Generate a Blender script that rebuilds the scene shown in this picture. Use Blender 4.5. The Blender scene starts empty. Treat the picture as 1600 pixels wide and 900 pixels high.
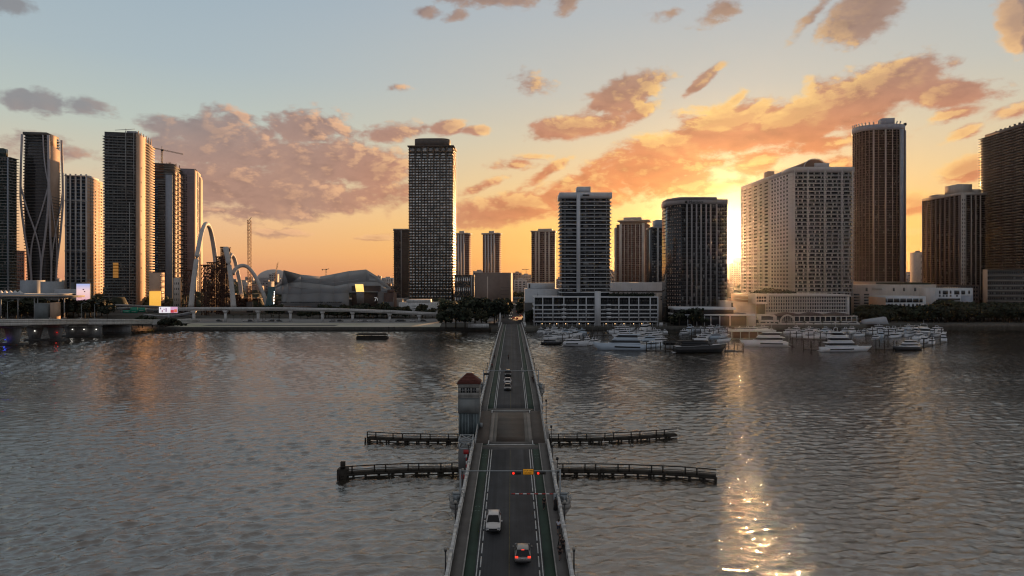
import bpy, math, random
import numpy as np

R = math.radians
random.seed(7)
rng = np.random.default_rng(7)
scene = bpy.context.scene
col = scene.collection

# ------------------------------------------------------------------ camera
CAM_H = 37.0          # metres above the bay
F = 1067.0            # focal length in photo pixels (photo 1600 wide)
HOR = 432.0           # horizon row in the photo
EXPOSURE = 1.0
cam_d = bpy.data.cameras.new('camera')
cam_d.sensor_width = 36.0
cam_d.lens = 36.0 * F / 1600.0
cam_d.shift_y = -(450.0 - HOR) / 1600.0
cam_d.clip_start = 0.5
cam_d.clip_end = 30000.0
cam = bpy.data.objects.new('camera', cam_d)
cam.location = (0, 0, CAM_H)
cam.rotation_euler = (R(90), 0, 0)
col.objects.link(cam)
scene.camera = cam
scene.view_settings.view_transform = 'Standard'
scene.view_settings.look = 'None'
scene.view_settings.exposure = EXPOSURE
scene.view_settings.gamma = 1.0
scene.view_settings.use_curve_mapping = False
scene.render.engine = 'CYCLES'
scene.cycles.filter_width = 1.15
scene.cycles.use_adaptive_sampling = False
scene.cycles.use_denoising = True
scene.cycles.max_bounces = 6
scene.cycles.diffuse_bounces = 2
scene.cycles.glossy_bounces = 3
scene.cycles.transparent_max_bounces = 6
scene.cycles.volume_bounces = 0
scene.cycles.sample_clamp_indirect = 6.0
scene.cycles.caustics_reflective = False
scene.cycles.caustics_refractive = False

SUN_AZ, SUN_EL = 17.48, 2.75     # degrees right of the view axis, degrees above the horizon
sun_d = bpy.data.lights.new('sun', 'SUN')
sun_d.energy = 4.2
sun_d.angle = R(0.53)
sun_d.color = (1.0, 0.52, 0.22)
sun = bpy.data.objects.new('sun', sun_d)
# the lamp shines along its local -Z: away from the sun
sun.rotation_euler = (R(90 - SUN_EL), 0, R(180 - SUN_AZ))
sun.location = (300, 900, 400)
col.objects.link(sun)


def lin(r, g, b):
    f = lambda c: (c / 255.0 / 12.92) if c <= 10 else (((c / 255.0) + 0.055) / 1.055) ** 2.4
    return (f(r), f(g), f(b), 1.0)


# ------------------------------------------------------------------ sky
world = bpy.data.worlds.new('World')
scene.world = world
world.use_nodes = True
wt = world.node_tree
wt.nodes.clear()


class NT:
    """tiny helper to write node trees as expressions"""
    def __init__(s, tree):
        s.t = tree

    def new(s, kind, **kw):
        n = s.t.nodes.new(kind)
        for k, v in kw.items():
            setattr(n, k, v)
        return n

    def put(s, sock, v):
        if isinstance(v, bpy.types.NodeSocket):
            s.t.links.new(v, sock)
        elif v is not None:
            sock.default_value = v

    def m(s, op, a, b=None, c=None, clamp=False):
        n = s.new('ShaderNodeMath', operation=op, use_clamp=clamp)
        s.put(n.inputs[0], a); s.put(n.inputs[1], b); s.put(n.inputs[2], c)
        return n.outputs[0]

    def v(s, op, a, b=None, c=None):
        n = s.new('ShaderNodeVectorMath', operation=op)
        s.put(n.inputs[0], a); s.put(n.inputs[1], b)
        if c is not None:
            s.put(n.inputs[2], c)
        return n.outputs['Value'] if op in ('LENGTH', 'DOT_PRODUCT', 'DISTANCE') else n.outputs[0]

    def mix(s, f, a, b, blend='MIX'):
        n = s.new('ShaderNodeMix', data_type='RGBA', blend_type=blend)
        n.clamp_factor = True
        s.put(n.inputs[0], f); s.put(n.inputs[6], a); s.put(n.inputs[7], b)
        return n.outputs[2]

    def rng(s, v, a, b, c=0.0, d=1.0, smooth=False):
        n = s.new('ShaderNodeMapRange')
        n.interpolation_type = 'SMOOTHSTEP' if smooth else 'LINEAR'
        s.put(n.inputs[0], v)
        for i, x in enumerate((a, b, c, d)):
            s.put(n.inputs[i + 1], x)
        return n.outputs[0]

    def ramp(s, v, stops, interp='LINEAR'):
        n = s.new('ShaderNodeValToRGB')
        n.color_ramp.interpolation = interp
        e = n.color_ramp.elements
        while len(e) < len(stops):
            e.new(0.5)
        for el, (p, c) in zip(e, stops):
            el.position = p
            el.color = c
        s.put(n.inputs[0], v)
        return n.outputs[0]

    def noise(s, vec, scale, detail=4, rough=0.55, dist=0.0, dim='3D', typ='FBM'):
        n = s.new('ShaderNodeTexNoise', noise_dimensions=dim)
        n.noise_type = typ
        s.put(n.inputs['Vector'], vec)
        n.inputs['Scale'].default_value = scale
        n.inputs['Detail'].default_value = detail
        n.inputs['Roughness'].default_value = rough
        n.inputs['Distortion'].default_value = dist
        return n.outputs['Fac']


def px2dir(px, py):
    """photo pixel to azimuth / elevation in degrees"""
    a = math.atan((px - 800.0) / F)
    e = math.atan((HOR - py) / F * math.cos(a))
    return math.degrees(a), math.degrees(e)


# cloud banks: centre (given as the photo's pixel), half sizes in px, tilt in degrees, weight
BANKS = [
    (335, 205, 95, 30, 0, 1.0), (485, 198, 70, 24, 0, 1.0), (380, 240, 150, 30, 0, .8), (510, 255, 125, 32, 3, 1.0),
    (350, 285, 110, 42, 0, .9), (585, 265, 60, 32, 8, 1.0), (470, 310, 150, 28, 3, .95), (400, 332, 120, 14, 0, .7),
    (600, 300, 60, 26, 0, .6), (270, 300, 70, 30, 0, .6),
    (28, 157, 26, 14, 0, .62), (77, 163, 26, 18, 0, .62), (138, 170, 46, 16, 0, .68), (120, 242, 70, 20, 0, .5), (8, 6, 40, 14, 0, .8),
    (622, 208, 56, 14, 8, .8), (697, 200, 32, 10, 12, .9), (750, 203, 26, 8, 0, .8), (590, 372, 24, 5, 0, .7), (450, 365, 50, 7, 0, .6),
    (800, 326, 120, 22, 8, 1.0), (740, 345, 60, 14, 5, .8), (905, 300, 80, 22, 5, .9), (1000, 272, 95, 38, 8, 1.05),
    (955, 285, 90, 24, 8, .9), (1060, 290, 90, 18, 5, .7),
    (905, 196, 85, 17, 8, 1.0), (968, 150, 68, 24, 18, 1.05), (1000, 175, 40, 9, 25, .6), (840, 132, 30, 12, 0, .4),
    (808, 258, 38, 8, 0, .66), (852, 271, 46, 9, 32, .66), (752, 291, 34, 7, 20, .6), (838, 245, 26, 5, 0, .55), (885, 282, 36, 9, 10, .55),
    (1135, 200, 90, 38, 8, 1.05), (1060, 218, 80, 18, 5, .9), (1240, 190, 140, 34, 10, 1.15), (1345, 152, 120, 42, 14, 1.2),
    (1475, 145, 85, 24, -4, 1.0), (1160, 225, 70, 16, 0, .8), (1290, 225, 60, 14, 10, .6), (1420, 125, 60, 18, -10, .7),
    (1094, 130, 38, 7, 35, .75), (1150, 155, 26, 12, 30, .8), (1352, 20, 75, 34, 22, 1.1), (1265, 30, 50, 8, 45, .5), (1590, 40, 34, 60, 0, .9),
    (1508, 264, 60, 18, 16, 1.0), (1440, 318, 60, 18, 0, .8), (1420, 362, 40, 8, 0, .6), (1500, 210, 34, 10, 24, .6),
    (1190, 245, 70, 20, 14, .6), (1290, 262, 80, 14, 4, .7), (1100, 255, 50, 12, 0, .4), (1125, 292, 40, 12, 10, .7), (1480, 180, 60, 12, 14, .5),
    (775, -4, 70, 14, 0, .9), (888, 6, 24, 12, 40, .7), (1120, 20, 40, 14, 20, .36), (660, 20, 18, 6, 0, .4), (712, 26, 18, 6, 20, .4), (1040, 18, 26, 8, 0, .36),
    (628, 136, 18, 4, 0, .3), (1585, 175, 40, 12, 10, .6),
]
group = bpy.data.node_groups.new('cloud_cover', 'ShaderNodeTree')
group.interface.new_socket('P', in_out='INPUT', socket_type='NodeSocketVector')
group.interface.new_socket('Density', in_out='OUTPUT', socket_type='NodeSocketFloat')
g = NT(group)
gi, go = group.nodes.new('NodeGroupInput'), group.nodes.new('NodeGroupOutput')
P = gi.outputs[0]
field = None
for (bx, by, rx, ry, tilt, amp) in BANKS:
    az, el = px2dir(bx, by)
    k = math.degrees(1 / F) * math.cos(R(az)) ** 2
    mp = g.new('ShaderNodeMapping', vector_type='TEXTURE')
    # each bank is chained to the one before it, which keeps the shader's stack small
    g.put(mp.inputs['Vector'], P if field is None else g.v('MULTIPLY_ADD', field, (1e-6, 1e-6, 0), P))
    mp.inputs['Location'].default_value = (az, el, 0)
    mp.inputs['Rotation'].default_value = (0, 0, R(tilt))
    mp.inputs['Scale'].default_value = (rx * k * 1.25, ry * k * 1.3 / math.cos(R(az)) ** .5, 1)
    q = g.m('MULTIPLY_ADD', g.v('LENGTH', mp.outputs[0]), -amp, amp)
    field = q if field is None else g.m('MAXIMUM', field, q)
# beyond the picture the same kind of broken cloud goes on round the sky
sep = g.new('ShaderNodeSeparateXYZ'); g.put(sep.inputs[0], P)
away = g.rng(g.m('ABSOLUTE', sep.outputs[0]), 38, 46)
high = g.rng(sep.outputs[1], 24, 34)
away = g.m('MAXIMUM', away, high)
lown = g.noise(g.v('MULTIPLY', P, (0.05, 0.09, 0)), 1.0, 2, .5)
wide = g.m('MULTIPLY', g.m('MULTIPLY_ADD', lown, 5.0, -2.6), away)
wide = g.m('MULTIPLY', wide, g.rng(sep.outputs[1], 60, 40))
wide = g.m('MULTIPLY_ADD', g.m('SUBTRACT', 1.0, away), -1.0, wide)
field = g.m('MAXIMUM', field, g.m('MINIMUM', wide, .8))
n1 = g.noise(g.v('MULTIPLY', P, (0.24, 0.46, 0)), 1.0, 8, .56, .3)
n2 = g.noise(g.v('MULTIPLY', P, (1.1, 1.9, 0)), 1.0, 6, .6, .2)
nn = g.m('MULTIPLY_ADD', n1, 1.9, g.m('MULTIPLY', n2, .62))
dens = g.m('ADD', field, g.m('SUBTRACT', nn, 1.31))
g.put(go.inputs[0], dens)

w = NT(wt)
tc = w.new('ShaderNodeTexCoord')
D3 = w.v('NORMALIZE', tc.outputs['Generated'])
sp = w.new('ShaderNodeSeparateXYZ'); w.put(sp.inputs[0], D3)
az = w.m('MULTIPLY', w.m('ARCTAN2', sp.outputs[0], sp.outputs[1]), 180 / math.pi)
el = w.m('MULTIPLY', w.m('ARCSINE', sp.outputs[2]), 180 / math.pi)
cmb = w.new('ShaderNodeCombineXYZ'); w.put(cmb.inputs[0], az); w.put(cmb.inputs[1], el)
P2 = cmb.outputs[0]
sdir = (math.sin(R(SUN_AZ)) * math.cos(R(SUN_EL)), math.cos(R(SUN_AZ)) * math.cos(R(SUN_EL)), math.sin(R(SUN_EL)))
cosang = w.m('MINIMUM', w.v('DOT_PRODUCT', D3, sdir), 0.9999999)
ang = w.m('MULTIPLY', w.m('ARCCOSINE', cosang), 180 / math.pi)
# clear sky: one ramp towards the sun, one across from it, one behind
e01 = w.rng(el, 0, 40)
def st(*a):
    return [(p / 40.0, lin(*c)) for p, c in a]
near = w.ramp(e01, st((0, (240, 162, 88)), (1.5, (248, 178, 92)), (4, (250, 198, 110)), (7.5, (240, 204, 148)), (11, (220, 203, 172)), (15, (198, 196, 186)), (21, (180, 187, 191)), (40, (164, 158, 152))))
side = w.ramp(e01, st((0, (224, 154, 116)), (2, (238, 180, 128)), (5, (238, 196, 154)), (8, (214, 202, 176)), (11.5, (190, 199, 190)), (16, (173, 188, 194)), (22, (161, 179, 192)), (40, (158, 154, 152))))
back = w.ramp(e01, st((0, (138, 134, 142)), (4, (158, 150, 154)), (9, (162, 160, 168)), (22, (148, 158, 170)), (40, (138, 145, 156))))
daz = w.m('ABSOLUTE', w.m('SUBTRACT', az, SUN_AZ))
daz = w.m('MINIMUM', daz, w.m('SUBTRACT', 360.0, daz))
base = w.mix(w.rng(daz, 8, 46, smooth=True), near, side)
base = w.mix(w.rng(daz, 55, 125, smooth=True), base, back)
# aureole round the sun
glow = w.m('DIVIDE', 1.0, w.m('ADD', 1.0, w.m('POWER', w.m('DIVIDE', ang, 1.25), 3.6)))
wideglow = w.m('DIVIDE', 1.0, w.m('ADD', 1.0, w.m('POWER', w.m('DIVIDE', ang, 6.5), 2.4)))
gcol = w.v('SCALE', (1.0, 0.80, 0.42)); w.t.nodes[-1].inputs['Scale'].default_value = 1.0
def scale(vec, s):
    n = w.new('ShaderNodeVectorMath', operation='SCALE')
    w.put(n.inputs[0], vec); w.put(n.inputs['Scale'], s)
    return n.outputs[0]
midglow = w.m('DIVIDE', 1.0, w.m('ADD', 1.0, w.m('POWER', w.m('DIVIDE', ang, 4.0), 3.4)))
glowv = w.v('ADD', scale((1.0, .58, .18), w.m('MULTIPLY', midglow, .65)), scale((1.0, 0.80, 0.45), w.m('MULTIPLY', glow, 5.5)))
glowv = w.v('ADD', glowv, scale((1.0, 0.62, 0.16), w.m('MULTIPLY', wideglow, 0.07)))
base = w.mix(w.rng(el, 32, 80), base, lin(118, 113, 110))
clear = w.v('ADD', base, glowv)
# clouds, lit from the sun's side
def cover(vec):
    n = w.new('ShaderNodeGroup'); n.node_tree = group
    w.put(n.inputs[0], vec)
    return n.outputs[0]
c0 = cover(P2)
tosun = w.v('NORMALIZE', w.v('SUBTRACT', (SUN_AZ, SUN_EL + 14, 0), P2))
c1 = cover(w.v('ADD', w.v('MULTIPLY_ADD', c0, (1e-6, 1e-6, 0), P2), w.v('MULTIPLY', tosun, (0.95, 0.95, 0))))
alpha = w.rng(c0, -0.08, 0.34, smooth=True)
lit = w.rng(w.m('SUBTRACT', c0, c1), 0.02, 0.36, smooth=True)
thin = w.rng(c0, 0.80, 0.12)
lit = w.m('MULTIPLY', lit, w.m('MULTIPLY_ADD', thin, 0.65, 0.35))
pr = w.v('MULTIPLY', P2, (0.22, 0.48, 0))
r0 = w.noise(pr, 1.0, 5, .5, .2)
r1 = w.noise(w.v('ADD', pr, w.v('MULTIPLY', tosun, (0.16, 0.30, 0))), 1.0, 5, .5, .2)
relief = w.m('SUBTRACT', r0, r1)
closeness = w.rng(ang, 34, 4)
shade_hi = w.mix(w.rng(daz, 10, 50), lin(162, 132, 118), lin(138, 130, 134))
shade_lo = w.mix(closeness, lin(176, 136, 122), lin(236, 128, 62))
shade = w.mix(w.rng(el, 7.0, 19, smooth=True), shade_lo, shade_hi)
shade = w.mix(w.rng(daz, 60, 120), shade, lin(128, 124, 134))
litc = w.mix(closeness, lin(246, 190, 146), lin(255, 212, 120))
litc = w.mix(w.rng(daz, 60, 120), litc, lin(160, 150, 156))
shade = w.mix(w.m('MULTIPLY', w.rng(c0, .25, 1.3), .45), shade, w.mix(1.0, shade, lin(190, 182, 196), 'MULTIPLY'))
lit = w.m('ADD', lit, w.rng(relief, .03, .20, 0, .28, smooth=True), clamp=True)
lit = w.m('MULTIPLY', lit, w.m('MULTIPLY', w.rng(ang, 52, 40, .2, 1), w.rng(el, 20, 15, .12, 1)))
shade = w.mix(w.rng(relief, .0, -.18, 0, .5), shade, w.mix(1.0, shade, lin(176, 170, 186), 'MULTIPLY'))
dim = w.m('MULTIPLY', w.rng(ang, 36, 50), w.rng(el, 7.5, 12))
shade = w.mix(w.m('MULTIPLY', dim, .8), shade, lin(138, 143, 148))
lit = w.m('MULTIPLY', lit, w.m('SUBTRACT', 1.0, w.m('MULTIPLY', dim, .8)))
cloud = w.mix(lit, shade, litc)
cloud = w.v('ADD', cloud, scale((1.0, 0.66, 0.22), w.m('MULTIPLY', wideglow, .05)))
haze_f = w.m('MULTIPLY', alpha, w.rng(el, 0.5, 5.0, .25, .93))
haze_f = w.m('MULTIPLY', haze_f, w.rng(ang, 0.8, 4.5, .12, 1.0))
total = w.mix(haze_f, clear, cloud)
below = w.m('LESS_THAN', el, -0.6)
sky_n = w.new('ShaderNodeTexSky', sky_type='NISHITA')
sky_n.sun_disc = False
sky_n.sun_elevation = R(SUN_EL)
sky_n.sun_rotation = R(SUN_AZ)
sky_n.air_density = 1.0
sky_n.dust_density = 2.0
SKY_STRENGTH = 0.1
graded = scale(total, (1.0 / SKY_STRENGTH) / 2 ** EXPOSURE * 0.96)
mixed = w.v('ADD', graded, scale(sky_n.outputs[0], 0.03))
bg = w.new('ShaderNodeBackground')
w.put(bg.inputs['Color'], mixed)
bg.inputs['Strength'].default_value = SKY_STRENGTH
wo = w.new('ShaderNodeOutputWorld')
w.t.links.new(bg.outputs[0], wo.inputs[0])
world.cycles.sampling_method = 'MANUAL'
world.cycles.sample_map_resolution = 1024

# ------------------------------------------------------------------ materials
MATS = {}


def mat(name, color, rough=0.6, metal=0.0, vary=0.15, scale=0.3, bump=0.0, bscale=3.0, spec=0.5, rnd=0.0, emit=None, alt=None, streak=0.0):
    """principled material; colour drifts by a noise in object space, 'rnd' adds per-piece variation"""
    if name in MATS:
        return MATS[name]
    m = bpy.data.materials.new(name)
    m.use_nodes = True
    t = NT(m.node_tree)
    b = m.node_tree.nodes['Principled BSDF']
    c = tuple(color) + (1.0,) if len(color) == 3 else tuple(color)
    tcn = t.new('ShaderNodeTexCoord')
    obj = tcn.outputs['Object']
    out = None
    if vary or alt:
        n = t.noise(obj, scale, 5, .6)
        f = t.rng(n, .32, .68)
        if alt:
            out = t.mix(f, c, tuple(alt) + (1.0,))
        else:
            lo = tuple(x * (1 - vary) for x in c[:3]) + (1,)
            hi = tuple(min(1, x * (1 + vary)) for x in c[:3]) + (1,)
            out = t.mix(f, lo, hi)
    if streak:
        n = t.noise(t.v('MULTIPLY', obj, (1.3, 1.3, .06)), 1.0, 4, .6)
        k = t.rng(n, .42, .72, 1.0, 1 - streak)
        nn = t.new('ShaderNodeVectorMath', operation='SCALE')
        t.put(nn.inputs[0], out if out is not None else c[:3]); t.put(nn.inputs['Scale'], k)
        out = nn.outputs[0]
    if rnd:
        at = t.new('ShaderNodeAttribute', attribute_name='rnd')
        k = t.m('MULTIPLY_ADD', at.outputs['Fac'], 2 * rnd, 1 - rnd)
        nn = t.new('ShaderNodeVectorMath', operation='SCALE')
        t.put(nn.inputs[0], out if out is not None else c[:3]); t.put(nn.inputs['Scale'], k)
        out = nn.outputs[0]
    if out is not None:
        t.put(b.inputs['Base Color'], out)
    else:
        b.inputs['Base Color'].default_value = c
    b.inputs['Roughness'].default_value = rough
    b.inputs['Metallic'].default_value = metal
    b.inputs['Specular IOR Level'].default_value = spec
    if bump:
        n = t.noise(obj, bscale, 5, .6)
        bn = t.new('ShaderNodeBump')
        bn.inputs['Strength'].default_value = min(1, bump)
        bn.inputs['Distance'].default_value = 0.05
        t.put(bn.inputs['Height'], n)
        t.put(b.inputs['Normal'], bn.outputs[0])
    if emit:
        b.inputs['Emission Color'].default_value = tuple(emit[:3]) + (1,)
        b.inputs['Emission Strength'].default_value = emit[3]
    MATS[name] = m
    return m


def glass(name, color, rough=0.16, rnd=0.5, metal=0.0, spec=0.5, light=0.0):
    """opaque facade glass; per-pane shade and tilt, some panes with pale blinds"""
    if name in MATS:
        return MATS[name]
    m = bpy.data.materials.new(name)
    m.use_nodes = True
    t = NT(m.node_tree)
    b = m.node_tree.nodes['Principled BSDF']
    at = t.new('ShaderNodeAttribute', attribute_name='rnd')
    f = at.outputs['Fac']
    c = tuple(color) + (1,)
    lo = tuple(x * (1 - rnd) for x in color) + (1,)
    hi = tuple(min(1, x * (1 + rnd)) for x in color) + (1,)
    cc = t.mix(f, lo, hi)
    blind = t.m('GREATER_THAN', f, .90)
    cc = t.mix(t.m('MULTIPLY', blind, .75), cc, (0.26, 0.25, 0.23, 1))
    t.put(b.inputs['Base Color'], cc)
    b.inputs['Roughness'].default_value = rough
    b.inputs['Metallic'].default_value = metal
    b.inputs['Specular IOR Level'].default_value = spec
    # panes are never perfectly flush: a slight random lean of each pane
    geo = t.new('ShaderNodeNewGeometry')
    wn = t.new('ShaderNodeTexWhiteNoise', noise_dimensions='1D')
    t.put(wn.inputs['W'], t.m('MULTIPLY', f, 917.3))
    off = t.v('MULTIPLY', t.v('SUBTRACT', wn.outputs['Color'], (.5, .5, .5)), (.05, .05, .05))
    t.put(b.inputs['Normal'], t.v('NORMALIZE', t.v('ADD', geo.outputs['Normal'], off)))
    MATS[name] = m
    return m


def lamp_mat(name, color, strength):
    return mat(name, color, .5, vary=0, emit=tuple(color) + (strength,))


# ------------------------------------------------------------------ mesh building
BOXF = np.array([[0, 3, 2, 1], [4, 5, 6, 7], [0, 1, 5, 4], [1, 2, 6, 5], [2, 3, 7, 6], [3, 0, 4, 7]])


class MB:
    """collects boxes, bars, prisms and tubes; build() links them as ONE mesh object"""
    def __init__(s):
        s.b = []            # boxes: x0 x1 y0 y1 z0 z1 rnd mat
        s.V, s.Fc, s.Fm, s.A = [], [], [], []
        s.smooth = False

    def box(s, x0, x1, y0, y1, z0, z1, a=0.5, m=0):
        s.b.append((min(x0, x1), max(x0, x1), min(y0, y1), max(y0, y1), min(z0, z1), max(z0, z1), a, m))
        return s

    def add(s, verts, faces, m=0, a=0.5):
        k = len(s.V)
        s.V.extend(verts)
        s.A.extend([a] * len(verts))
        for f in faces:
            s.Fc.append([k + i for i in f])
            s.Fm.append(m)
        return s

    def prism(s, pts, z0, z1, m=0, a=0.5):
        """vertical prism over a plan polygon (counter-clockwise)"""
        n = len(pts)
        v = [(x, y, z0) for x, y in pts] + [(x, y, z1) for x, y in pts]
        f = [list(range(n))[::-1], list(range(n, 2 * n))] + [[i, (i + 1) % n, n + (i + 1) % n, n + i] for i in range(n)]
        return s.add(v, f, m, a)

    def hull(s, lower, upper, m=0, a=0.5, cap=True):
        """joins two loops with the same number of 3-D points"""
        n = len(lower)
        f = [[i, (i + 1) % n, n + (i + 1) % n, n + i] for i in range(n)]
        if cap:
            f += [list(range(n))[::-1], list(range(n, 2 * n))]
        return s.add(list(lower) + list(upper), f, m, a)

    def loft(s, loops, m=0, a=0.5, cap=True, closed=True):
        n = len(loops[0])
        v = [p for l in loops for p in l]
        f = []
        for j in range(len(loops) - 1):
            for i in range(n if closed else n - 1):
                f.append([j * n + i, j * n + (i + 1) % n, (j + 1) * n + (i + 1) % n, (j + 1) * n + i])
        if cap:
            f.append(list(range(n))[::-1])
            f.append([(len(loops) - 1) * n + i for i in range(n)])
        return s.add(v, f, m, a)

    def bar(s, p, q, r, m=0, a=0.5, r2=None, sides=4, up=None):
        """straight bar / tapered tube from p to q"""
        p, q = np.array(p, float), np.array(q, float)
        d = q - p
        L = np.linalg.norm(d)
        if L < 1e-6:
            return s
        d /= L
        u = np.array(up if up else ((0, 0, 1) if abs(d[2]) < .9 else (1, 0, 0)), float)
        x = np.cross(d, u); x /= np.linalg.norm(x)
        y = np.cross(x, d)
        r2 = r if r2 is None else r2
        la, lb = [], []
        for i in range(sides):
            t = 2 * math.pi * (i + .5) / sides
            k = 1.0 if sides > 4 else 1.2
            o = x * math.cos(t) * k + y * math.sin(t) * k
            la.append(tuple(p + o * r)); lb.append(tuple(q + o * r2))
        return s.hull(la[::-1], lb[::-1], m, a)

    def tube(s, pts, r, sides=6, m=0, a=0.5):
        loops = []
        pts = [np.array(p, float) for p in pts]
        for i, p in enumerate(pts):
            d = pts[min(i + 1, len(pts) - 1)] - pts[max(i - 1, 0)]
            d /= np.linalg.norm(d)
            u = np.array((0, 0, 1.0)) if abs(d[2]) < .95 else np.array((0, 1.0, 0))
            x = np.cross(d, u); x /= np.linalg.norm(x)
            y = np.cross(x, d)
            rr = r[i] if hasattr(r, '__len__') else r
            loops.append([tuple(p + (x * math.cos(-2 * math.pi * k / sides) + y * math.sin(-2 * math.pi * k / sides)) * rr) for k in range(sides)])
        return s.loft(loops, m, a)

    def ball(s, c, r, m=0, a=0.5, seg=8, rings=5, sq=(1, 1, 1)):
        loops = []
        for j in range(1, rings):
            th = math.pi * j / rings
            loops.append([(c[0] + r * sq[0] * math.sin(th) * math.cos(2 * math.pi * i / seg), c[1] + r * sq[1] * math.sin(th) * math.sin(2 * math.pi * i / seg),
                           c[2] - r * sq[2] * math.cos(th)) for i in range(seg)])
        return s.loft(loops, m, a)

    def rot(s, ang, cx=0, cy=0):
        """turn everything added as faces (boxes are turned into faces first) about the z axis"""
        s.flush()
        c, n = math.cos(ang), math.sin(ang)
        s.V = [(cx + (x - cx) * c - (y - cy) * n, cy + (x - cx) * n + (y - cy) * c, z) for x, y, z in s.V]
        return s

    def flush(s):
        for (x0, x1, y0, y1, z0, z1, a, m) in s.b:
            s.add([(x0, y0, z0), (x1, y0, z0), (x1, y1, z0), (x0, y1, z0), (x0, y0, z1), (x1, y0, z1), (x1, y1, z1), (x0, y1, z1)],
                  BOXF.tolist(), int(m), a)
        s.b = []
        return s

    def mesh(s, name, mats):
        if not isinstance(mats, (list, tuple)):
            mats = [mats]
        me = bpy.data.meshes.new(name)
        nb = len(s.b)
        V = np.zeros((0, 3)); A = np.zeros(0)
        loops = np.zeros(0, int); tot = np.zeros(0, int); mi = np.zeros(0, int)
        if nb:
            B = np.array(s.b, float)
            ix = np.array([[0, 2, 4], [1, 2, 4], [1, 3, 4], [0, 3, 4], [0, 2, 5], [1, 2, 5], [1, 3, 5], [0, 3, 5]])
            V = B[:, ix].reshape(-1, 3)
            A = np.repeat(B[:, 6], 8)
            loops = (BOXF[None] + 8 * np.arange(nb)[:, None, None]).reshape(-1)
            tot = np.full(nb * 6, 4)
            mi = np.repeat(B[:, 7].astype(int), 6)
        if s.V:
            k = len(V)
            V = np.concatenate([V, np.array(s.V, float)])
            A = np.concatenate([A, np.array(s.A, float)])
            fl = np.array([i for f in s.Fc for i in f], int) + k
            loops = np.concatenate([loops, fl])
            tot = np.concatenate([tot, np.array([len(f) for f in s.Fc], int)])
            mi = np.concatenate([mi, np.array(s.Fm, int)])
        me.vertices.add(len(V)); me.vertices.foreach_set('co', V.astype(np.float32).reshape(-1))
        me.loops.add(len(loops)); me.loops.foreach_set('vertex_index', loops.astype(np.int32))
        me.polygons.add(len(tot))
        me.polygons.foreach_set('loop_start', np.concatenate([[0], np.cumsum(tot)[:-1]]).astype(np.int32))
        me.polygons.foreach_set('loop_total', tot.astype(np.int32))
        me.polygons.foreach_set('material_index', mi.astype(np.int32))
        if s.smooth:
            me.polygons.foreach_set('use_smooth', np.ones(len(tot), bool))
        for x in mats:
            me.materials.append(x)
        at = me.attributes.new('rnd', 'FLOAT', 'POINT')
        at.data.foreach_set('value', A.astype(np.float32))
        me.update(calc_edges=True)
        return me

    def build(s, name, mats, parent=None, loc=(0, 0, 0), rz=0.0, kind=None, label=None):
        return put(name, s.mesh(name, mats), parent, loc, rz, kind, label)


def put(name, me, parent=None, loc=(0, 0, 0), rz=0.0, kind=None, label=None):
    o = bpy.data.objects.new(name, me)
    col.objects.link(o)
    o.parent = parent
    o.location = loc
    if rz:
        o.rotation_euler = (0, 0, rz)
    if kind:
        o['kind'] = kind
    if label:
        o['label'] = label
    return o


def thing(name, label, cat, loc=(0, 0, 0), rz=0.0, group=None):
    o = bpy.data.objects.new(name, None)
    o.empty_display_size = .5
    col.objects.link(o)
    o.location = loc
    o.rotation_euler = (0, 0, rz)
    return tag(o, label, cat, group)


def tag(o, label, cat, group=None):
    o['label'] = label
    o['category'] = cat
    if group:
        o['group'] = group
    return o


def copy_tree(o, parent=None, loc=None, rz=None, label=None, group=None):
    c = o.copy()
    col.objects.link(c)
    if parent is not None:
        c.parent = parent
    if loc is not None:
        c.location = loc
    if rz is not None:
        c.rotation_euler = (0, 0, rz)
    if label:
        c['label'] = label
    if group:
        c['group'] = group
    for ch in o.children:
        copy_tree(ch, c)
    return c


def pos(px, D, py=None):
    """world point at distance D on the photo's pixel"""
    x = (px - 800.0) * D / F
    return (x, D) if py is None else (x, D, CAM_H + (HOR - py) * D / F)


def zof(py, D):
    return CAM_H + (HOR - py) * D / F


# ------------------------------------------------------------------ common materials
white_c = mat('white_concrete', (.62, .61, .60), .7, vary=.10, scale=.08, streak=.15)
cream_c = mat('cream_concrete', (.56, .50, .44), .75, vary=.12, scale=.08, streak=.15)
grey_c = mat('grey_concrete', (.38, .38, .375), .75, vary=.15, scale=.1, streak=.2)
dark_c = mat('dark_concrete', (.12, .115, .11), .7, vary=.2, scale=.1, streak=.2)
tan_c = mat('tan_stucco', (.42, .31, .24), .75, vary=.12, scale=.08, streak=.12)
orange_c = mat('peach_sunlit_stucco', (.55, .38, .27), .75, vary=.12, scale=.1)  # on sun-facing walls the peach also carries the sun's orange
blue_grey = mat('blue_grey_panel', (.30, .33, .38), .5, vary=.1)
black_m = mat('black_metal', (.02, .02, .022), .45, vary=.2)
steel = mat('galvanised_steel', (.30, .33, .34), .45, metal=.5, vary=.2)
dark_glass = glass('dark_glass', (.032, .034, .038), .12, .7)
brown_glass = glass('bronze_glass', (.030, .026, .024), .24, .6, spec=.3)
grey_glass = glass('grey_glass', (.10, .105, .11), .16, .6)
teal_glass = glass('teal_glass', (.02, .045, .045), .10, .6)
blue_glass = glass('blue_glass', (.04, .07, .11), .08, .5)
bright_glass = glass('silver_glass', (.50, .51, .49), .25, .45, metal=.8)
rail_glass = glass('balustrade_glass', (.09, .11, .11), .15, .3)
GROUND_Z = 2.5

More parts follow.
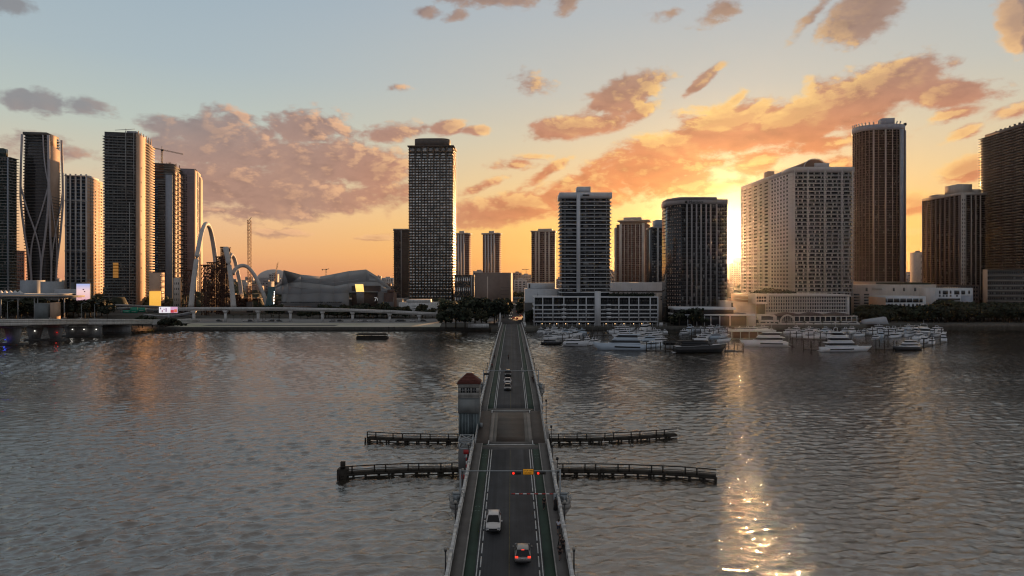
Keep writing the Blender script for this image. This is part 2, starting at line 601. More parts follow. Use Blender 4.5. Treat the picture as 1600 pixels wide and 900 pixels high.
# ------------------------------------------------------------------ water
def water_material():
    m = bpy.data.materials.new('bay_water')
    m.use_nodes = True
    t = NT(m.node_tree)
    b = m.node_tree.nodes['Principled BSDF']
    b.inputs['Base Color'].default_value = (0.036, 0.030, 0.023, 1)
    b.inputs['IOR'].default_value = 2.55
    b.inputs['Specular IOR Level'].default_value = 0.7
    geo = t.new('ShaderNodeNewGeometry')
    p = geo.outputs['Position']
    # wind patches: rougher and calmer stretches of water
    patch = t.noise(t.v('MULTIPLY', p, (.010, .022, 0)), 1.0, 3, .55, .4)
    calm = t.rng(patch, .35, .68, .7, 1.2)
    warp = t.new('ShaderNodeTexNoise')
    t.put(warp.inputs['Vector'], t.v('MULTIPLY', p, (.05, .07, 0)))
    warp.inputs['Detail'].default_value = 2
    pw = t.v('ADD', p, t.v('MULTIPLY', t.v('SUBTRACT', warp.outputs['Color'], (.5, .5, .5)), (9, 9, 0)))
    swell = t.noise(t.v('MULTIPLY', pw, (.035, .11, 0)), 1.0, 2, .5, .2)
    chop = t.noise(t.v('MULTIPLY', pw, (.80, 1.7, 0)), 1.0, 6, .62, .8)
    rip = t.noise(t.v('MULTIPLY', pw, (1.6, 3.6, 0)), 1.0, 3, .6, .3)
    # the mesh carries the waves down to about a metre; this adds the ripples on them
    h = t.m('ADD', t.m('MULTIPLY', swell, .2), t.m('ADD', t.m('MULTIPLY', chop, .30), t.m('MULTIPLY', rip, .07)))
    bn = t.new('ShaderNodeBump')
    t.put(bn.inputs['Strength'], t.m('MULTIPLY', calm, .32))
    bn.inputs['Distance'].default_value = 1.0
    t.put(bn.inputs['Height'], h)
    t.put(b.inputs['Normal'], bn.outputs[0])
    cd = t.new('ShaderNodeCameraData')
    # wave facets too small to resolve with distance act as roughness of the surface
    t.put(b.inputs['Roughness'], 0.03)
    return m


WATER = water_material()


def wave_field(x, y, lmin, seed=4):
    """sum of wind waves over the points: returns the three displacements"""
    r = np.random.default_rng(seed)
    lam = np.exp(r.uniform(math.log(1.1), math.log(4.4), 110))
    ang = r.normal(R(98), R(44), 110)
    ph = r.uniform(0, 2 * math.pi, 110)
    amp = .0040 * lam ** .95 * r.uniform(.5, 1.3, 110)
    # slow gusts: rougher and calmer stretches
    gust = 1.0 + .28 * np.sin(x * .021 + 1.3 + 1.2 * np.sin(y * .013)) + .25 * np.sin(y * .034 + 2.0 * np.sin(x * .017 + .6)) + .15 * np.sin((x + y) * .09 + 2 * np.sin(x * .05))
    dx, dy, dz = np.zeros_like(x), np.zeros_like(x), np.zeros_like(x)
    for l, a_, p, A in zip(lam, ang, ph, amp):
        if l < lmin:
            continue
        k = 2 * math.pi / l
        c, s_ = math.cos(a_), math.sin(a_)
        th = k * (x * c + y * s_) + p
        if l < 2.4:                      # the shortest waves die out towards the coarser far grid
            A = A * np.clip((205 - y) / 70, 0, 1)
        dz += A * np.sin(th)
        q = 1.1 * A * np.cos(th)
        dx += q * c
        dy += q * s_
    return dx * gust, dy * gust, dz * gust


def water_grid(V, L, base, x0, x1, y0, y1, step, lmin, ystep=None):
    """adds a grid of wave vertices; displacement fades out at the rim"""
    nx, ny = int((x1 - x0) / step) + 1, int((y1 - y0) / (ystep or step)) + 1
    X, Y = np.meshgrid(np.linspace(x0, x1, nx), np.linspace(y0, y1, ny))
    X, Y = X.ravel(), Y.ravel()
    dx, dy, dz = wave_field(X, Y, lmin)
    rim = np.clip(np.minimum.reduce([X - x0, x1 - X, Y - y0, y1 - Y]) / 6.0, 0, 1)
    V.append(np.stack([X + dx * rim, Y + dy * rim, dz * rim], 1))
    i = np.arange(nx * ny).reshape(ny, nx)
    L.append(np.stack([i[:-1, :-1], i[:-1, 1:], i[1:, 1:], i[1:, :-1]], -1).reshape(-1, 4) + base)
    return base + nx * ny


V_, L_ = [], []
base = water_grid(V_, L_, 0, -175, 185, 70, 205, .40, 1.1)
base = water_grid(V_, L_, base, -345, 425, 205, 470, .95, 2.4, .85)
def flat(x0, x1, y0, y1):
    global base
    V_.append(np.array([(x0, y0, 0), (x1, y0, 0), (x1, y1, 0), (x0, y1, 0)], float))
    L_.append(np.array([[0, 1, 2, 3]]) + base)
    base += 4
for q_ in ((-4300, 4300, -650, 70), (-4300, -175, 70, 205), (185, 4300, 70, 205), (-4300, -345, 205, 470), (425, 4300, 205, 470), (-4300, 4300, 470, 6800)):
    flat(*q_)
V_, L_ = np.concatenate(V_).astype(np.float32), np.concatenate(L_).astype(np.int32)
me_ = bpy.data.meshes.new('water')
me_.vertices.add(len(V_)); me_.vertices.foreach_set('co', V_.ravel())
me_.loops.add(L_.size); me_.loops.foreach_set('vertex_index', L_.ravel())
me_.polygons.add(len(L_))
me_.polygons.foreach_set('loop_start', (np.arange(len(L_)) * 4).astype(np.int32))
me_.polygons.foreach_set('loop_total', np.full(len(L_), 4, np.int32))
me_.polygons.foreach_set('use_smooth', np.ones(len(L_), bool))
me_.materials.append(WATER)
me_.update(calc_edges=True)
put('water', me_, kind='structure')

# ------------------------------------------------------------------ land
soil = mat('ground_soil', (.10, .095, .08), .9, vary=.35, scale=.02)
asphalt = mat('asphalt', (.055, .055, .057), .85, vary=.22, scale=.25, bump=.3, bscale=6)
lawn_m = mat('dry_lawn', (.52, .49, .43), .9, vary=.2, scale=.03, alt=(.36, .36, .25))
seawall_m = mat('seawall', (.07, .065, .055), .8, vary=.35, scale=.4, streak=.3)
# mainland edge: left lawn shore, bridge head, marina shore, park on the right
SHORE_L = 466.0
shore = [(-4290, 640), (-420, 640), (-330, 545), (-252, 505), (-236, SHORE_L), (-14, SHORE_L - 1), (-14, 452), (12, 452), (16, 462), (20, 471),
         (235, 471), (262, 500), (330, 505), (700, 505), (4290, 560), (4290, 6790), (-4290, 6790)]
gm = MB()
gm.prism(shore, -0.9, GROUND_Z)
ground = gm.build('ground', soil, kind='structure')

# ------------------------------------------------------------------ towers
def frame_of(px_a, px_b, px_side, D, theta, corner, depth=None):
    """front face from px_a to px_b, turned by theta degrees; the near corner ('r' or 'l') stands at distance D.
    Returns the plan: centre, width, depth, turn."""
    th = R(theta)
    ct, st_ = math.cos(th), math.sin(th)
    if corner == 'r':
        C = pos(px_b, D); k = (px_a - 800) / F
        wd = (C[0] - k * C[1]) / (ct - k * st_)
        sx = 1
    else:
        C = pos(px_a, D); k = (px_b - 800) / F
        wd = (k * C[1] - C[0]) / (ct - k * st_)
        sx = -1
    if px_side is not None:
        k2 = (px_side - 800) / F
        depth = (C[0] - k2 * C[1]) / (st_ + k2 * ct)
    if not 4 < depth < 160:
        print('BAD DEPTH', px_a, px_b, px_side, depth)
    # centre = corner - sx*half width along local x + half depth along local y
    cx = C[0] - sx * wd / 2 * ct - depth / 2 * st_
    cy = C[1] - sx * wd / 2 * st_ + depth / 2 * ct
    return (cx, cy), wd, depth, th


class Face:
    """boxes on one side of a w x d block: u runs along the face, o outwards"""
    def __init__(s, side, w, d):
        s.side, s.w, s.d = side, w, d
        s.len = w if side in 'fb' else d

    def box(s, mb, u0, u1, o0, o1, z0, z1, a=.5, m=0):
        w, d = s.w, s.d
        if s.side == 'f':
            mb.box(-w / 2 + u0, -w / 2 + u1, -d / 2 - o1, -d / 2 - o0, z0, z1, a, m)
        elif s.side == 'b':
            mb.box(w / 2 - u0, w / 2 - u1, d / 2 + o0, d / 2 + o1, z0, z1, a, m)
        elif s.side == 'r':
            mb.box(w / 2 + o0, w / 2 + o1, -d / 2 + u0, -d / 2 + u1, z0, z1, a, m)
        else:
            mb.box(-w / 2 - o1, -w / 2 - o0, d / 2 - u0, d / 2 - u1, z0, z1, a, m)


def panes(mb, face, u0, u1, n, z0, z1, nf, fw=.8, fh=.7, o=.06, th=.12, skip=0.0, base=0.0, zoff=.5):
    """a grid of window panes; n bays by nf floors"""
    du = (u1 - u0) / n
    dz = (z1 - z0) / nf
    for j in range(nf):
        zc = z0 + dz * (j + zoff)
        for i in range(n):
            if skip and random.random() < skip:
                continue
            uc = u0 + du * (i + .5)
            face.box(mb, uc - du * fw / 2, uc + du * fw / 2, o - th, o, zc - dz * fh / 2, zc + dz * fh / 2, random.random())


class Tower:
    def __init__(s, name, label, plan, z1, z0=GROUND_Z, cat='high-rise', group=None):
        (cx, cy), s.w, s.d, th = plan
        s.t = thing(name, label, cat, (cx, cy, z0), th, group)
        s.z0, s.h = z0, z1 - z0
        s.faces = {k: Face(k, s.w, s.d) for k in 'frlb'}

    def core(s, m, inset=0.0, h=None, z=0.0, name='core'):
        mb = MB().box(-s.w / 2 + inset, s.w / 2 - inset, -s.d / 2 + inset, s.d / 2 - inset, z, h or s.h)
        return mb.build(name, m, s.t)

    def slabs(s, m, n, z0, z1, over=1.0, th=.35, fr=0.0, name='floor_slab', first=0, lip=0.0, inset=0.0, corner=0.0):
        """one object per floor, all sharing a mesh: a plate that overhangs the walls"""
        w, d = s.w / 2 + over, s.d / 2 + over
        mb = MB()
        if corner:
            c = corner
            mb.prism([(-w + c, -d), (w - c, -d), (w, -d + c), (w, d - c), (w - c, d), (-w + c, d), (-w, d - c), (-w, -d + c)], 0, th)
        else:
            mb.box(-w, w, -d, d, 0, th)
        me = mb.mesh(name, m)
        dz = (z1 - z0) / n
        for i in range(first, n + 1):
            put(name, me, s.t, (0, 0, z0 + dz * i - th / 2))

    def piers(s, m, side, us, width, z0, z1, out=.9, name='pier', th=None):
        """vertical fins on one face; each is an object"""
        f = s.faces[side]
        for u in us:
            mb = MB()
            f.box(mb, u - width / 2, u + width / 2, -.2 if th is None else out - th, out, z0, z1)
            mb.build(name, m, s.t)

    def windows(s, m, specs, name='window'):
        mb = MB()
        for sp_ in specs:
            side, u0, u1, n, z0, z1, nf = sp_[:7]
            kw = sp_[7] if len(sp_) > 7 else {}
            panes(mb, s.faces[side], u0, u1, n, z0, z1, nf, **kw)
        return mb.build(name, m, s.t, kind='stuff')

    def rails(s, m, side, u0, u1, z0, z1, nf, out, hgt=1.05, name='railing', gap=0.0, first=0):
        mb = MB()
        dz = (z1 - z0) / nf
        for j in range(first, nf):
            s.faces[side].box(mb, u0, u1, out - .08, out, z0 + dz * j + .18, z0 + dz * j + hgt, random.random())
        return mb.build(name, m, s.t, kind='stuff')

    def block(s, name, m, x0, x1, y0, y1, z0, z1, label=None):
        return MB().box(x0, x1, y0, y1, z0, z1).build(name, m, s.t, label=label)

# ------------------------------------------------------------------ downtown towers, left of the arena
# dark teal tower cut by the picture's left edge
T = Tower('glass_tower', 'dark teal glass tower with stepped roof, cut off by the left edge of the photo', frame_of(-75, 15, 27, 820, 6, 'r'), zof(246, 820))
T.core(teal_glass, .4)
T.slabs(grey_c, 46, 18, T.h, 1.6, .45)
T.windows(teal_glass, [('f', 1, T.w - 1, 22, 18, T.h, 46, dict(fw=.7, fh=.62)), ('r', 1, T.d - 1, 8, 18, T.h, 46, dict(fw=.8, fh=.6))])
T.piers(blue_grey, 'f', [T.w * .42, T.w * .60, T.w * .78, T.w - 1.2], 1.3, 0, T.h, 1.9)
T.block('roof_box', teal_glass, -T.w / 2, T.w / 2 - 7, -T.d / 2, T.d / 2 - 6, T.h + .4, T.h + 11)
T.slabs(cream_c, 5, 2, 18, 4.5, .6, name='podium_slab')

# the tower with the curved white exoskeleton
pl = frame_of(33, 76, 97, 850, 9, 'r')
T = Tower('exoskeleton_tower', 'slender dark tower wrapped in a curving pale exoskeleton crossing like a figure eight', pl, zof(211, 850))
nfl = 58
dz = T.h / nfl
prof = [(0, .80), (.12, .80), (.25, .86), (.40, .95), (.62, 1.03), (.8, 1.0), (1.0, .95)]
def prof_at(t):
    for (a, x), (b, y) in zip(prof, prof[1:]):
        if t <= b:
            return x + (y - x) * (t - a) / (b - a)
    return prof[-1][1]
w2, d2 = T.w / 2, T.d / 2
c = 2.2
plan8 = [(-w2 + c, -d2), (w2 - c, -d2), (w2, -d2 + c), (w2, d2 - c), (w2 - c, d2), (-w2 + c, d2), (-w2, d2 - c), (-w2, -d2 + c)]
mb = MB()
mb.loft([[(x * prof_at(t) * .90, y * prof_at(t) * .90, T.h * t) for x, y in plan8] for t in [i / 14 for i in range(15)]])
mb.build('core', dark_glass, T.t)
sl = MB().prism(plan8, 0, .8).mesh('floor_slab', dark_c)
for i in range(2, nfl):
    s_ = prof_at(i / nfl)
    o = put('floor_slab', sl, T.t, (0, 0, dz * i))
    k = 1.0 if i < 36 else .96
    o.scale = (s_ * k, s_ * k, 1)
exo = mat('exoskeleton_concrete', (.44, .42, .44), .5, vary=.12)
def on_face(side, u, t, off=.5):
    k = prof_at(t)
    if side == 'f':
        return ((u - .5) * T.w * k, -d2 * k - off, T.h * t)
    return (w2 * k + off, (u - .5) * T.d * k, T.h * t)
def rib(side, pts, r=1.15, sm=6):
    # smooth the control points a little
    P_ = [np.array(p, float) for p in pts]
    out = []
    for i in range(len(P_) - 1):
        p0, p1, p2, p3 = P_[max(i - 1, 0)], P_[i], P_[i + 1], P_[min(i + 2, len(P_) - 1)]
        for j in range(sm):
            q = j / sm
            out.append(.5 * ((2 * p1) + (-p0 + p2) * q + (2 * p0 - 5 * p1 + 4 * p2 - p3) * q * q + (-p0 + 3 * p1 - 3 * p2 + p3) * q ** 3))
    out.append(P_[-1])
    MB().tube([on_face(side, p[0], p[1]) for p in out], r, 6).build('exoskeleton_rib', exo, T.t)
for side in 'fr':
    rib(side, [(.0, 1.0), (.0, .72), (.03, .55), (.13, .38), (.27, .22), (.28, .10), (.24, 0)], 1.35)
    rib(side, [(1.0, 1.0), (1.0, .72), (.97, .55), (.87, .38), (.73, .22), (.72, .10), (.76, 0)], 1.35)
    rib(side, [(.0, .70), (.25, .55), (.5, .43), (.66, .33), (.73, .22)], 1.0)
    rib(side, [(1.0, .70), (.75, .55), (.5, .43), (.34, .33), (.27, .22)], 1.0)
rib('f', [(.80, 1.0), (.86, .84), (1.0, .70)], .8)
T.t.children[-1]
MB().hull([(w2 * .98, -d2 * .62, T.h * .40), (w2 * .98, d2 * .55, T.h * .40), (w2 * .90, d2 * .55, T.h * .40), (w2 * .90, -d2 * .62, T.h * .40)],
          [(w2 * .99, -d2 * .80, T.h * .95), (w2 * .99, d2 * .74, T.h * .93), (w2 * .9, d2 * .74, T.h * .93), (w2 * .9, -d2 * .8, T.h * .95)]).build('side_wall', tan_c, T.t)
T.block('roof_parapet', dark_c, -w2 * .93, w2 * .80, -d2 * .93, d2 * .9, T.h, T.h + 3.5)
T.block('roof_wall', orange_c, w2 * .84, w2 * .93, -d2 * .5, d2 * .3, T.h - 12, T.h + 2)

# white grid tower between the two
T = Tower('grid_tower', 'pale tower with white grid front and sunlit peach side, right of the exoskeleton tower', frame_of(103, 135, 160, 900, 14, 'r'), zof(276, 900))
T.core(blue_glass, .5)
nf = 38
T.slabs(mat('pale_slab', (.50, .53, .58), .7), nf, 0, T.h, .8, .45)
T.piers(white_c, 'f', [T.w * k for k in (.0, .22, .48, .74, 1.0)], 1.7, 0, T.h + 3, 1.3)
T.windows(dark_glass, [('f', .5, T.w - .5, 8, 0, T.h - 12, nf - 3, dict(fw=.72, fh=.6)), ('f', .5, T.w - .5, 4, T.h - 12, T.h - 3, 1, dict(fw=.6, fh=.5, o=.1))])
band = MB().box(-T.w / 2 - 1.4, T.w / 2 + 1.4, -T.d / 2 - 1.5, -T.d / 2 + .2, 0, 1.1).mesh('facade_band', white_c)
for y_ in (276, 315, 354, 393, 432):
    put('facade_band', band, T.t, (0, 0, zof(y_, 900) - T.z0))
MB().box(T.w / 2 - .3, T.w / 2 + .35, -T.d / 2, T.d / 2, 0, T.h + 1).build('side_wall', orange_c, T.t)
T.windows(dark_glass, [('r', T.d * .50, T.d * .58, 1, 6, T.h - 14, nf - 6, dict(fw=.9, fh=.55, o=.42)), ('r', T.d * .86, T.d * .96, 1, 6, T.h - 8, nf - 3, dict(fw=.9, fh=.5, o=.42))], name='side_window')
mb = MB(); F_ = T.faces['r']
for k in (.2, .70, .79):
    F_.box(mb, T.d * k, T.d * k + 1.6, .2, .45, 4, T.h - 2)
mb.build('side_recess', dark_c, T.t)
T.block('roof_box', white_c, -T.w * .2, T.w * .4, -T.d * .2, T.d * .4, T.h, T.h + 4)

# tall dark tower with the sunlit side wall
T = Tower('dark_tower', 'tall dark tower with thin balcony lines and a broad sunlit orange side wall', frame_of(162, 213, 238, 750, 12, 'r'), zof(206, 750))
T.core(dark_glass, .6, T.h - 1)
nf = 60
T.slabs(grey_c, nf, 0, T.h - 6, 1.1, .32)
T.windows(dark_glass, [('f', 1, T.w - 1, 18, 0, T.h - 6, nf, dict(fw=.8, fh=.72))])
T.rails(rail_glass, 'f', 0, T.w * .93, 0, T.h - 6, nf, 1.1)
T.piers(dark_c, 'f', [T.w * k for k in (.14, .28, .42, .56, .70, .84)], .5, 0, T.h - 5, .6)
T.piers(grey_c, 'f', [T.w * .68, T.w * .93], .45, T.h * .62, T.h, 1.5)
T.piers(grey_c, 'f', [T.w * .80], .45, 0, T.h * .60, 1.45)
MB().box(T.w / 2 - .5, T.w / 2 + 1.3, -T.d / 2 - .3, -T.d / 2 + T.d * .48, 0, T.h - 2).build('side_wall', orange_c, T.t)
mb = MB(); F_ = T.faces['r']
for j in range(nf):
    F_.box(mb, T.d * .5, T.d + .8, .8, 2.4, (T.h - 6) / nf * j, (T.h - 6) / nf * j + 1.3, random.random())
mb.build('balcony', orange_c, T.t, kind='stuff')
T.windows(dark_glass, [('r', T.d * .16, T.d * .26, 1, 20, T.h - 30, 9, dict(fw=.4, fh=.12, o=1.36))], name='side_window')
T.block('roof_screen', grey_c, -T.w * .38, T.w * .2, -T.d * .4, T.d * .4, T.h - 6, T.h - 1.5)
T.block('roof_box', blue_grey, T.w * .18, T.w * .47, -T.d * .45, T.d * .2, T.h - 6, T.h + 1.2)
mb = MB()
for k in range(6):
    F_.box(mb, T.d * .08 + k * T.d * .16, T.d * .08 + k * T.d * .16 + 1, .2, .9, T.h - 8, T.h + 2)
mb.build('roof_frame', orange_c, T.t)
MB().bar((T.w * .46, -T.d * .5, T.h + 3), (-T.w * .15, -T.d * .5, T.h + 1), .25).bar((T.w * .18, -T.d * .5, T.h - 4), (T.w * .18, -T.d * .5, T.h + 3), .3).build('roof_davit', grey_c, T.t)
mb = MB()
for k in range(5):
    T.faces['f'].box(mb, T.w * .30, T.w * .46, 1.1, 1.7, 33 + k * 3.4, 33 + k * 3.4 + 2.9)
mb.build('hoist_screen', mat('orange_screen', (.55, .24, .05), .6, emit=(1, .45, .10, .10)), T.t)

# unfinished tower behind, with its crane
T = Tower('unfinished_tower', 'unfinished concrete tower with ragged top floors behind the tall dark tower', frame_of(238, 270, 286, 930, 16, 'r'), zof(256, 930))
T.core(dark_c, .6, T.h - 10)
nf = 56
T.slabs(grey_c, nf, 0, T.h, .5, .35)
T.windows(brown_glass, [('f', T.w * .3, T.w * .62, 5, 0, T.h * .86, 50, dict(fw=.7, fh=.6))])
T.windows(blue_glass, [('f', .3, T.w * .28, 4, 0, T.h * .84, 48, dict(fw=.94, fh=.86, o=.8))], name='curtain_wall')
T.piers(blue_grey, 'f', [T.w * .82], T.w * .34, 0, T.h * .92, .9, name='front_wall')
mb = MB()
for j in range(nf - 2):
    z_ = T.h / nf * j
    for u in (.06, .40, .74):
        T.faces['r'].box(mb, T.d * u, T.d * (u + .22), .2, 1.5, z_ + .3, z_ + 1.5 if j % 2 else z_ + 3, random.random())
mb.build('balcony', orange_c, T.t, kind='stuff')
mb = MB()
for k in range(26):
    x = random.uniform(-T.w / 2, T.w / 2); y = random.uniform(-T.d / 2, T.d / 2)
    mb.box(x, x + .8, y, y + .8, T.h, T.h + random.uniform(1.5, 6.5))
for k in range(5):
    mb.box(-T.w / 2 - 1, -T.w / 2 + T.w * .55, -T.d / 2 - 1, -T.d / 2 + .2, T.h - 4 - 4 * k, T.h - 2.5 - 4 * k)
mb.build('formwork', mat('rusty_formwork', (.13, .065, .04), .85, vary=.4), T.t)
tower5 = T

T = Tower('slab_tower', 'narrow grey tower with one sunlit peach side, right of the unfinished tower', frame_of(280, 303, 316, 1000, 18, 'r'), zof(264, 1000))
T.core(mat('plum_wall', (.20, .17, .19), .7), 0)
nf = 54
T.windows(brown_glass, [('f', 0, T.w * .55, 5, 0, T.h - 8, nf, dict(fw=.65, fh=.55)), ('r', T.d * .35, T.d * .60, 2, 0, T.h - 12, nf, dict(fw=.6, fh=.6))])
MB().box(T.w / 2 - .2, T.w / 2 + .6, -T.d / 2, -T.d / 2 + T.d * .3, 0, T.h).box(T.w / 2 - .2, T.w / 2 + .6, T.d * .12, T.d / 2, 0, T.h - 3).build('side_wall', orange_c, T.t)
T.block('roof_box', orange_c, -T.w * .2, T.w * .5, -T.d * .3, T.d * .3, T.h, T.h + 3)
T.slabs(grey_c, 18, 0, T.h - 10, .25, .3)

# tower seen in the gap right of the teal tower, partly hidden by the exoskeleton tower
T = Tower('brick_tower', 'low brick red tower glimpsed between the teal tower and the exoskeleton tower', frame_of(20, 37, 40, 1150, 8, 'r'), zof(392, 1150))
T.core(mat('brick_red', (.28, .13, .09), .8), 0)
T.windows(dark_glass, [('f', .5, T.w - .5, 5, 0, T.h - 2, 16, dict(fw=.6, fh=.5))])
T.slabs(cream_c, 8, 0, T.h, .4, .4)

# sunlit low blocks by the tower feet
T = Tower('billboard_building', 'low peach building carrying a sunlit yellow billboard', frame_of(233, 250, 257, 720, 14, 'r', ), zof(426, 720), cat='building')
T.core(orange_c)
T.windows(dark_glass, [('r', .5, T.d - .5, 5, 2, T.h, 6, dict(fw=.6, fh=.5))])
MB().box(-T.w / 2 + .5, T.w / 2 + 1, -T.d / 2 - 1.2, -T.d / 2 - .2, 3, 19).build('billboard', mat('sunlit_yellow_board', (.85, .55, .10), .5, vary=.1, scale=.6, emit=(1, .50, .08, .42)), T.t)  # sunlight on the board is put in as emission
T = Tower('cream_building', 'small cream block with square dark windows, left of the tall arch', frame_of(271, 281, 284, 690, 10, 'r'), zof(434, 690), cat='building')
T.core(cream_c)
T.windows(dark_glass, [('f', .5, T.w - .5, 3, 3, T.h - 3, 5, dict(fw=.4, fh=.4))])


# ------------------------------------------------------------------ lattice and cranes
def lattice(mb, p, q, wdt, n, r=.09, m=0):
    """square trussed mast from p to q"""
    p, q = np.array(p, float), np.array(q, float)
    d = (q - p) / np.linalg.norm(q - p)
    u = np.array((0, 0, 1.0)) if abs(d[2]) < .9 else np.array((0, 1.0, 0))
    x = np.cross(d, u); x /= np.linalg.norm(x); y = np.cross(x, d)
    cs = [x * a * wdt / 2 + y * b * wdt / 2 for a, b in ((-1, -1), (1, -1), (1, 1), (-1, 1))]
    for c_ in cs:
        mb.bar(p + c_, q + c_, r, m)
    for i in range(n):
        a, b = p + (q - p) * i / n, p + (q - p) * (i + 1) / n
        for k in range(4):
            k2 = (k + 1) % 4
            mb.bar(a + cs[k], b + cs[k2] if i % 2 == k % 2 else b + cs[k2], r * .7, m)
            mb.bar(b + cs[k], b + cs[k2], r * .7, m)


crane_paint = mat('crane_steel', (.10, .09, .085), .6, vary=.2)
def tower_crane(px, py_base, py_slew, D, pxl, pyl, pxr, pyr, label, th=1.6, zb=None):
    x, y = pos(px, D)
    z0 = zof(py_base, D) if zb is None else zb
    t = thing('tower_crane', label, 'crane', (x, y, z0))
    zs = zof(py_slew, D) - z0
    mb = MB(); lattice(mb, (0, 0, 0), (0, 0, zs), th, max(4, int(zs / 3)), .16); mb.build('mast', crane_paint, t)
    for nm, (px_, py_) in (('counter_jib', (pxl, pyl)), ('jib', (pxr, pyr))):
        e = (pos(px_, D)[0] - x, 0, zof(py_, D) - z0)
        mb = MB(); lattice(mb, (0, 0, zs), e, th * .8, 10, .14); mb.build(nm, crane_paint, t)
    MB().box(-.9, 2.2, -1, 1, zs - 2, zs + .6).build('cab', crane_paint, t)
    MB().bar((0, 0, zs), (0, 0, zs + 5), .3).build('apex', crane_paint, t)
    dx = pos(pxl, D)[0] - x
    MB().box(dx * .7, dx, -1, 1, zof(pyl, D) - z0 - 2.5, zof(pyl, D) - z0).build('counterweight', crane_paint, t)
    return t


tower_crane(253, 256, 234, 930, 238, 231, 286, 241, 'tower crane standing on the unfinished tower top')

# ------------------------------------------------------------------ centre: tower with the punched silver facade
T = Tower('silver_tower', 'tallest mid-left tower with a grid of silver windows and dark drum roof', frame_of(639, 707, 712, 800, -2, 'r'), zof(229, 800))
T.core(dark_c, .5)
nf = 50
zb = 22
dk = mat('umber_slab', (.10, .088, .078), .7, vary=.2)
T.slabs(dk, nf, zb, T.h, .8, .32)
us = np.linspace(0, T.w, 8)
T.piers(dk, 'f', [T.w * k for k in (.143, .286, .43, .571, .714, .857)], .9, zb, T.h, .75)
T.windows(bright_glass, [('f', .3, T.w - .3, 14, zb, T.h - 14, nf - 4, dict(fw=.80, fh=.90, o=.6)), ('f', .3, T.w - .3, 7, T.h - 14, T.h - 7.5, 2, dict(fw=.86, fh=.86, o=.35)), ('f', .3, T.w - .3, 7, T.h - 7, T.h - .5, 1, dict(fw=.86, fh=.92, o=.35)),
                         ])
T.windows(brown_glass, [('l', .3, T.d - .3, 9, zb, T.h, nf, dict(fw=.8, fh=.7, o=.35)), ('r', .3, T.d - .3, 9, zb, T.h, nf, dict(fw=.8, fh=.7, o=.35))], name='side_window')
T.windows(bright_glass, [('f', .3, T.w - .3, 14, 0, zb, 5, dict(fw=.8, fh=.75, o=.35))], name='podium_window')
T.slabs(dk, 5, 0, zb, .9, .6, name='podium_slab')
T.block('roof_slab', dk, -T.w / 2 - 1.6, T.w / 2 + 1.6, -T.d / 2 - 1.6, T.d / 2 + 1.6, T.h + .1, T.h + 1.4)
mb = MB()
a, b = T.w * .41, T.d * .42
mb.prism([(a * math.copysign(abs(math.cos(t)) ** .5, math.cos(t)), b * math.copysign(abs(math.sin(t)) ** .6, math.sin(t))) for t in np.linspace(0, 2 * math.pi, 40, endpoint=False)], T.h + 1.4, T.h + 10.5)
mb.build('roof_drum', dk, T.t)

T = Tower('podium_wing', 'low glazed wing joined to the foot of the silver tower', frame_of(709.5, 738, 744, 786, -6, 'r'), zof(430, 792), cat='building')
T.core(dark_c, .4)
T.windows(bright_glass, [('f', .5, T.w - 2, 8, 12, T.h - 1, 2, dict(fw=.6, fh=.8, o=.3)), ('f', .5, T.w - 2, 7, 1, 12, 1, dict(fw=.5, fh=.9, o=.3))])
T.slabs(dk, 2, 12, T.h, .6, .6)
T.piers(grey_c, 'f', [T.w - .8], 1.3, 0, T.h + .5, .9)
mb = MB()
T.faces['r'].box(mb, .5, T.d - 1, .1, .3, 1, T.h - 1)
mb.build('side_screen', dark_c, T.t)

T = Tower('rear_tower', 'slim dark tower with a pale window strip, half hidden left of the silver tower', frame_of(615, 638, None, 900, 4, 'r', 26), zof(360, 900))
T.core(dark_c, .4)
nf = 32
T.slabs(dk, nf, 0, T.h, .9, .4)
T.windows(grey_glass, [('f', 0, T.w * .5, 4, 0, T.h, nf, dict(fw=.7, fh=.55))])
T.piers(grey_c, 'f', [T.w * .52], 1.0, 0, T.h, 1.1)
T.block('roof_slab', grey_c, -T.w / 2 - .5, T.w / 2, -T.d / 2 - .5, T.d / 2, T.h, T.h + 2.2)

# two alike far towers
for i, (a, b, sgn, lab) in enumerate(((713, 729, 736, 'pale striped tower rising just right of the silver tower'),
                                      (754, 777, 783, 'pale striped tower standing alone above the brown windowless block'))):
    T = Tower('striped_tower', lab, frame_of(a if i else 708, b, sgn, 1100, -25, 'r'), zof(366, 1100), group='pair of striped towers')
    T.core(mat('maroon_wall', (.16, .09, .08), .8), .3)
    nf = 30
    T.slabs(cream_c, nf, 0, T.h, .7, .35)
    T.piers(white_c, 'f', [T.w * k for k in (.20, .40, .60, .80)], 2.1, 0, T.h + 1, 1.0)
    T.windows(dark_glass, [('f', T.w * .1, T.w * .9, 4, 0, T.h - 3, nf, dict(fw=.3, fh=.6, o=.2))])
    T.block('roof_slab', cream_c, -T.w / 2 - 1.4, T.w / 2 + 1.4, -T.d / 2 - 1.4, T.d / 2 + 1.4, T.h, T.h + 2.5)
    T.block('roof_box', cream_c, -T.w * .15, T.w * .15, -T.d * .2, T.d * .2, T.h + 2.5, T.h + 6)

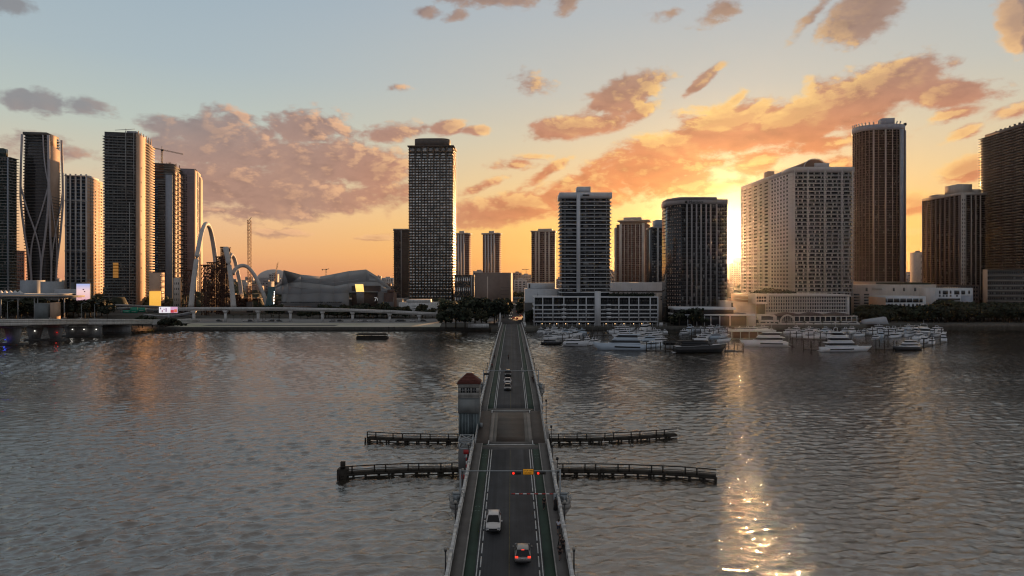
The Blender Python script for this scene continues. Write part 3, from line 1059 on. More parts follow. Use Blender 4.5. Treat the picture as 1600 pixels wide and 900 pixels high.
T = Tower('windowless_block', 'broad brown windowless block with thin horizontal grooves behind the shore trees', frame_of(742, 796, 801, 700, -8, 'r'), zof(426, 700), cat='building')
brn = mat('brown_cladding', (.20, .16, .14), .8, vary=.08)
T.core(brn)
T.block('lower_wall', brn, -T.w / 2 - .2, T.w * .22, -T.d / 2 - .5, -T.d / 2 + 1, 0, T.h - 4)
gr = MB().box(T.w * .25, T.w / 2 - .5, -T.d / 2 - .12, -T.d / 2 + .1, 0, .35).mesh('groove', dark_c)
for z_ in (8, 12, 16, 20, 23):
    put('groove', gr, T.t, (0, 0, z_))
T.piers(cream_c, 'f', [T.w * .37], 1.0, 2, T.h - 4, .7)
T.block('doorway', black_m, -T.w * .5 + .5, -T.w * .28, -T.d / 2 - .7, -T.d / 2 - .3, 0, 12)

T = Tower('mottled_tower', 'far beige tower with mottled balcony stacks, left of the black and white banded tower', frame_of(830, 866, 869, 900, -10, 'r'), zof(362, 900))
T.core(mat('maroon_wall', (.16, .09, .08), .8), .3)
nf = 34
T.slabs(cream_c, nf, 0, T.h, .35, .3)
T.windows(dark_glass, [('f', 0, T.w, 14, 0, T.h, nf, dict(fw=.5, fh=.55, skip=.2))])
T.piers(cream_c, 'f', [T.w * k for k in (.20, .34, .62, .78)], 2.2, 0, T.h, .7)
T.block('roof_slab', cream_c, -T.w / 2 - .8, T.w / 2 + .8, -T.d / 2 - .8, T.d / 2 + .8, T.h, T.h + 1.6)
T.block('roof_box', cream_c, -T.w * .22, T.w * .36, -T.d * .3, T.d * .3, T.h + 1.6, T.h + 4.5)

# black and white banded tower on the shore, with its long podium
D0 = 486
pl = frame_of(877.5, 953, None, D0 + 4, 0, 'l', 24)
T = Tower('banded_tower', 'black and white banded slab tower with one broad white stripe and a square roof box', pl, zof(301, D0 + 4))
zb = zof(457, D0 + 4) - T.z0
w_ = T.w
offwhite = mat('painted_white', (.62, .64, .66), .6, vary=.08, scale=.1, streak=.12)
T.core(dark_glass, .5)
nf = 25
T.slabs(offwhite, nf, zb, T.h - 4, 1.1, .46)
T.rails(dark_glass, 'f', .3, w_ * .30, zb, T.h - 4, nf, 1.05)
T.rails(dark_glass, 'f', w_ * .40, w_, zb, T.h - 4, nf, 1.05)
T.windows(dark_glass, [('f', 1, w_ - 1, 14, zb, T.h - 4, nf, dict(fw=.86, fh=.7, o=-.1)), ('r', 0, T.d, 8, zb, T.h - 4, nf, dict(fw=.8, fh=.6, o=-.1)), ('l', 0, T.d, 8, zb, T.h - 4, nf, dict(fw=.8, fh=.6, o=-.1))])
mb = MB()
for k in range(26):
    j = random.randrange(nf); u = random.choice((.02, .12, .45, .55, .72, .82))
    z_ = zb + (T.h - 4 - zb) / nf * j + .5
    T.faces['f'].box(mb, w_ * u, w_ * (u + random.uniform(.04, .12)), -.2, .15 + random.random() * .6, z_, z_ + 1.8, random.random())
mb.build('balcony_screen', grey_glass, T.t, kind='stuff')
T.piers(offwhite, 'f', [w_ * .345], w_ * .075, zb, T.h, 1.7, name='white_stripe')
T.piers(grey_c, 'f', [w_ * k for k in (.07, .50, .68, .93)], .55, zb, T.h - 4, .4)
T.block('roof_band', offwhite, -w_ / 2 - 1.4, w_ / 2 + 1.4, -T.d / 2 - 1.4, T.d / 2 + 1.4, T.h - 4, T.h)
T.block('roof_box', offwhite, -w_ * .16, w_ * .115, -T.d * .3, T.d * .3, T.h, T.h + 5)
MB().box(-w_ * .07, w_ * .07, -T.d / 2 - 1.55, -T.d / 2 - 1.42, T.h - 2.6, T.h - 1.4).build('roof_sign', black_m, T.t)
T.block('lower_core', dark_glass, -w_ / 2 + 1, w_ / 2 - 1, -T.d / 2 + 1.5, T.d / 2, 0, zb)

pl = frame_of(833.5, 1028, None, D0 - 6, 0, 'l', 26)
T = Tower('banded_podium', 'long low white framed apartment block over the marina promenade, under the banded tower', pl, zof(464, D0 - 6), cat='building')
T.core(dark_glass, 1.6, T.h - .5)
w_ = T.w
zs = [zof(y_, D0 - 6) - T.z0 for y_ in (502.5, 496, 490, 484, 477, 464.5)]
sl = MB().box(-w_ / 2, w_ / 2, -T.d / 2, T.d / 2, -.45, .45).mesh('floor_slab', offwhite)
for z_ in zs:
    put('floor_slab', sl, T.t, (0, 0, z_))
F_ = T.faces['f']
for px_ in (834.5, 848, 864, 881, 903, 916, 967, 983, 998, 1016, 1028):
    u = (px_ - 833.5) * (D0 - 6) / F
    mb = MB(); F_.box(mb, u - .35, u + .35, -.5, .12, 0 if px_ in (834.5, 903, 1028) else zs[0] + .4, T.h); mb.build('column', offwhite, T.t)
mb = MB()
for (a_, b_) in ((929, 938),):
    F_.box(mb, (a_ - 833.5) * .45, (b_ - 833.5) * .45, -.5, 2.0, 0, zof(455, D0 - 6) - T.z0)
mb.build('stair_tower', offwhite, T.t)
mb = MB()
for j in range(4):
    for k in range(46):
        F_.box(mb, w_ * (k + .1) / 46, w_ * (k + .9) / 46, -1.5, -1.3, zs[j] + .5, zs[j + 1] - .5, random.random())
for k in range(46):
    F_.box(mb, w_ * (k + .1) / 46, w_ * (k + .9) / 46, -1.5, -1.3, zs[4] + .5, T.h - .6, random.random() * .8)
mb.build('window', dark_glass, T.t, kind='stuff')
mb = MB()
for px_ in (881, 951):
    for j in range(4):
        u = (px_ - 833.5) * .45
        F_.box(mb, u - 1.6, u + 1.6, .1, 1.3, zs[j + 1] - .6, zs[j + 1] + .9)
mb.build('bay_balcony', offwhite, T.t)
warm = lamp_mat('promenade_lamp', (1.0, .62, .30), 2.2)
for px_ in (847, 859, 870, 884, 905, 919, 947, 961, 975, 990, 1003, 1016):
    u = (px_ - 833.5) * .45
    mb = MB(); F_.box(mb, u - .18, u + .18, -.4, -.1, zof(506, 480) - T.z0 - .2, zof(506, 480) - T.z0 + .2); mb.build('ceiling_lamp', warm, T.t)
plants = T
T = Tower('white_annex', 'plain pale low annex with a blank wall at the left end of the long podium', frame_of(820.5, 880, None, 512, 0, 'l', 40), zof(452, 512), cat='building')
T.core(offwhite)
T.block('roof_box', offwhite, -T.w * .42, T.w * .3, -T.d * .3, T.d * .4, T.h, T.h + 4.5)
T.block('plinth', dark_c, -T.w / 2 - .3, T.w / 2, -T.d / 2 - .3, T.d / 2, 0, T.h - 10)
T.block('vent', dark_glass, -T.w * .40, -T.w * .36, -T.d * .3 - .2, -T.d * .2, T.h + .8, T.h + 4)
T = Tower('white_hall', 'wide pale windowless hall between the banded tower and the dark ribbed tower', frame_of(952, 1052, None, 560, 0, 'l', 50), zof(442, 560), cat='building')
T.core(offwhite)
T.block('roof_edge', dark_c, -T.w / 2 - .2, T.w * .40, -T.d / 2 - .4, -T.d / 2 + 1, T.h - 7.5, T.h - 6.5)
T.block('front_wing', cream_c, T.w * .22, T.w * .55, -T.d / 2 - 12, -T.d / 2 - .2, 0, T.h - 8.5)
T.windows(dark_glass, [('f', T.w * .74, T.w * .98, 3, T.h - 14, T.h - 10, 2, dict(fw=.8, fh=.4, o=12.2))])

T = Tower('bronze_tower', 'pinkish brown tower with a flared flat roof, left of the dark ribbed tower', frame_of(963, 1012, 1018, 760, -20, 'r'), zof(350, 760))
T.core(mat('bronze_wall', (.27, .15, .11), .7), .2)
nf = 36
zb = 16
T.windows(brown_glass, [('f', T.w * .14, T.w * .86, 16, zb, T.h, nf, dict(fw=.55, fh=.6)), ('f', .3, T.w * .07, 2, zb, T.h, nf, dict(fw=.6, fh=.5)), ('r', 0, T.d, 8, zb, T.h, nf, dict(fw=.6, fh=.5))])
T.piers(cream_c, 'f', [T.w * k for k in (.14, .86)], 3.2, zb, T.h + 1, .5)
T.piers(cream_c, 'f', [T.w * k for k in (.26, .38, .5, .62, .74)], .6, zb, T.h, .35)
T.slabs(tan_c, 12, zb, T.h, .25, .3)
T.block('balcony_stack', cream_c, -T.w / 2 - 2.5, -T.w / 2, -T.d / 2 + 1, T.d / 2, zb, T.h - 3)
T.block('roof_neck', tan_c, -T.w * .40, T.w * .42, -T.d * .4, T.d * .4, T.h, T.h + 3.5)
T.block('roof_slab', cream_c, -T.w * .47, T.w * .52, -T.d * .5, T.d * .5, T.h + 3.5, T.h + 5)
T.block('roof_box', cream_c, -T.w * .30, T.w * .24, -T.d * .3, T.d * .3, T.h + 5, T.h + 8.5)
T.slabs(cream_c, 2, 2, zb, 1.0, .8, name='podium_slab')

T = Tower('notched_tower', 'dark tower with plain grey shear walls squeezed between the bronze and the ribbed towers', frame_of(1018, 1056, None, 640, 0, 'l', 26), zof(356, 640))
T.core(dark_glass, .3)
T.piers(grey_c, 'f', [T.w * .26, T.w * .66], T.w * .08, 0, T.h, .8, name='shear_wall')
T.block('rear_mass', blue_grey, -T.w * .25, T.w * .5, -T.d * .3, T.d * .4, T.h, T.h + 8)
T.piers(blue_grey, 'f', [T.w * .86], T.w * .3, 0, T.h + 5.5, .5, name='side_wall')
T.block('roof_slab', grey_c, -T.w * .5, T.w * .5, -T.d * .5, T.d * .5, T.h, T.h + 1)
T.windows(dark_glass, [('f', T.w * .02, T.w * .6, 8, 0, T.h, 34, dict(fw=.8, fh=.7))])

# dark ribbed hotel tower with the chamfered parapet (the sun touches its right edge)
D0 = 500
pl = frame_of(1064.5, 1137, None, D0, 0, 'l', 30)
T = Tower('ribbed_tower', 'dark hotel tower with pale vertical ribs whose right edge touches the sun', pl, zof(319, D0))
w2, d2 = T.w / 2, T.d / 2
ch = 7.5
planp = [(-w2, -d2), (w2 - 8, -d2), (w2, -d2 + .6), (w2, d2), (-w2 - ch, d2), (-w2 - ch, -d2 + 13)]
MB().prism(planp, 0, T.h).build('core', dark_glass, T.t)
ribc = mat('rib_concrete', (.36, .33, .32), .7, vary=.1, streak=.15)
zb = zof(481, D0) - T.z0
for px_ in (1073, 1080.5, 1088, 1095, 1103, 1110, 1119.5):
    u = (px_ - 1064.5) * D0 / F
    mb = MB(); T.faces['f'].box(mb, u - .5, u + .5, -.1, .9, zb, T.h); mb.build('rib', ribc, T.t)
nf = 28
sl = MB().prism([(x * 1.004, y * 1.008) for x, y in planp], 0, .22).mesh('spandrel', mat('spandrel_grey', (.16, .145, .14), .6))
for j in range(nf):
    put('spandrel', sl, T.t, (0, 0, zb + (T.h - zb) / nf * j))
T.windows(brown_glass, [('f', .3, T.w * .75, 18, zb, T.h, nf, dict(fw=.85, fh=.75, o=.12))])
T.windows(dark_glass, [('f', T.w * .78, T.w - .6, 4, zb, T.h, nf, dict(fw=.92, fh=.85, o=.12))], name='corner_window')
# chamfer face: dark bays with small windows in a pale warm tone
mb = MB()
for j in range(nf):
    for i in range(6):
        t0 = (i + .25) / 6; t1 = (i + .7) / 6
        ax, ay = -w2 - ch * t0, -d2 + 13 * t0
        bx, by = -w2 - ch * t1, -d2 + 13 * t1
        nx_, ny_ = -.866, -.5
        z_ = zb + (T.h - zb) / nf * (j + .35); z2 = z_ + (T.h - zb) / nf * .42
        if random.random() < .85:
            mb.hull([(bx, by, z_), (ax, ay, z_), (ax + nx_ * .25, ay + ny_ * .25, z_), (bx + nx_ * .25, by + ny_ * .25, z_)],
                    [(bx, by, z2), (ax, ay, z2), (ax + nx_ * .25, ay + ny_ * .25, z2), (bx + nx_ * .25, by + ny_ * .25, z2)], 0, random.random())
mb.build('chamfer_window', mat('pale_window', (.30, .22, .18), .35, rnd=.4), T.t, kind='stuff')
planq = [(x * 1.02, y * 1.03) for x, y in planp]
mb = MB()
n = len(planq)
MB().prism(planq, T.h, T.h + 3.6).build('parapet', ribc, T.t)
MB().prism([(-w2 - 1, -d2 - .9), (w2 - 8, -d2 - .9), (w2 - 8, d2), (-w2 - ch, d2), (-w2 - ch, -d2 + 12)], T.h + 3.6, T.h + 5.2).build('parapet_cap', ribc, T.t)


# flat lettering
def text_mesh(name, s, size, mats, parent, loc, rot, ext=.02, align='CENTER', kind=None):
    cu = bpy.data.curves.new(name, 'FONT')
    cu.body = s
    cu.size = size
    cu.extrude = ext
    cu.align_x = align
    cu.align_y = 'CENTER'
    ob = bpy.data.objects.new('tmp', cu)
    col.objects.link(ob)
    bpy.context.view_layer.update()
    dg = bpy.context.evaluated_depsgraph_get()
    me = bpy.data.meshes.new_from_object(ob.evaluated_get(dg))
    me.name = name
    me.materials.clear(); me.materials.append(mats)
    bpy.data.objects.remove(ob)
    o = put(name, me, parent, loc, kind=kind)
    o.rotation_euler = rot
    return o


text_mesh('hotel_sign', 'Marriott', 3.0, black_m, T.t, (-w2 + 10.5, -d2 - 1.15, T.h + 1.4), (R(90), 0, 0), .08)
MB().prism([(0, 0), (1.2, 0), (1.9, .2), (1.2, .35), (0.3, .3)], 0, 1.6).build('sign_emblem', black_m, T.t, (-w2 + 2.2, -d2 - 1.4, T.h + .6))
T.slabs(ribc, 1, zb - 3, zb, .8, .7, name='base_slab')
hotel = T
# its podium: long low white decks towards the marina
T = Tower('hotel_podium', 'low white decked podium with dark strip windows at the foot of the ribbed tower', frame_of(1055, 1170, None, 478, 0, 'l', 22), zof(490, 478), cat='building')
T.core(dark_glass, 1.2)
for (a_, b_, y0_, y1_) in ((1055, 1180, 491, 493.5), (1055, 1150, 480.5, 484.5)):
    mb = MB(); mb.box((a_ - 1112.5) * .448, (b_ - 1112.5) * .448, -T.d / 2 - .4, T.d / 2, zof(y1_, 478) - T.z0, zof(y0_, 478) - T.z0); mb.build('deck_slab', offwhite, T.t)
T.block('upper_band', brown_glass, -T.w / 2 + 1, T.w * .30, -T.d / 2 + 1, T.d / 2 - 1, zof(491, 478) - T.z0, zof(484.5, 478) - T.z0)
for px_ in (1074, 1088, 1100, 1110, 1124, 1140):
    mb = MB(); T.faces['f'].box(mb, (px_ - 1055) * .448, (px_ - 1055) * .448 + .6, -.2, .2, 0, zof(493, 478) - T.z0); mb.build('column', offwhite, T.t)
T.block('end_wall', cream_c, T.w * .5 - .2, T.w * .5 + 5, -T.d / 2 - .1, T.d / 2, 0, zof(490, 478) - T.z0)
T.block('rear_wall', cream_c, T.w * .20, T.w * .30, -T.d / 2 + 6, T.d / 2 - .3, 0, zof(470, 490) - T.z0)

T = Tower('glare_terraces', 'low cream terraces far behind the podium at the foot of the sun gap', frame_of(1130, 1166, None, 760, 0, 'l', 40), zof(472, 760), cat='building')
T.core(cream_c)
T.slabs(white_c, 3, 1, T.h, .8, .4)
T.block('upper_terrace', tan_c, -T.w * .3, T.w * .5, 0, T.d / 2, T.h, T.h + 3)
# little stepped tower in the glare of the gap
T = Tower('gap_building', 'small stepped block far off in the sun glare right of the ribbed tower', frame_of(1143, 1172, None, 2100, 0, 'l', 40), zof(411, 2100), cat='building')
T.core(tan_c)
T.windows(brown_glass, [('f', 0, T.w, 8, 0, T.h, 13, dict(fw=.6, fh=.5))])
T.slabs(cream_c, 13, 0, T.h, .2, .3)
T.block('upper_floor', tan_c, -T.w * .30, T.w * .5, -T.d * .4, T.d * .4, T.h, T.h + 16)

# the big condo with the arched roof
D0 = 558
pl = frame_of(1240.5, 1331, 1161, D0, 1.0, 'l')
T = Tower('arched_roof_tower', 'huge pale balconied condominium block with an arched roof vault, right of the sun', pl, zof(266, D0))
w_, d_ = T.w, T.d
zb = zof(463, D0) - T.z0
T.core(dark_glass, .4)
nf = 32
zt = T.h - 1.5
condo = mat('condo_white', (.56, .53, .51), .7, vary=.08, scale=.06, streak=.1)
T.slabs(condo, nf, zb, zt, 1.5, .42)
fl = (zt - zb) / nf
T.piers(condo, 'f', [0, w_ * .228, w_ * .52, w_ * .815, w_], .75, zb, T.h, 1.65)
mb = MB()
for j in range(nf):
    z_ = zb + fl * j
    for k in range(22):
        u = w_ * (k + .5) / 22
        T.faces['f'].box(mb, u - w_ / 44 * .96, u + w_ / 44 * .96, 1.3, 1.42, z_ + .2, z_ + 1.15, random.random())
mb.build('railing', mat('slatted_railing', (.20, .195, .19), .5, rnd=.35), T.t, kind='stuff')
T.windows(grey_glass, [('f', .5, w_ - .5, 24, zb, zt, nf, dict(fw=.62, fh=.66, o=-.1, skip=.15))])
mb = MB()
for j in range(nf):
    z_ = zb + fl * j
    for k in range(10):
        u = w_ * (k + .5) / 10 + random.uniform(-1, 1)
        T.faces['f'].box(mb, u - .25, u + .25, -.2, 1.2, z_, z_ + fl)
mb.build('balcony_divider', condo, T.t, kind='stuff')
T.block('roof_band', condo, -w_ / 2 - 1.6, w_ / 2 + 1.6, -d_ / 2 - 1.6, -d_ / 2 + 22, T.h - 1.2, T.h + 2.6)
# long side: solid wall with punched windows, then balconies
side = MB()
side.box(-w_ / 2 - 1.35, -w_ / 2 + .3, -d_ / 2 - .4, -d_ / 2 + d_ * .40, zb, T.h)
side.build('side_wall', condo, T.t)
T.windows(dark_glass, [('l', d_ * .62, d_ * .94, 6, zb, zt, nf, dict(fw=.42, fh=.5, o=1.42))], name='side_window')
T.piers(condo, 'l', [d_ * k for k in (.0, .12, .24, .36, .46, .58)], 1.0, zb, T.h, 1.9)
mb = MB()
for j in range(nf):
    T.faces['l'].box(mb, 0, d_ * .59, 1.4, 1.5, zb + fl * j + .2, zb + fl * j + 1.15, random.random())
mb.build('side_railing', condo, T.t, kind='stuff')
T.block('rear_roof_band', condo, -w_ / 2 - 1.6, w_ / 2, -d_ / 2 + 22, d_ / 2 + 1.6, T.h - 1.2, T.h + 2.0)
T.block('roof_hut', tan_c, -w_ * .48, -w_ * .36, -d_ * .5 + 56, -d_ * .5 + 66, T.h + 2.0, T.h + 8)
# arched vault on the roof
mb = MB()
loops = []
for y_ in (-d_ / 2 + 4, -d_ / 2 + 40):
    loops.append([(w_ * .40 * .46 * math.cos(t) - w_ * .10, y_, T.h + 2.6 + 7.0 * math.sin(t)) for t in np.linspace(0, math.pi, 14)])
mb.loft(loops[::-1])
mb.build('roof_vault', mat('vault_copper', (.22, .13, .09), .6), T.t)
rimb = MB()
rimb.tube([(w_ * .42 * .46 * math.cos(t) - w_ * .10, -d_ / 2 + 3.6, T.h + 2.6 + 7.4 * math.sin(t)) for t in np.linspace(0, math.pi, 16)], .4, 5)
rimb.build('vault_rim', condo, T.t)
T.block('roof_box', condo, -w_ * .12, w_ * .12, -d_ / 2 + 1, -d_ / 2 + 3.4, T.h + 2.6, T.h + 6.2)
big_condo = T

# curved tall tower
D0 = 690
zt = zof(203, D0)
cx, cy = pos(1372, D0 + 16)
t = thing('curved_tower', 'very tall brown curved tower with vertical ribs and a stepped crown', 'high-rise', (cx, cy, GROUND_Z), R(-8))
H_ = zt - GROUND_Z
A_, B_ = 24.2, 19.0
def ell(k=1.0, n=36, dx=0):
    return [((A_ + dx) * k * math.copysign(abs(math.cos(a)) ** .75, math.cos(a)), (B_ + dx) * k * math.copysign(abs(math.sin(a)) ** .9, math.sin(a))) for a in np.linspace(0, 2 * math.pi, n, endpoint=False)]
MB().prism(ell(.965), 0, H_).build('core', brown_glass, t)
rose = mat('rose_brown', (.18, .135, .12), .7, vary=.12)
sl = MB().prism(ell(1.0), 0, .38).mesh('floor_slab', rose)
zb = zof(440, D0) - GROUND_Z
nf = 60
for j in range(nf):
    put('floor_slab', sl, t, (0, 0, zb + (H_ - zb) / nf * j))
E = ell(1.0, 72)
dz = (H_ - zb) / nf
mbp = MB()
lightp = mat('pale_pier', (.38, .34, .32), .7, vary=.1)
for i in range(36, 73, 2):
    x, y = E[i % 72]
    mb = MB()
    r_ = .75 if i in (50, 54, 60, 66) else .38
    mb.bar((x * 1.015, y * 1.02, zb), (x * 1.015, y * 1.02, H_), r_)
    mb.build('pier', lightp if i in (50, 54, 56, 60, 66) else rose, t)
x, y = E[61]
MB().bar((x * 1.01, y * 1.02, zb), (x * 1.01, y * 1.02, H_), 2.0).build('white_stripe', blue_grey, t)
mb = MB()
E2 = ell(.975, 144)
for j in range(nf):
    for i in range(72, 144):
        if random.random() < .7:
            x0_, y0_ = E2[i]; x1_, y1_ = E2[(i + 1) % 144]
            z_ = zb + dz * j + .5
            xm, ym = x0_ * .3 + x1_ * .7, y0_ * .3 + y1_ * .7
            mb.hull([(x0_, y0_, z_), (xm, ym, z_), (xm * .99, ym * .99, z_), (x0_ * .99, y0_ * .99, z_)][::-1], [(x0_, y0_, z_ + 1.5), (xm, ym, z_ + 1.5), (xm * .99, ym * .99, z_ + 1.5), (x0_ * .99, y0_ * .99, z_ + 1.5)][::-1], 0, random.random())
mb.build('window', brown_glass, t, kind='stuff')
MB().prism(ell(1.01), H_, H_ + 5.5).build('crown', blue_grey, t)
mb = MB()
for i in range(36, 62, 2):
    x, y = E[i]
    mb.bar((x * 1.0, y * 1.0, H_ + 5.5), (x * 1.04, y * 1.04, H_ + 8.2), .5)
mb.build('crown_fins', blue_grey, t)
MB().box(-1, 11, -B_ * .7, -2, H_ + 5.5, H_ + 12.5).build('roof_box', blue_grey, t)
MB().box(A_ - 2.2, A_ - .4, -B_ * .5, -B_ * .3, H_ + 5.5, H_ + 8).build('roof_hut', black_m, t)
MB().prism(ell(1.03), 0, zb).build('base', dark_c, t)

# brown tower with a white stair stripe
pl = frame_of(1500, 1540, 1443, 650, 3, 'l')
T = Tower('stair_stripe_tower', 'brown balconied tower with a white window stripe at its corner and pale roof boxes', pl, zof(305, 650))
w_, d_ = T.w, T.d
T.core(brown_glass, .4)
nf = 48
T.slabs(rose, nf, 12, T.h, 1.0, .4)
T.windows(brown_glass, [('f', w_ * .24, w_, 8, 12, T.h, nf, dict(fw=.6, fh=.6)), ('l', 0, d_, 16, 12, T.h, nf, dict(fw=.6, fh=.6))])
T.piers(rose, 'l', [d_ * k for k in np.linspace(0, 1, 9)], 1.6, 12, T.h, 1.1)
T.piers(cream_c, 'f', [w_ * .11], w_ * .2, 0, T.h + 1, 1.3, name='white_stripe')
T.piers(cream_c, 'f', [w_ * .42, w_ * .6, w_ * .78], .5, 12, T.h, 1.05)
mb = MB()
for j in range(28):
    for u in (.06, .15):
        T.faces['f'].box(mb, w_ * u - .35, w_ * u + .35, 1.2, 1.36, 8 + (T.h - 10) / 28 * j, 8 + (T.h - 10) / 28 * j + 1.8, .3)
mb.build('stripe_window', dark_glass, T.t, kind='stuff')
T.block('roof_band', cream_c, -w_ / 2 - 1, w_ / 2 + 1, -d_ / 2 - 1, d_ / 2 + 1, T.h, T.h + 2.5)
T.block('roof_box', cream_c, -w_ * .5, w_ * .05, -d_ * .45, -d_ * .1, T.h + 2.5, T.h + 11)
T.block('roof_hut', cream_c, w_ * .15, w_ * .5, -d_ * .4, 0, T.h + 2.5, T.h + 6.5)
T.block('rear_hut', cream_c, -w_ * .5, -w_ * .1, d_ * .1, d_ * .35, T.h + 2.5, T.h + 4.6)

# right-hand edge: dark tower with wavy balconies
pl = frame_of(1604, 1690, 1533, 610, -2, 'l')
T = Tower('wavy_tower', 'dark tower with rippling balcony edges, cut off by the right edge of the photo', pl, zof(196, 610))
w_, d_ = T.w, T.d
T.core(dark_glass, 1.0)
nf = 50
wave = []
w2, d2 = w_ / 2, d_ / 2
for i in range(49):
    y_ = d2 - d_ * i / 48
    wave.append((-w2 - 1.0 - .9 * abs(math.sin(i * math.pi / 12)) ** .6 , y_))
planw = [(x, y) for x, y in wave] + [(w2 + 1, -d2 - 1), (w2 + 1, d2 + 1), (-w2, d2 + 2.2), (-w2 - 1.8, d2 + 1.6)]
bron = mat('umber_balcony', (.15, .12, .105), .55, vary=.15)
sl = MB().prism(planw, 0, .42).mesh('floor_slab', bron)
zb = zof(420, 610) - T.z0
for j in range(nf + 1):
    put('floor_slab', sl, T.t, (0, 0, zb + (T.h - zb) / nf * j))
mb = MB()
for j in range(nf):
    z_ = zb + (T.h - zb) / nf * j
    for i in range(48):
        (x0_, y0_), (x1_, y1_) = wave[i], wave[i + 1]
        mb.hull([(x0_, y0_, z_ + .4), (x1_, y1_, z_ + .4), (x1_ + .08, y1_, z_ + .4), (x0_ + .08, y0_, z_ + .4)], [(x0_, y0_, z_ + 1.25), (x1_, y1_, z_ + 1.25), (x1_ + .08, y1_, z_ + 1.25), (x0_ + .08, y0_, z_ + 1.25)], 0, random.random())
mb.build('railing', glass('smoked_rail', (.07, .05, .04), .18, .3), T.t, kind='stuff')
T.windows(brown_glass, [('l', 1, d_ - 1, 22, zb, T.h, nf, dict(fw=.8, fh=.75, o=-.8))])
T.piers(bron, 'l', [d_ * k for k in (.05, .3, .55, .8)], .7, zb, T.h, -.2)
T.block('roof_band', bron, -w2 + 1, w2, -d2, d2 - 4, T.h, T.h + 3.5)
mb = MB()
for k in range(7):
    y_ = -d2 + 5 + k * 6.3
    mb.box(-w2 + 1.4, -w2 + 2.2 + random.random(), y_, y_ + 1.2, T.h + 3.5, T.h + 4.3 + random.random() * 1.5)
mb.build('roof_plant', bron, T.t)
# its parking podium, facing the park
T = Tower('parking_podium', 'brown parking podium with pale level lines and peach end wall under the wavy tower', frame_of(1543, 1720, 1537, 590, -14, 'l'), zof(422, 590), cat='building')
T.core(dark_c, 1.0)
T.slabs(cream_c, 9, 0, T.h, .0, .35)
T.windows(brown_glass, [('f', 0, T.w, 50, 0, T.h, 9, dict(fw=.5, fh=.35, o=-.9))])
T.block('end_wall', orange_c, -T.w / 2 - .8, -T.w / 2 - .1, -T.d / 2 - .3, T.d / 2, 0, T.h + .6)

# ------------------------------------------------------------------ the causeway bridge
BX = -0.25
PROFILE = [(40, 2.9), (60, 3.6), (76, 4.5), (87, 5.2), (105, 5.9), (123, 6.7), (134, 7.5), (146, 8.1), (160, 8.4), (172, 8.5), (250, 8.1), (365, 6.9), (440, 5.2), (470, 4.2), (500, 3.1), (540, 2.62), (2600, 2.62)]
def deck_z(y):
    for (a, za), (b, zb_) in zip(PROFILE, PROFILE[1:]):
        if y <= b:
            return za + (zb_ - za) * (y - a) / (b - a)
    return PROFILE[-1][1]

br_conc = mat('bridge_concrete', (.34, .33, .31), .8, vary=.18, scale=.5, streak=.35)
br_white = mat('balustrade_paint', (.64, .64, .62), .75, vary=.22, scale=.9, streak=.25)
walk_m = mat('sidewalk_concrete', (.115, .11, .105), .85, vary=.15, scale=.5, bump=.2)
bike_m = mat('green_lane', (.015, .042, .027), .8, vary=.3, scale=.35)
road_m = mat('bridge_asphalt', (.040, .041, .045), .8, vary=.25, scale=.22, bump=.25, bscale=8)
def worn_road(m):
    t = NT(m.node_tree); b = m.node_tree.nodes['Principled BSDF']
    old = b.inputs['Base Color'].links[0].from_socket
    tcn = t.new('ShaderNodeTexCoord'); p = tcn.outputs['Object']
    lane = t.noise(t.v('MULTIPLY', p, (1.15, .012, 0)), 1.0, 3, .6)
    patch = t.noise(t.v('MULTIPLY', p, (.30, .07, 0)), 1.0, 2, .5)
    spot = t.noise(t.v('MULTIPLY', p, (.9, .5, 0)), 1.0, 4, .7)
    k = t.m('MULTIPLY', t.rng(lane, .3, .7, .60, 1.42), t.rng(patch, .40, .60, .82, 1.18))
    k = t.m('MULTIPLY', k, t.rng(spot, .60, .74, 1.0, .66))
    n = t.new('ShaderNodeVectorMath', operation='SCALE')
    t.put(n.inputs[0], old); t.put(n.inputs['Scale'], k)
    t.put(b.inputs['Base Color'], n.outputs[0])
worn_road(road_m)
leaf_m = mat('steel_grating', (.050, .036, .027), .6, vary=.35, scale=.25, metal=.2)
joint_m = mat('joint_concrete', (.105, .10, .095), .8, vary=.2, scale=.6)
line_m = mat('road_paint', (.55, .56, .55), .7, vary=.25, scale=1.2)
iron = mat('painted_steel', (.33, .36, .37), .5, vary=.15)
L0, L1 = 123.5, 146.5      # bascule leaf

bridge = thing('causeway_bridge', 'long two lane drawbridge crossing the bay to the shore, green bike lanes beside the road', 'bridge', (BX, 0, 0))


STATIONS = sorted(set([a for a, _ in PROFILE] + [52, 68, 81, 96, 114, 128, 140, 154, 166, 190, 210, 230, 270, 300, 330, 400, 455]))


def strip(name, x0, x1, y0, y1, m, dz=0.0, thick=.25, step=6.0, kind=None, parent=bridge, rim=None):
    n = max(1, int((y1 - y0) / step))
    ys = sorted([y0, y1] + [q for q in STATIONS if y0 + .01 < q < y1 - .01])
    mb = MB()
    mb.loft([[(x0, y, deck_z(y) + dz - thick), (x1, y, deck_z(y) + dz - thick), (x1, y, deck_z(y) + dz), (x0, y, deck_z(y) + dz)] for y in ys])
    # loft runs away from the camera: turn faces outward
    mb.Fc = [f[::-1] for f in mb.Fc]
    o = mb.build(name, m, parent, kind=kind)
    return o


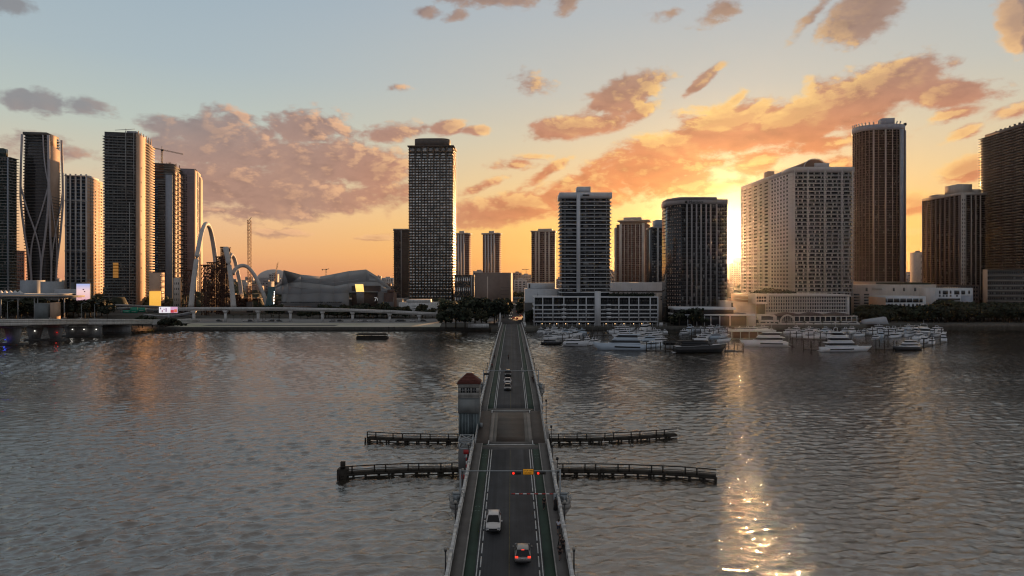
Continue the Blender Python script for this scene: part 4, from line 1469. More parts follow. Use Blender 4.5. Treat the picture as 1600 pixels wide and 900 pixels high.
NEAR_Y, FAR_Y = 40.0, 474.0
for (a, b) in ((NEAR_Y, L0), (L1, FAR_Y)):
    strip('road_surface', -3.86, 3.86, a, b, road_m)
    for sx in (-1, 1):
        x0, x1 = sorted((sx * 3.86, sx * 5.05))
        strip('bike_lane', x0, x1, a, b, bike_m, dz=.004)
        x0, x1 = sorted((sx * 5.05, sx * 5.2))
        strip('kerb', x0, x1, a, b, br_conc, dz=.15, thick=.4)
        x0, x1 = sorted((sx * 5.2, sx * 6.55))
        strip('sidewalk', x0, x1, a, b, walk_m, dz=.145, thick=.4)
        x0, x1 = sorted((sx * 5.9, sx * 6.9))
        strip('edge_girder', x0, x1, a, b, br_conc, dz=-.28, thick=1.5)
    strip('deck_girder', -5.0, 5.0, a, b, br_conc, dz=-.3, thick=1.0)
# leaf
strip('leaf_grating', -2.65, 2.65, L0 + 1.2, L1 - 1.2, leaf_m, dz=.01)
strip('leaf_end_plate', -3.86, 3.86, L0, L0 + 1.2, joint_m, dz=.01)
strip('leaf_end_plate', -3.86, 3.86, L1 - 1.2, L1, joint_m, dz=.01)
for sx in (-1, 1):
    x0, x1 = sorted((sx * 2.66, sx * 3.3)); strip('leaf_lane_edge', x0, x1, L0 + 1.2, L1 - 1.2, mat('leaf_grey', (.13, .12, .105), .7, vary=.2), dz=.014)
    x0, x1 = sorted((sx * 3.31, sx * 4.1)); strip('leaf_lane_edge', x0, x1, L0 + 1.2, L1 - 1.2, mat('leaf_pale', (.20, .18, .16), .7, vary=.2), dz=.02)
    x0, x1 = sorted((sx * 4.11, sx * 6.3)); strip('leaf_walkway', x0, x1, L0, L1, mat('leaf_brown', (.075, .06, .05), .75, vary=.25), dz=.1)
    x0, x1 = sorted((sx * 5.6, sx * 6.5)); strip('leaf_girder', x0, x1, L0, L1, iron, dz=-.1, thick=2.2)
gb = MB()
for k in range(24):
    x = -2.5 + 5.0 * k / 23
    ys = [L0 + 1.2 + (L1 - L0 - 2.4) * i / 6 for i in range(7)]
    for a, b in zip(ys, ys[1:]):
        gb.bar((x, a, deck_z(a) + .008), (x, b, deck_z(b) + .008), .012)
gb.build('grating_bar', leaf_m, bridge, kind='stuff')
# painted frame round the leaf
for (yy, s_) in ((L1 + .3, -1), (L0 - .6, 1)):
    strip('white_line', -4.3, 4.3, yy, yy + .32, line_m, dz=.03, thick=.02)
    for sx in (-1, 1):
        a, b = sorted((yy + .16, yy + s_ * 2.2))
        x0, x1 = sorted((sx * 3.9, sx * 4.1)); strip('white_line', x0, x1, a, b, line_m, dz=.125, thick=.02)
strip('expansion_joint', -3.8, 3.8, L0 - 3.4, L0 - 3.25, joint_m, dz=.006, thick=.02)
strip('expansion_joint', -3.8, 3.8, L1 + 2.4, L1 + 2.6, joint_m, dz=.006, thick=.02)
strip('approach_plate', -5.0, 5.0, L1 + .7, L1 + 2.4, joint_m, dz=.008, thick=.02)
strip('approach_plate', -5.0, 5.0, L0 - 3.2, L0 - .7, joint_m, dz=.008, thick=.02)
# lane lines: solid outer lines, broken inner lines with raised dividers
for sx in (-1, 1):
    x0, x1 = sorted((sx * 3.60, sx * 3.72))
    strip('lane_line', x0, x1, NEAR_Y, L0 - 3.4, line_m, dz=.008, thick=.01)
    strip('lane_line', x0, x1, L1 + 2.6, FAR_Y, line_m, dz=.008, thick=.01, step=10)
    x0, x1 = sorted((sx * 3.22, sx * 3.36))
    strip('lane_line', x0, x1, 101, L0 - 3.4, line_m, dz=.008, thick=.01)
    strip('lane_line', x0, x1, L1 + 2.6, 215, line_m, dz=.008, thick=.01, step=10)
    y = NEAR_Y
    while y < 101:
        strip('lane_dash', x0, x1, y, min(y + 2.6, 101), line_m, dz=.008, thick=.01)
        y += 3.3
dbl = mat('centre_line_paint', (.10, .085, .04), .8, vary=.4, scale=1)
strip('centre_line', -.12, -.02, NEAR_Y, L0 - 3.4, dbl, dz=.005, thick=.01)
strip('centre_line', -.12, -.02, L1 + 2.6, FAR_Y, dbl, dz=.005, thick=.01, step=10)
# bicycle symbols: small chevron pairs on the green lanes
for (y, sx) in ((L0 - 8, -1), (L0 - 8, 1), (164, -1), (164, 1), (92, -1)):
    for k in (0, 1.6):
        z_ = deck_z(y + k) + .014
        mb = MB()
        for s2 in (-1, 1):
            mb.add([(sx * 4.45, y + k + .5, z_), (sx * 4.45, y + k + .28, z_), (sx * 4.45 + s2 * .34, y + k - .1, z_), (sx * 4.45 + s2 * .34, y + k + .12, z_)], [[0, 1, 2, 3] if s2 < 0 else [3, 2, 1, 0]])
        mb.build('lane_symbol', mat('green_white_paint', (.10, .17, .14), .7), bridge)

# balustrades
BAY = 6.55
def balustrade_mesh(L):
    mb = MB()
    mb.box(-.16, .16, 0, L, 0, .22)
    mb.box(-.17, .17, 0, L, .86, 1.06)
    mb.box(-.22, .22, -.25, .25, 0, 1.18)
    k = int(L / .55)
    for i in range(k):
        y = .35 + (L - .5) * i / k
        mb.box(-.09, .09, y, y + .30, .2, .88)
    return mb.mesh('balustrade_panel', br_white)
bm_ = balustrade_mesh(BAY)
def rail_run(y0, y1, side):
    n = max(1, round((y1 - y0) / BAY))
    st_ = (y1 - y0) / n
    for i in range(n):
        y = y0 + i * st_
        o = put('balustrade_panel', bm_, bridge, (side * 6.68, y, deck_z(y) + .1))
        o.rotation_euler = (math.atan2(deck_z(y + st_) - deck_z(y), st_), 0, 0)
        o.scale = (1, st_ / BAY, 1)
for side in (-1, 1):
    rail_run(NEAR_Y, L0 - 1, side)
    rail_run(L1 + 1, FAR_Y - 2, side)
    # open steel railing on the leaf
    mb = MB()
    n = 14
    for i in range(n + 1):
        y = L0 - .6 + (L1 - L0 + 1.2) * i / n
        mb.bar((side * 6.42, y, deck_z(y)), (side * 6.42, y, deck_z(y) + 1.25), .07)
    for h_ in (.45, .85, 1.22):
        ys = [L0 - .6 + (L1 - L0 + 1.2) * i / 6 for i in range(7)]
        for a, b in zip(ys, ys[1:]):
            mb.bar((side * 6.42, a, deck_z(a) + h_), (side * 6.42, b, deck_z(b) + h_), .045)
    mb.build('leaf_railing', mat('railing_white', (.55, .55, .53), .5, vary=.1), bridge)
    y = (L0 + L1) / 2 + 4
    strip('walk_joint', *sorted((side * 4.2, side * 6.2)), y, y + .2, joint_m, dz=.12, thick=.02)
# piers: walls under the deck standing in the water
pm = MB()
pm.box(-6.2, 6.2, -.7, .7, -1.5, 4.0)
pm.box(-6.8, 6.8, -.9, .9, 3.2, 4.0)
for k in (-4.5, 0, 4.5):
    pm.box(k - .9, k + .9, -1.1, 1.1, -1.5, 1.0)
pme = pm.mesh('pier', br_conc)
for y in list(range(46, 118, 13)) + list(range(162, 470, 13)):
    o = put('pier', pme, bridge, (0, y, 0))
    o.scale = (1, 1, (deck_z(y) - 1.2) / 4.0)
for y in (L0 - 3.4, L1 + 3.4):
    MB().box(-8.4, 8.2, -3.2, 3.2, -1.5, 3.6).box(-6.6, 6.6, -2.8, 2.8, 3.6, deck_z(y) - 1.2).build('bascule_pier', br_conc, bridge, (0, y, 0))

# far end: abutment and twin obelisk gateposts
for px_, lab in ((781.5, 'white obelisk gatepost on the left of the road where the bridge lands'), (819, 'white obelisk gatepost on the right of the road where the bridge lands')):
    x, y = pos(px_, 465)
    t = thing('gatepost', lab, 'obelisk', (x, y, 4.1), 0, 'obelisk gateposts')
    MB().box(-1.3, 1.3, -1.3, 1.3, -1.6, .8).box(-1.0, 1.0, -1.0, 1.0, .8, 1.8).build('pedestal', br_white, t)
    MB().hull([(-.75, -.75, 1.8), (.75, -.75, 1.8), (.75, .75, 1.8), (-.75, .75, 1.8)], [(-.38, -.38, 7.6), (.38, -.38, 7.6), (.38, .38, 7.6), (-.38, .38, 7.6)]).hull([(-.38, -.38, 7.6), (.38, -.38, 7.6), (.38, .38, 7.6), (-.38, .38, 7.6)], [(-.02, -.02, 8.4), (.02, -.02, 8.4), (.02, .02, 8.4), (-.02, .02, 8.4)]).build('shaft', br_white, t)

# the avenue that carries on through the city
mb = MB()
ys = [474, 480, 500, 520, 540, 700, 1000, 1800, 2500]
hw = [5.0, 6, 9, 10, 10, 10, 10, 10, 10]
mb.loft([[(BX - h_, y, deck_z(y) - .6), (BX + h_, y, deck_z(y) - .6), (BX + h_, y, deck_z(y) + .03), (BX - h_, y, deck_z(y) + .03)] for y, h_ in zip(ys, hw)])
mb.Fc = [f[::-1] for f in mb.Fc]
mb.build('avenue', asphalt, kind='structure')
mb = MB()
mb.loft([[(BX - 9, y, .0), (BX + 9, y, .0), (BX + 7, y, max(2.4, deck_z(y) - .3)), (BX - 7, y, max(2.4, deck_z(y) - .3))] for y in (452, 474, 500, 530)])
mb.Fc = [f[::-1] for f in mb.Fc]
mb.build('embankment', soil, kind='structure')

# bridge tender's house
t = thing('tender_house', 'square bridge tender house with red hip roof and three windows beside the drawbridge', 'tower', (-8.35, 134, 0))
hw_, hd = 2.05, 2.3
ren = mat('tender_render', (.34, .33, .30), .8, vary=.15, scale=.6, streak=.3)
teal = mat('tender_streaked', (.13, .165, .17), .75, vary=.3, scale=.6, streak=.6)
MB().box(-hw_ * .98, hw_ * .98, -hd * .98, hd, -1.5, 6.0).build('base_wall', br_conc, t)
MB().box(-hw_ * .95, hw_ * .95, -hd * .95, hd, 6.0, 10.6).build('lower_wall', teal, t)
for k in range(7):
    MB().box(-hw_ * .9 + k * .54 + (k * k % 3) * .05, -hw_ * .9 + k * .54 + .14 + (k * 5 % 4) * .06, -hd * .95 - .1, -hd * .95, 6.1, 10.4).build('wall_panel', mat('pale_streak', (.16, .195, .20), .7, vary=.3, scale=.8), t)
MB().box(-hw_, hw_, -hd, hd, 10.6, 13.6).build('middle_wall', mat('tender_grey', (.22, .235, .23), .8, vary=.1), t)
MB().box(-hw_ * .8, hw_ * .55, -hd - .06, -hd, 10.9, 13.2).build('wall_panel', mat('tender_panel', (.26, .275, .265), .8), t)
MB().box(-hw_ - .12, hw_ + .12, -hd - .12, hd + .12, 13.6, 13.8).build('string_course', ren, t)
# upper wall with real openings
mb = MB()
zw0, zw1 = 14.55, 15.5
mb.box(-hw_, hw_, -hd, hd, 13.8, zw0).box(-hw_, hw_, -hd, hd, zw1, 16.3)
for a, b in ((-hw_, -1.5), (-.78, -.42), (.30, .66), (1.38, hw_)):
    mb.box(a, b, -hd, -hd + .3, zw0, zw1)
mb.box(-hw_, -hw_ + .3, -hd + .3, hd, zw0, zw1).box(hw_ - .3, hw_, -hd + .3, hd, zw0, zw1).box(-hw_ + .3, hw_ - .3, hd - .3, hd, zw0, zw1)
mb.build('upper_wall', ren, t)
for a, b in ((-1.5, -.78), (-.42, .30), (.66, 1.38)):
    wob = MB().box(a, b, -hd + .14, -hd + .2, zw0, zw1).build('window', dark_glass, t)
    MB().box((a + b) / 2 - .03, (a + b) / 2 + .03, -hd + .08, -hd + .14, zw0, zw1).box(a, b, -hd + .08, -hd + .135, (zw0 + zw1) / 2 - .02, (zw0 + zw1) / 2 + .02).build('glazing_bar', br_white, wob)
rt = mat('red_roof_tile', (.13, .036, .026), .75, vary=.3, scale=2.5)
e = .28
# hip roof in four faces, with tile courses
mb = MB()
zr0, zr1 = 16.3, 18.1
ridge_ = .5
Rl = [(-hw_ - e, -hd - e), (hw_ + e, -hd - e), (hw_ + e, hd + e), (-hw_ - e, hd + e)]
mb.add([(x, y, zr0) for x, y in Rl] + [(-ridge_, 0, zr1), (ridge_, 0, zr1)], [[0, 1, 5, 4], [1, 2, 5], [2, 3, 4, 5], [3, 0, 4], [3, 2, 1, 0]])
ro = mb.build('roof', rt, t)
for k in range(7):
    f = (k + .5) / 7.5
    z_ = zr0 + (zr1 - zr0) * f
    yy = -(hd + e) * (1 - f); xx = (hw_ + e) * (1 - f) + ridge_ * f
    MB().bar((-xx, yy - .02, z_ + .03), (xx, yy - .02, z_ + .03), .045).build('tile_course', rt, ro)
MB().box(-hw_ - .15, hw_ + .15, -hd - .15, hd + .15, 16.12, 16.3).build('eave', ren, t)
MB().box(1.9, 2.6, -.5, .6, 7.4, 7.6).box(1.9, 2.6, -.5, -.44, 7.6, 8.4).build('access_platform', iron, t)

# steel machinery frame on the near pier, left of the road
t = thing('machinery_frame', 'pale steel lattice frame over a grey machinery box, left of the drawbridge leaf', 'steel frame', (-8.0, 119.5, 0))
MB().box(-1.25, 1.0, -1.9, 2.6, 2.5, 7.2).build('housing', mat('housing_grey', (.16, .16, .155), .7, vary=.2), t)
mb = MB()
for z_ in (7.25, 8.7):
    for a, b in (((-1.2, -1.6), (1.1, -1.6)), ((1.1, -1.6), (1.1, 2.4)), ((1.1, 2.4), (-1.2, 2.4)), ((-1.2, 2.4), (-1.2, -1.6))):
        mb.bar((a[0], a[1], z_), (b[0], b[1], z_), .11)
mb.build('top_frame', iron, t)
for x, y in ((-1.2, -1.6), (1.1, -1.6), (1.1, 2.4), (-1.2, 2.4)):
    MB().bar((x, y, 7.2), (x, y, 8.8), .11).build('post', iron, t)
for a, b in (((-1.2, -1.6, 7.3), (1.1, -1.6, 8.7)), ((1.1, -1.6, 7.3), (-1.2, -1.6, 8.7)), ((-1.2, -1.6, 8.72), (1.1, 2.4, 8.72)), ((1.1, -1.6, 8.72), (-1.2, 2.4, 8.72))):
    MB().bar(a, b, .08).build('brace', iron, t)
MB().ball((.1, -1.95, 5.9), .28).build('bell', iron, t)

red_lamp = lamp_mat('red_signal_lamp', (1.0, .03, .015), .6)
sig_black = mat('signal_black', (.012, .012, .012), .5, vary=0)


def gantry(y, zbeam, label, sign):
    t = thing('signal_gantry', label, 'gantry', (BX, y, 0))
    zd = deck_z(y)
    for sx in (-1, 1):
        MB().bar((sx * 6.95, 0, zd - 1.2), (sx * 6.95, 0, zbeam + .25), .115, sides=8).build('post', iron, t)
        MB().box(sx * 6.95 - .3, sx * 6.95 + .3, -.3, .3, zd - 1.4, zd + .2).build('post_base', iron, t)
        # the belt of a hexagonal balcony pod that carries the gate machinery
        pod = MB()
        hexp = [(sx * 7.45 + 1.0 * math.cos(a), 1.15 * math.sin(a)) for a in np.linspace(0, 2 * math.pi, 8, endpoint=False)]
        pod.hull([(sx * 7.1 + (x - sx * 7.45) * .45, q * .45, zd - 1.9) for x, q in hexp], [(x, q, zd - .6) for x, q in hexp])
        pod.prism(hexp, zd - .6, zd + .05)
        pod.prism([(sx * 7.45 + 1.0 * math.cos(a) * .98, 1.15 * math.sin(a) * .98) for a in np.linspace(0, 2 * math.pi, 8, endpoint=False)], zd + .05, zd + .3)
        pod.build('balcony_pod', br_conc, t)
        mb = MB()
        for k in range(8):
            a, b = hexp[k], hexp[(k + 1) % 8]
            for h_ in (.7, 1.25):
                mb.bar((a[0], a[1], zd + h_), (b[0], b[1], zd + h_), .035)
            mb.bar((a[0], a[1], zd + .3), (a[0], a[1], zd + 1.25), .04)
        mb.build('pod_railing', iron, t)
        MB().box(sx * 7.5 - .42, sx * 7.5 + .42, -.4, .4, zd + .3, zd + 1.35).box(sx * 7.5 - .5, sx * 7.5 + .5, -.48, .48, zd + 1.35, zd + 1.5).build('gate_cabinet', steel, t)
    MB().bar((-6.95, 0, zbeam), (6.95, 0, zbeam), .075, sides=8).build('beam', iron, t)
    return t


g1 = gantry(95, 9.95, 'near overhead signal gantry with amber sign and two red lights across the road', True)
zb_ = 9.95
for sx_px in (802.5, 841.0):
    x = (sx_px - 797.5) * 95 / F
    so = MB().box(x - .28, x + 1.05, -.42, -.16, zb_ - .38, zb_ - .02).build('signal_head', sig_black, g1)
    mb = MB(); mb.prism([(x + .17 * math.cos(a), zb_ - .2 + .17 * math.sin(a)) for a in np.linspace(0, 2 * math.pi, 12, endpoint=False)], 0, .06)
    mb.V = [(v[0], -.42 - v[2], v[1]) for v in mb.V]
    mb.build('red_light', red_lamp, so)
    for k in (.4, .8):
        mb = MB(); mb.prism([(x + k + .13 * math.cos(a), zb_ - .2 + .13 * math.sin(a)) for a in np.linspace(0, 2 * math.pi, 10, endpoint=False)], 0, .04)
        mb.V = [(v[0], -.42 - v[2], v[1]) for v in mb.V]
        mb.build('dark_lens', mat('dark_lens', (.03, .03, .02), .2, vary=0), so)
x0 = (817 - 797.5) * 95 / F
x1 = (834.3 - 797.5) * 95 / F
MB().box(x0, x1, -.30, -.2, zb_ - .45, zb_ + .40).build('sign_border', sig_black, g1)
sg = MB().box(x0 + .06, x1 - .06, -.34, -.3, zb_ - .39, zb_ + .34).build('sign_panel', mat('amber_sign', (.55, .27, .02), .6, vary=.15, scale=2, emit=(1, .42, .03, .10)), g1)
text_mesh('sign_text', 'STOP HERE', .27, sig_black, sg, ((x0 + x1) / 2 + .03, -.36, zb_ + .13), (R(90), 0, 0), .01)
text_mesh('sign_text', 'ON RED', .27, sig_black, sg, ((x0 + x1) / 2 - .03, -.36, zb_ - .19), (R(90), 0, 0), .01)
g2 = gantry(172, 13.3, 'far overhead signal gantry beyond the drawbridge, seen from behind', False)
for x in (-3.0, 2.6):
    MB().box(x, x + 1.1, .1, .3, 13.0, 13.35).build('signal_head', iron, g2)
MB().box(-6.9, -5.6, -.05, .05, 12.2, 12.7).build('side_sign', sig_black, g2)

# barrier arms
stripe_r = mat('barrier_red', (.45, .03, .03), .5, vary=.1)
stripe_w = mat('barrier_white', (.75, .74, .72), .5, vary=.1)
t = thing('barrier_gate', 'lowered red and white barrier arm across the right lane', 'barrier', (BX + 6.3, 95.2, deck_z(95)))
MB().box(-.25, .25, -.25, .25, 0, 1.25).build('gate_post', iron, t)
for k in range(11):
    a = -.3 - k * .53
    MB().box(a - .52, a, -.06, .06, 1.12 - .02 * k * 0, 1.26).build('arm_band', stripe_w if k % 2 else stripe_r, t)
t = thing('barrier_gate', 'raised red and white barrier arm standing upright left of the road', 'barrier', (-7.2, 108, 3.2))
MB().box(-.3, .3, -.3, .3, 0, 1.4).build('gate_post', iron, t)
for k in range(9):
    z_ = 1.4 + k * .55
    MB().box(-.08, .08, -.36, -.26, z_, z_ + .55).build('arm_band', stripe_w if k % 2 else stripe_r, t)
MB().box(-.45, .35, -.42, -.38, 5.8, 6.5).build('stop_plate', stripe_r, t)
MB().box(-.75, .15, -.5, -.44, 1.9, 2.6).build('stop_plate', stripe_r, t)

# lamp posts along both railings
def lamp_post(x, y, z):
    t = thing('lamp_post', 'black lamp post with a pale globe on the outer side of the left bridge railing', 'lamp post', (x, y, z))
    MB().bar((0, 0, -.4), (0, 0, 2.9), .085, sides=6).build('pole', black_m, t)
    MB().box(-.17, .17, -.17, .17, -.5, .25).build('base', black_m, t)
    mb = MB().ball((0, 0, 3.15), .21, seg=10, rings=7); mb.smooth = True
    mb.build('globe', mat('lamp_globe', (.34, .32, .28), .4, vary=0), t)
    MB().bar((0, 0, 2.86), (0, 0, 2.98), .2, r2=.14, sides=8).build('collar', black_m, t)
    return t
lp = None
for i in range(31):
    y = 62.2 + 13.1 * i
    if L0 - 3 < y < L1 + 2 or y > 470:
        continue
    for sx in (-1, 1):
        loc = (BX + sx * 7.08, y, deck_z(y) - .6)
        lab = 'black lamp post with a pale globe on the outer side of the %s bridge railing' % ('left' if sx < 0 else 'right')
        if lp is None:
            lp = lamp_post(*loc); o = lp
        else:
            o = copy_tree(lp, loc=loc)
        o['label'] = lab
        o['group'] = 'lamp posts along the %s railing' % ('left' if sx < 0 else 'right')
for (x, y, h_, lab) in ((6.95, 139, 4.2, 'thin bare pole on the right edge of the drawbridge leaf'), (6.95, 121, 4.0, 'thin bare pole just before the drawbridge leaf, right railing'), (6.9, 104, 3.6, 'bare post with a small box behind the right balcony pod')):
    t = thing('utility_pole', lab, 'pole', (x, y, deck_z(y)))
    MB().bar((0, 0, -.8), (0, 0, h_), .07, sides=6).build('pole', black_m, t)
    MB().box(-.18, .18, -.12, .12, h_ - .4, h_).build('head', black_m, t)

# ------------------------------------------------------------------ timber fenders in the channel
timber = mat('wet_timber', (.035, .028, .020), .85, vary=.45, scale=.8)


def fender(pts, label, end_block=None):
    """walkway on piles along the given water-level points"""
    t = thing('timber_fender', label, 'fender', (pts[0][0], pts[0][1], 0))
    P_ = [np.array((x - pts[0][0], y - pts[0][1])) for x, y in pts]
    seg = [np.linalg.norm(b - a) for a, b in zip(P_, P_[1:])]
    Lt = sum(seg)
    def at(s):
        for a, b, l in zip(P_, P_[1:], seg):
            if s <= l or b is P_[-1]:
                q = min(1, s / l)
                p = a + (b - a) * q
                d = (b - a) / l
                return p, d
            s -= l
    def run(name, off, z, hh, hwid, n=10, kind=None):
        mb = MB()
        for k in range(n):
            (p, d), (q, _) = at(Lt * k / n), at(Lt * (k + 1) / n)
            nrm = np.array((-d[1], d[0]))
            a = p + nrm * off; b = q + nrm * off
            w_ = nrm * hwid
            mb.hull([tuple(a - w_) + (z,), tuple(b - w_) + (z,), tuple(b + w_) + (z,), tuple(a + w_) + (z,)], [tuple(a - w_) + (z + hh,), tuple(b - w_) + (z + hh,), tuple(b + w_) + (z + hh,), tuple(a + w_) + (z + hh,)])
        return mb.build(name, timber, t)
    run('walkway', .0, .80, .24, .75)
    run('waling', -.85, .52, .34, .14)
    run('waling', -.85, .05, .16, .12)
    run('handrail', -.7, 2.12, .17, .09)
    run('midrail', -.7, 1.55, .11, .06)
    n = int(Lt / 2.05)
    pst = MB().box(-.11, .11, -.1, .1, .8, 2.2).mesh('rail_post', timber)
    pile = MB(); pile.bar((0, 0, -1.8), (0, 0, .85), .2, sides=7); pile = pile.mesh('pile', timber)
    for k in range(n + 1):
        if k % 3 != 2:
            p, d = at(min(Lt * .999, 2.05 * k))
            nrm = np.array((-d[1], d[0]))
            put('rail_post', pst, t, tuple(p - nrm * .7) + (0,))
    k = 0
    while k * 2.3 < Lt:
        p, d = at(k * 2.3)
        nrm = np.array((-d[1], d[0]))
        for off in ((-.75, .75) if k % 1 == 0 else (.75,)):
            put('pile', pile, t, tuple(p + nrm * off + d * random.uniform(-.12, .12)) + (0,))
        if k % 4 == 0:
            for dd in (-.42, .42):
                put('pile', pile, t, tuple(p - nrm * .8 + d * dd) + (.05,))
        k += 1
    if end_block:
        p, d = at(Lt * end_block)
        put('end_dolphin', MB().box(-.9, .9, -.9, .9, -1.5, 1.7).box(-.4, .4, -.3, .3, 1.7, 3.0).mesh('end_dolphin', timber), t, tuple(p) + (0,))
    return t


W = lambda px, py: pos(px, 37.0 * F / (py - HOR))
fender([W(862, 741.5), W(930, 741.5), W(990, 743), W(1060, 746), W(1119, 751)], 'near right timber fender walkway curving out from the bridge into the channel')
fender([W(858, 692.5), W(930, 692), W(990, 689), W(1055, 684)], 'far right timber fender walkway beyond the drawbridge, curving away')
fender([W(532, 747), W(580, 743.5), W(640, 741), W(716, 740)], 'near left timber fender walkway ending in a square post cluster', .02)
fender([W(576, 689), W(620, 691.5), W(670, 692.5), W(716, 692.5)], 'far left timber fender walkway beside the tender house')

# ------------------------------------------------------------------ vehicles
def car_materials(paint):
    return paint

tyre_m = mat('tyre_rubber', (.012, .012, .012), .85, vary=0)
rim_m = mat('alloy_rim', (.35, .36, .37), .3, metal=.8, vary=0)
glass_m = glass('car_glass', (.010, .012, .014), .06, .2)
tail_on = lamp_mat('tail_light_lit', (1.0, .06, .03), .55)
tail_off = mat('tail_light', (.22, .015, .012), .3, vary=0)
head_on = lamp_mat('headlight_lit', (1.0, .93, .8), 1.2)
head_off = mat('headlight_lens', (.35, .36, .38), .15, vary=0)
trim_m = mat('black_trim', (.015, .015, .016), .5, vary=0)
plate_m = mat('licence_plate', (.55, .55, .52), .5, vary=0)


def vehicle(name, label, cat, loc, rz, paint, lit_rear=False, lit_front=False, L=4.5, Wd=1.85, H=1.6, suv=True, simple=False, group=None):
    """front points to local -Y; base at the wheels' contact"""
    t = thing(name, label, cat, loc, rz, group)
    w = Wd / 2
    h = H
    belt = .58 * h + .02
    def sec(y, k, zb, zt, dome=.06):
        a = w * k
        return [(-a * .86, y, zb), (-a, y, zb + .16), (-a * 1.0, y, zt - .20), (-a * .93, y, zt - .03), (-a * .5, y, zt + dome * .7), (0, y, zt + dome), (a * .5, y, zt + dome * .7), (a * .93, y, zt - .03), (a, y, zt - .20), (a, y, zb + .16), (a * .86, y, zb)]
    f = -L / 2
    mb = MB()
    st_ = [(f, .80, .34, .62, .0), (f + .10, .90, .24, .72, .02), (f + .45, .97, .20, .80, .05), (f + 1.15, 1.0, .20, belt - .05, .06), (f + 1.6, 1.0, .20, belt, .02), (0, 1.0, .20, belt + .01, .0),
           (-f - .9, 1.0, .20, belt + .03, .0), (-f - .35, .98, .22, belt + .02, .02), (-f - .08, .92, .26, belt - .06, .0), (-f, .84, .34, .80, .0)]
    if not suv:
        st_[-3] = (-f - .55, .98, .22, belt + .02, .03); st_[-2] = (-f - .1, .92, .26, belt - .04, .0)
    mb.loft([sec(*x) for x in st_])
    mb.Fc = [q[::-1] for q in mb.Fc]
    mb.smooth = False
    mb.build('body', paint, t)
    # cabin: glass all round under a painted roof
    yb0, yt0 = f + 1.25, f + 2.0
    yt1, yb1 = (-f - .55, -f - .12) if suv else (-f - 1.45, -f - .75)
    a, b_ = w * .90, w * .72
    g = MB()
    lo = [(-a, yb0, belt), (a, yb0, belt), (a, yb1, belt), (-a, yb1, belt)]
    up = [(-b_, yt0, h - .06), (b_, yt0, h - .06), (b_, yt1, h - .06), (-b_, yt1, h - .06)]
    g.add([lo[0], lo[1], up[1], up[0]], [[0, 1, 2, 3]]); g.build('windscreen', glass_m, t)
    g = MB(); g.add([lo[2], lo[3], up[3], up[2]], [[0, 1, 2, 3]]); g.build('rear_window', glass_m, t)
    for s_, q in ((-1, (3, 0)), (1, (1, 2))):
        g = MB(); g.add([lo[q[0]], lo[q[1]], up[q[1]], up[q[0]]], [[0, 1, 2, 3]]); g.build('side_window', glass_m, t)
    r = MB()
    r.hull([(-b_ * 1.03, yt0 - .05, h - .07), (b_ * 1.03, yt0 - .05, h - .07), (b_ * 1.03, yt1 + .05, h - .07), (-b_ * 1.03, yt1 + .05, h - .07)],
           [(-b_ * .86, yt0 + .12, h), (b_ * .86, yt0 + .12, h), (b_ * .86, yt1 - .1, h), (-b_ * .86, yt1 - .1, h)])
    r.build('roof', paint, t)
    pl_ = MB()
    for i in range(4):
        pl_.bar(lo[i], up[i], .045)
    ym = (yb0 + yt1) / 2
    for s_ in (-1, 1):
        pl_.bar((s_ * a, ym, belt), (s_ * b_, ym, h - .06), .04)
    pl_.build('roof_pillar', paint, t)
    for s_ in (-1, 1):
        MB().box(s_ * w * .62, s_ * w * .95, f - .01, f + .12, .62, .76).build('headlight', head_on if lit_front else head_off, t)
        MB().box(s_ * w * .58, s_ * w * .96, -f - .10, -f + .015, .80, 1.0).build('taillight', tail_on if lit_rear else tail_off, t)
        MB().box(s_ * (w + .02), s_ * (w + .22), yb0 + .25, yb0 + .38, belt - .04, belt + .12).build('wing_mirror', paint, t)
        for y in (f + .85, -f - .85):
            wh = MB()
            loops = [[(s_ * (w - x), y + .33 * k * math.cos(q), .33 + .33 * k * math.sin(q)) for q in np.linspace(0, 2 * math.pi, 14, endpoint=False)] for x, k in ((.24, .9), (.22, 1.0), (.04, 1.0), (.01, .9))]
            wh.loft(loops)
            if s_ < 0:
                wh.Fc = [q[::-1] for q in wh.Fc]
            wo = wh.build('wheel', tyre_m, t)
            rm = MB()
            loops = [[(s_ * (w + x), y + .2 * math.cos(q), .33 + .2 * math.sin(q)) for q in np.linspace(0, 2 * math.pi, 10, endpoint=False)] for x in (-.05, .0)]
            rm.loft(loops)
            if s_ < 0:
                rm.Fc = [q[::-1] for q in rm.Fc]
            rm.build('rim', rim_m, wo)
    MB().box(-w * .80, w * .80, f - .05, f + .08, .28, .46).build('front_bumper', trim_m, t)
    MB().box(-w * .55, w * .55, f - .015, f + .05, .50, .66).build('grille', trim_m, t)
    MB().box(-w * .82, w * .82, -f - .08, -f + .06, .28, .48).build('rear_bumper', trim_m, t)
    MB().box(-.26, .26, -f + .0, -f + .03, .66, .80).build('licence_plate', plate_m, t)
    if lit_rear:
        MB().box(-.16, .16, yt1 + .0, yt1 + .06, h - .10, h - .03).build('brake_light', tail_on, t)
    return t


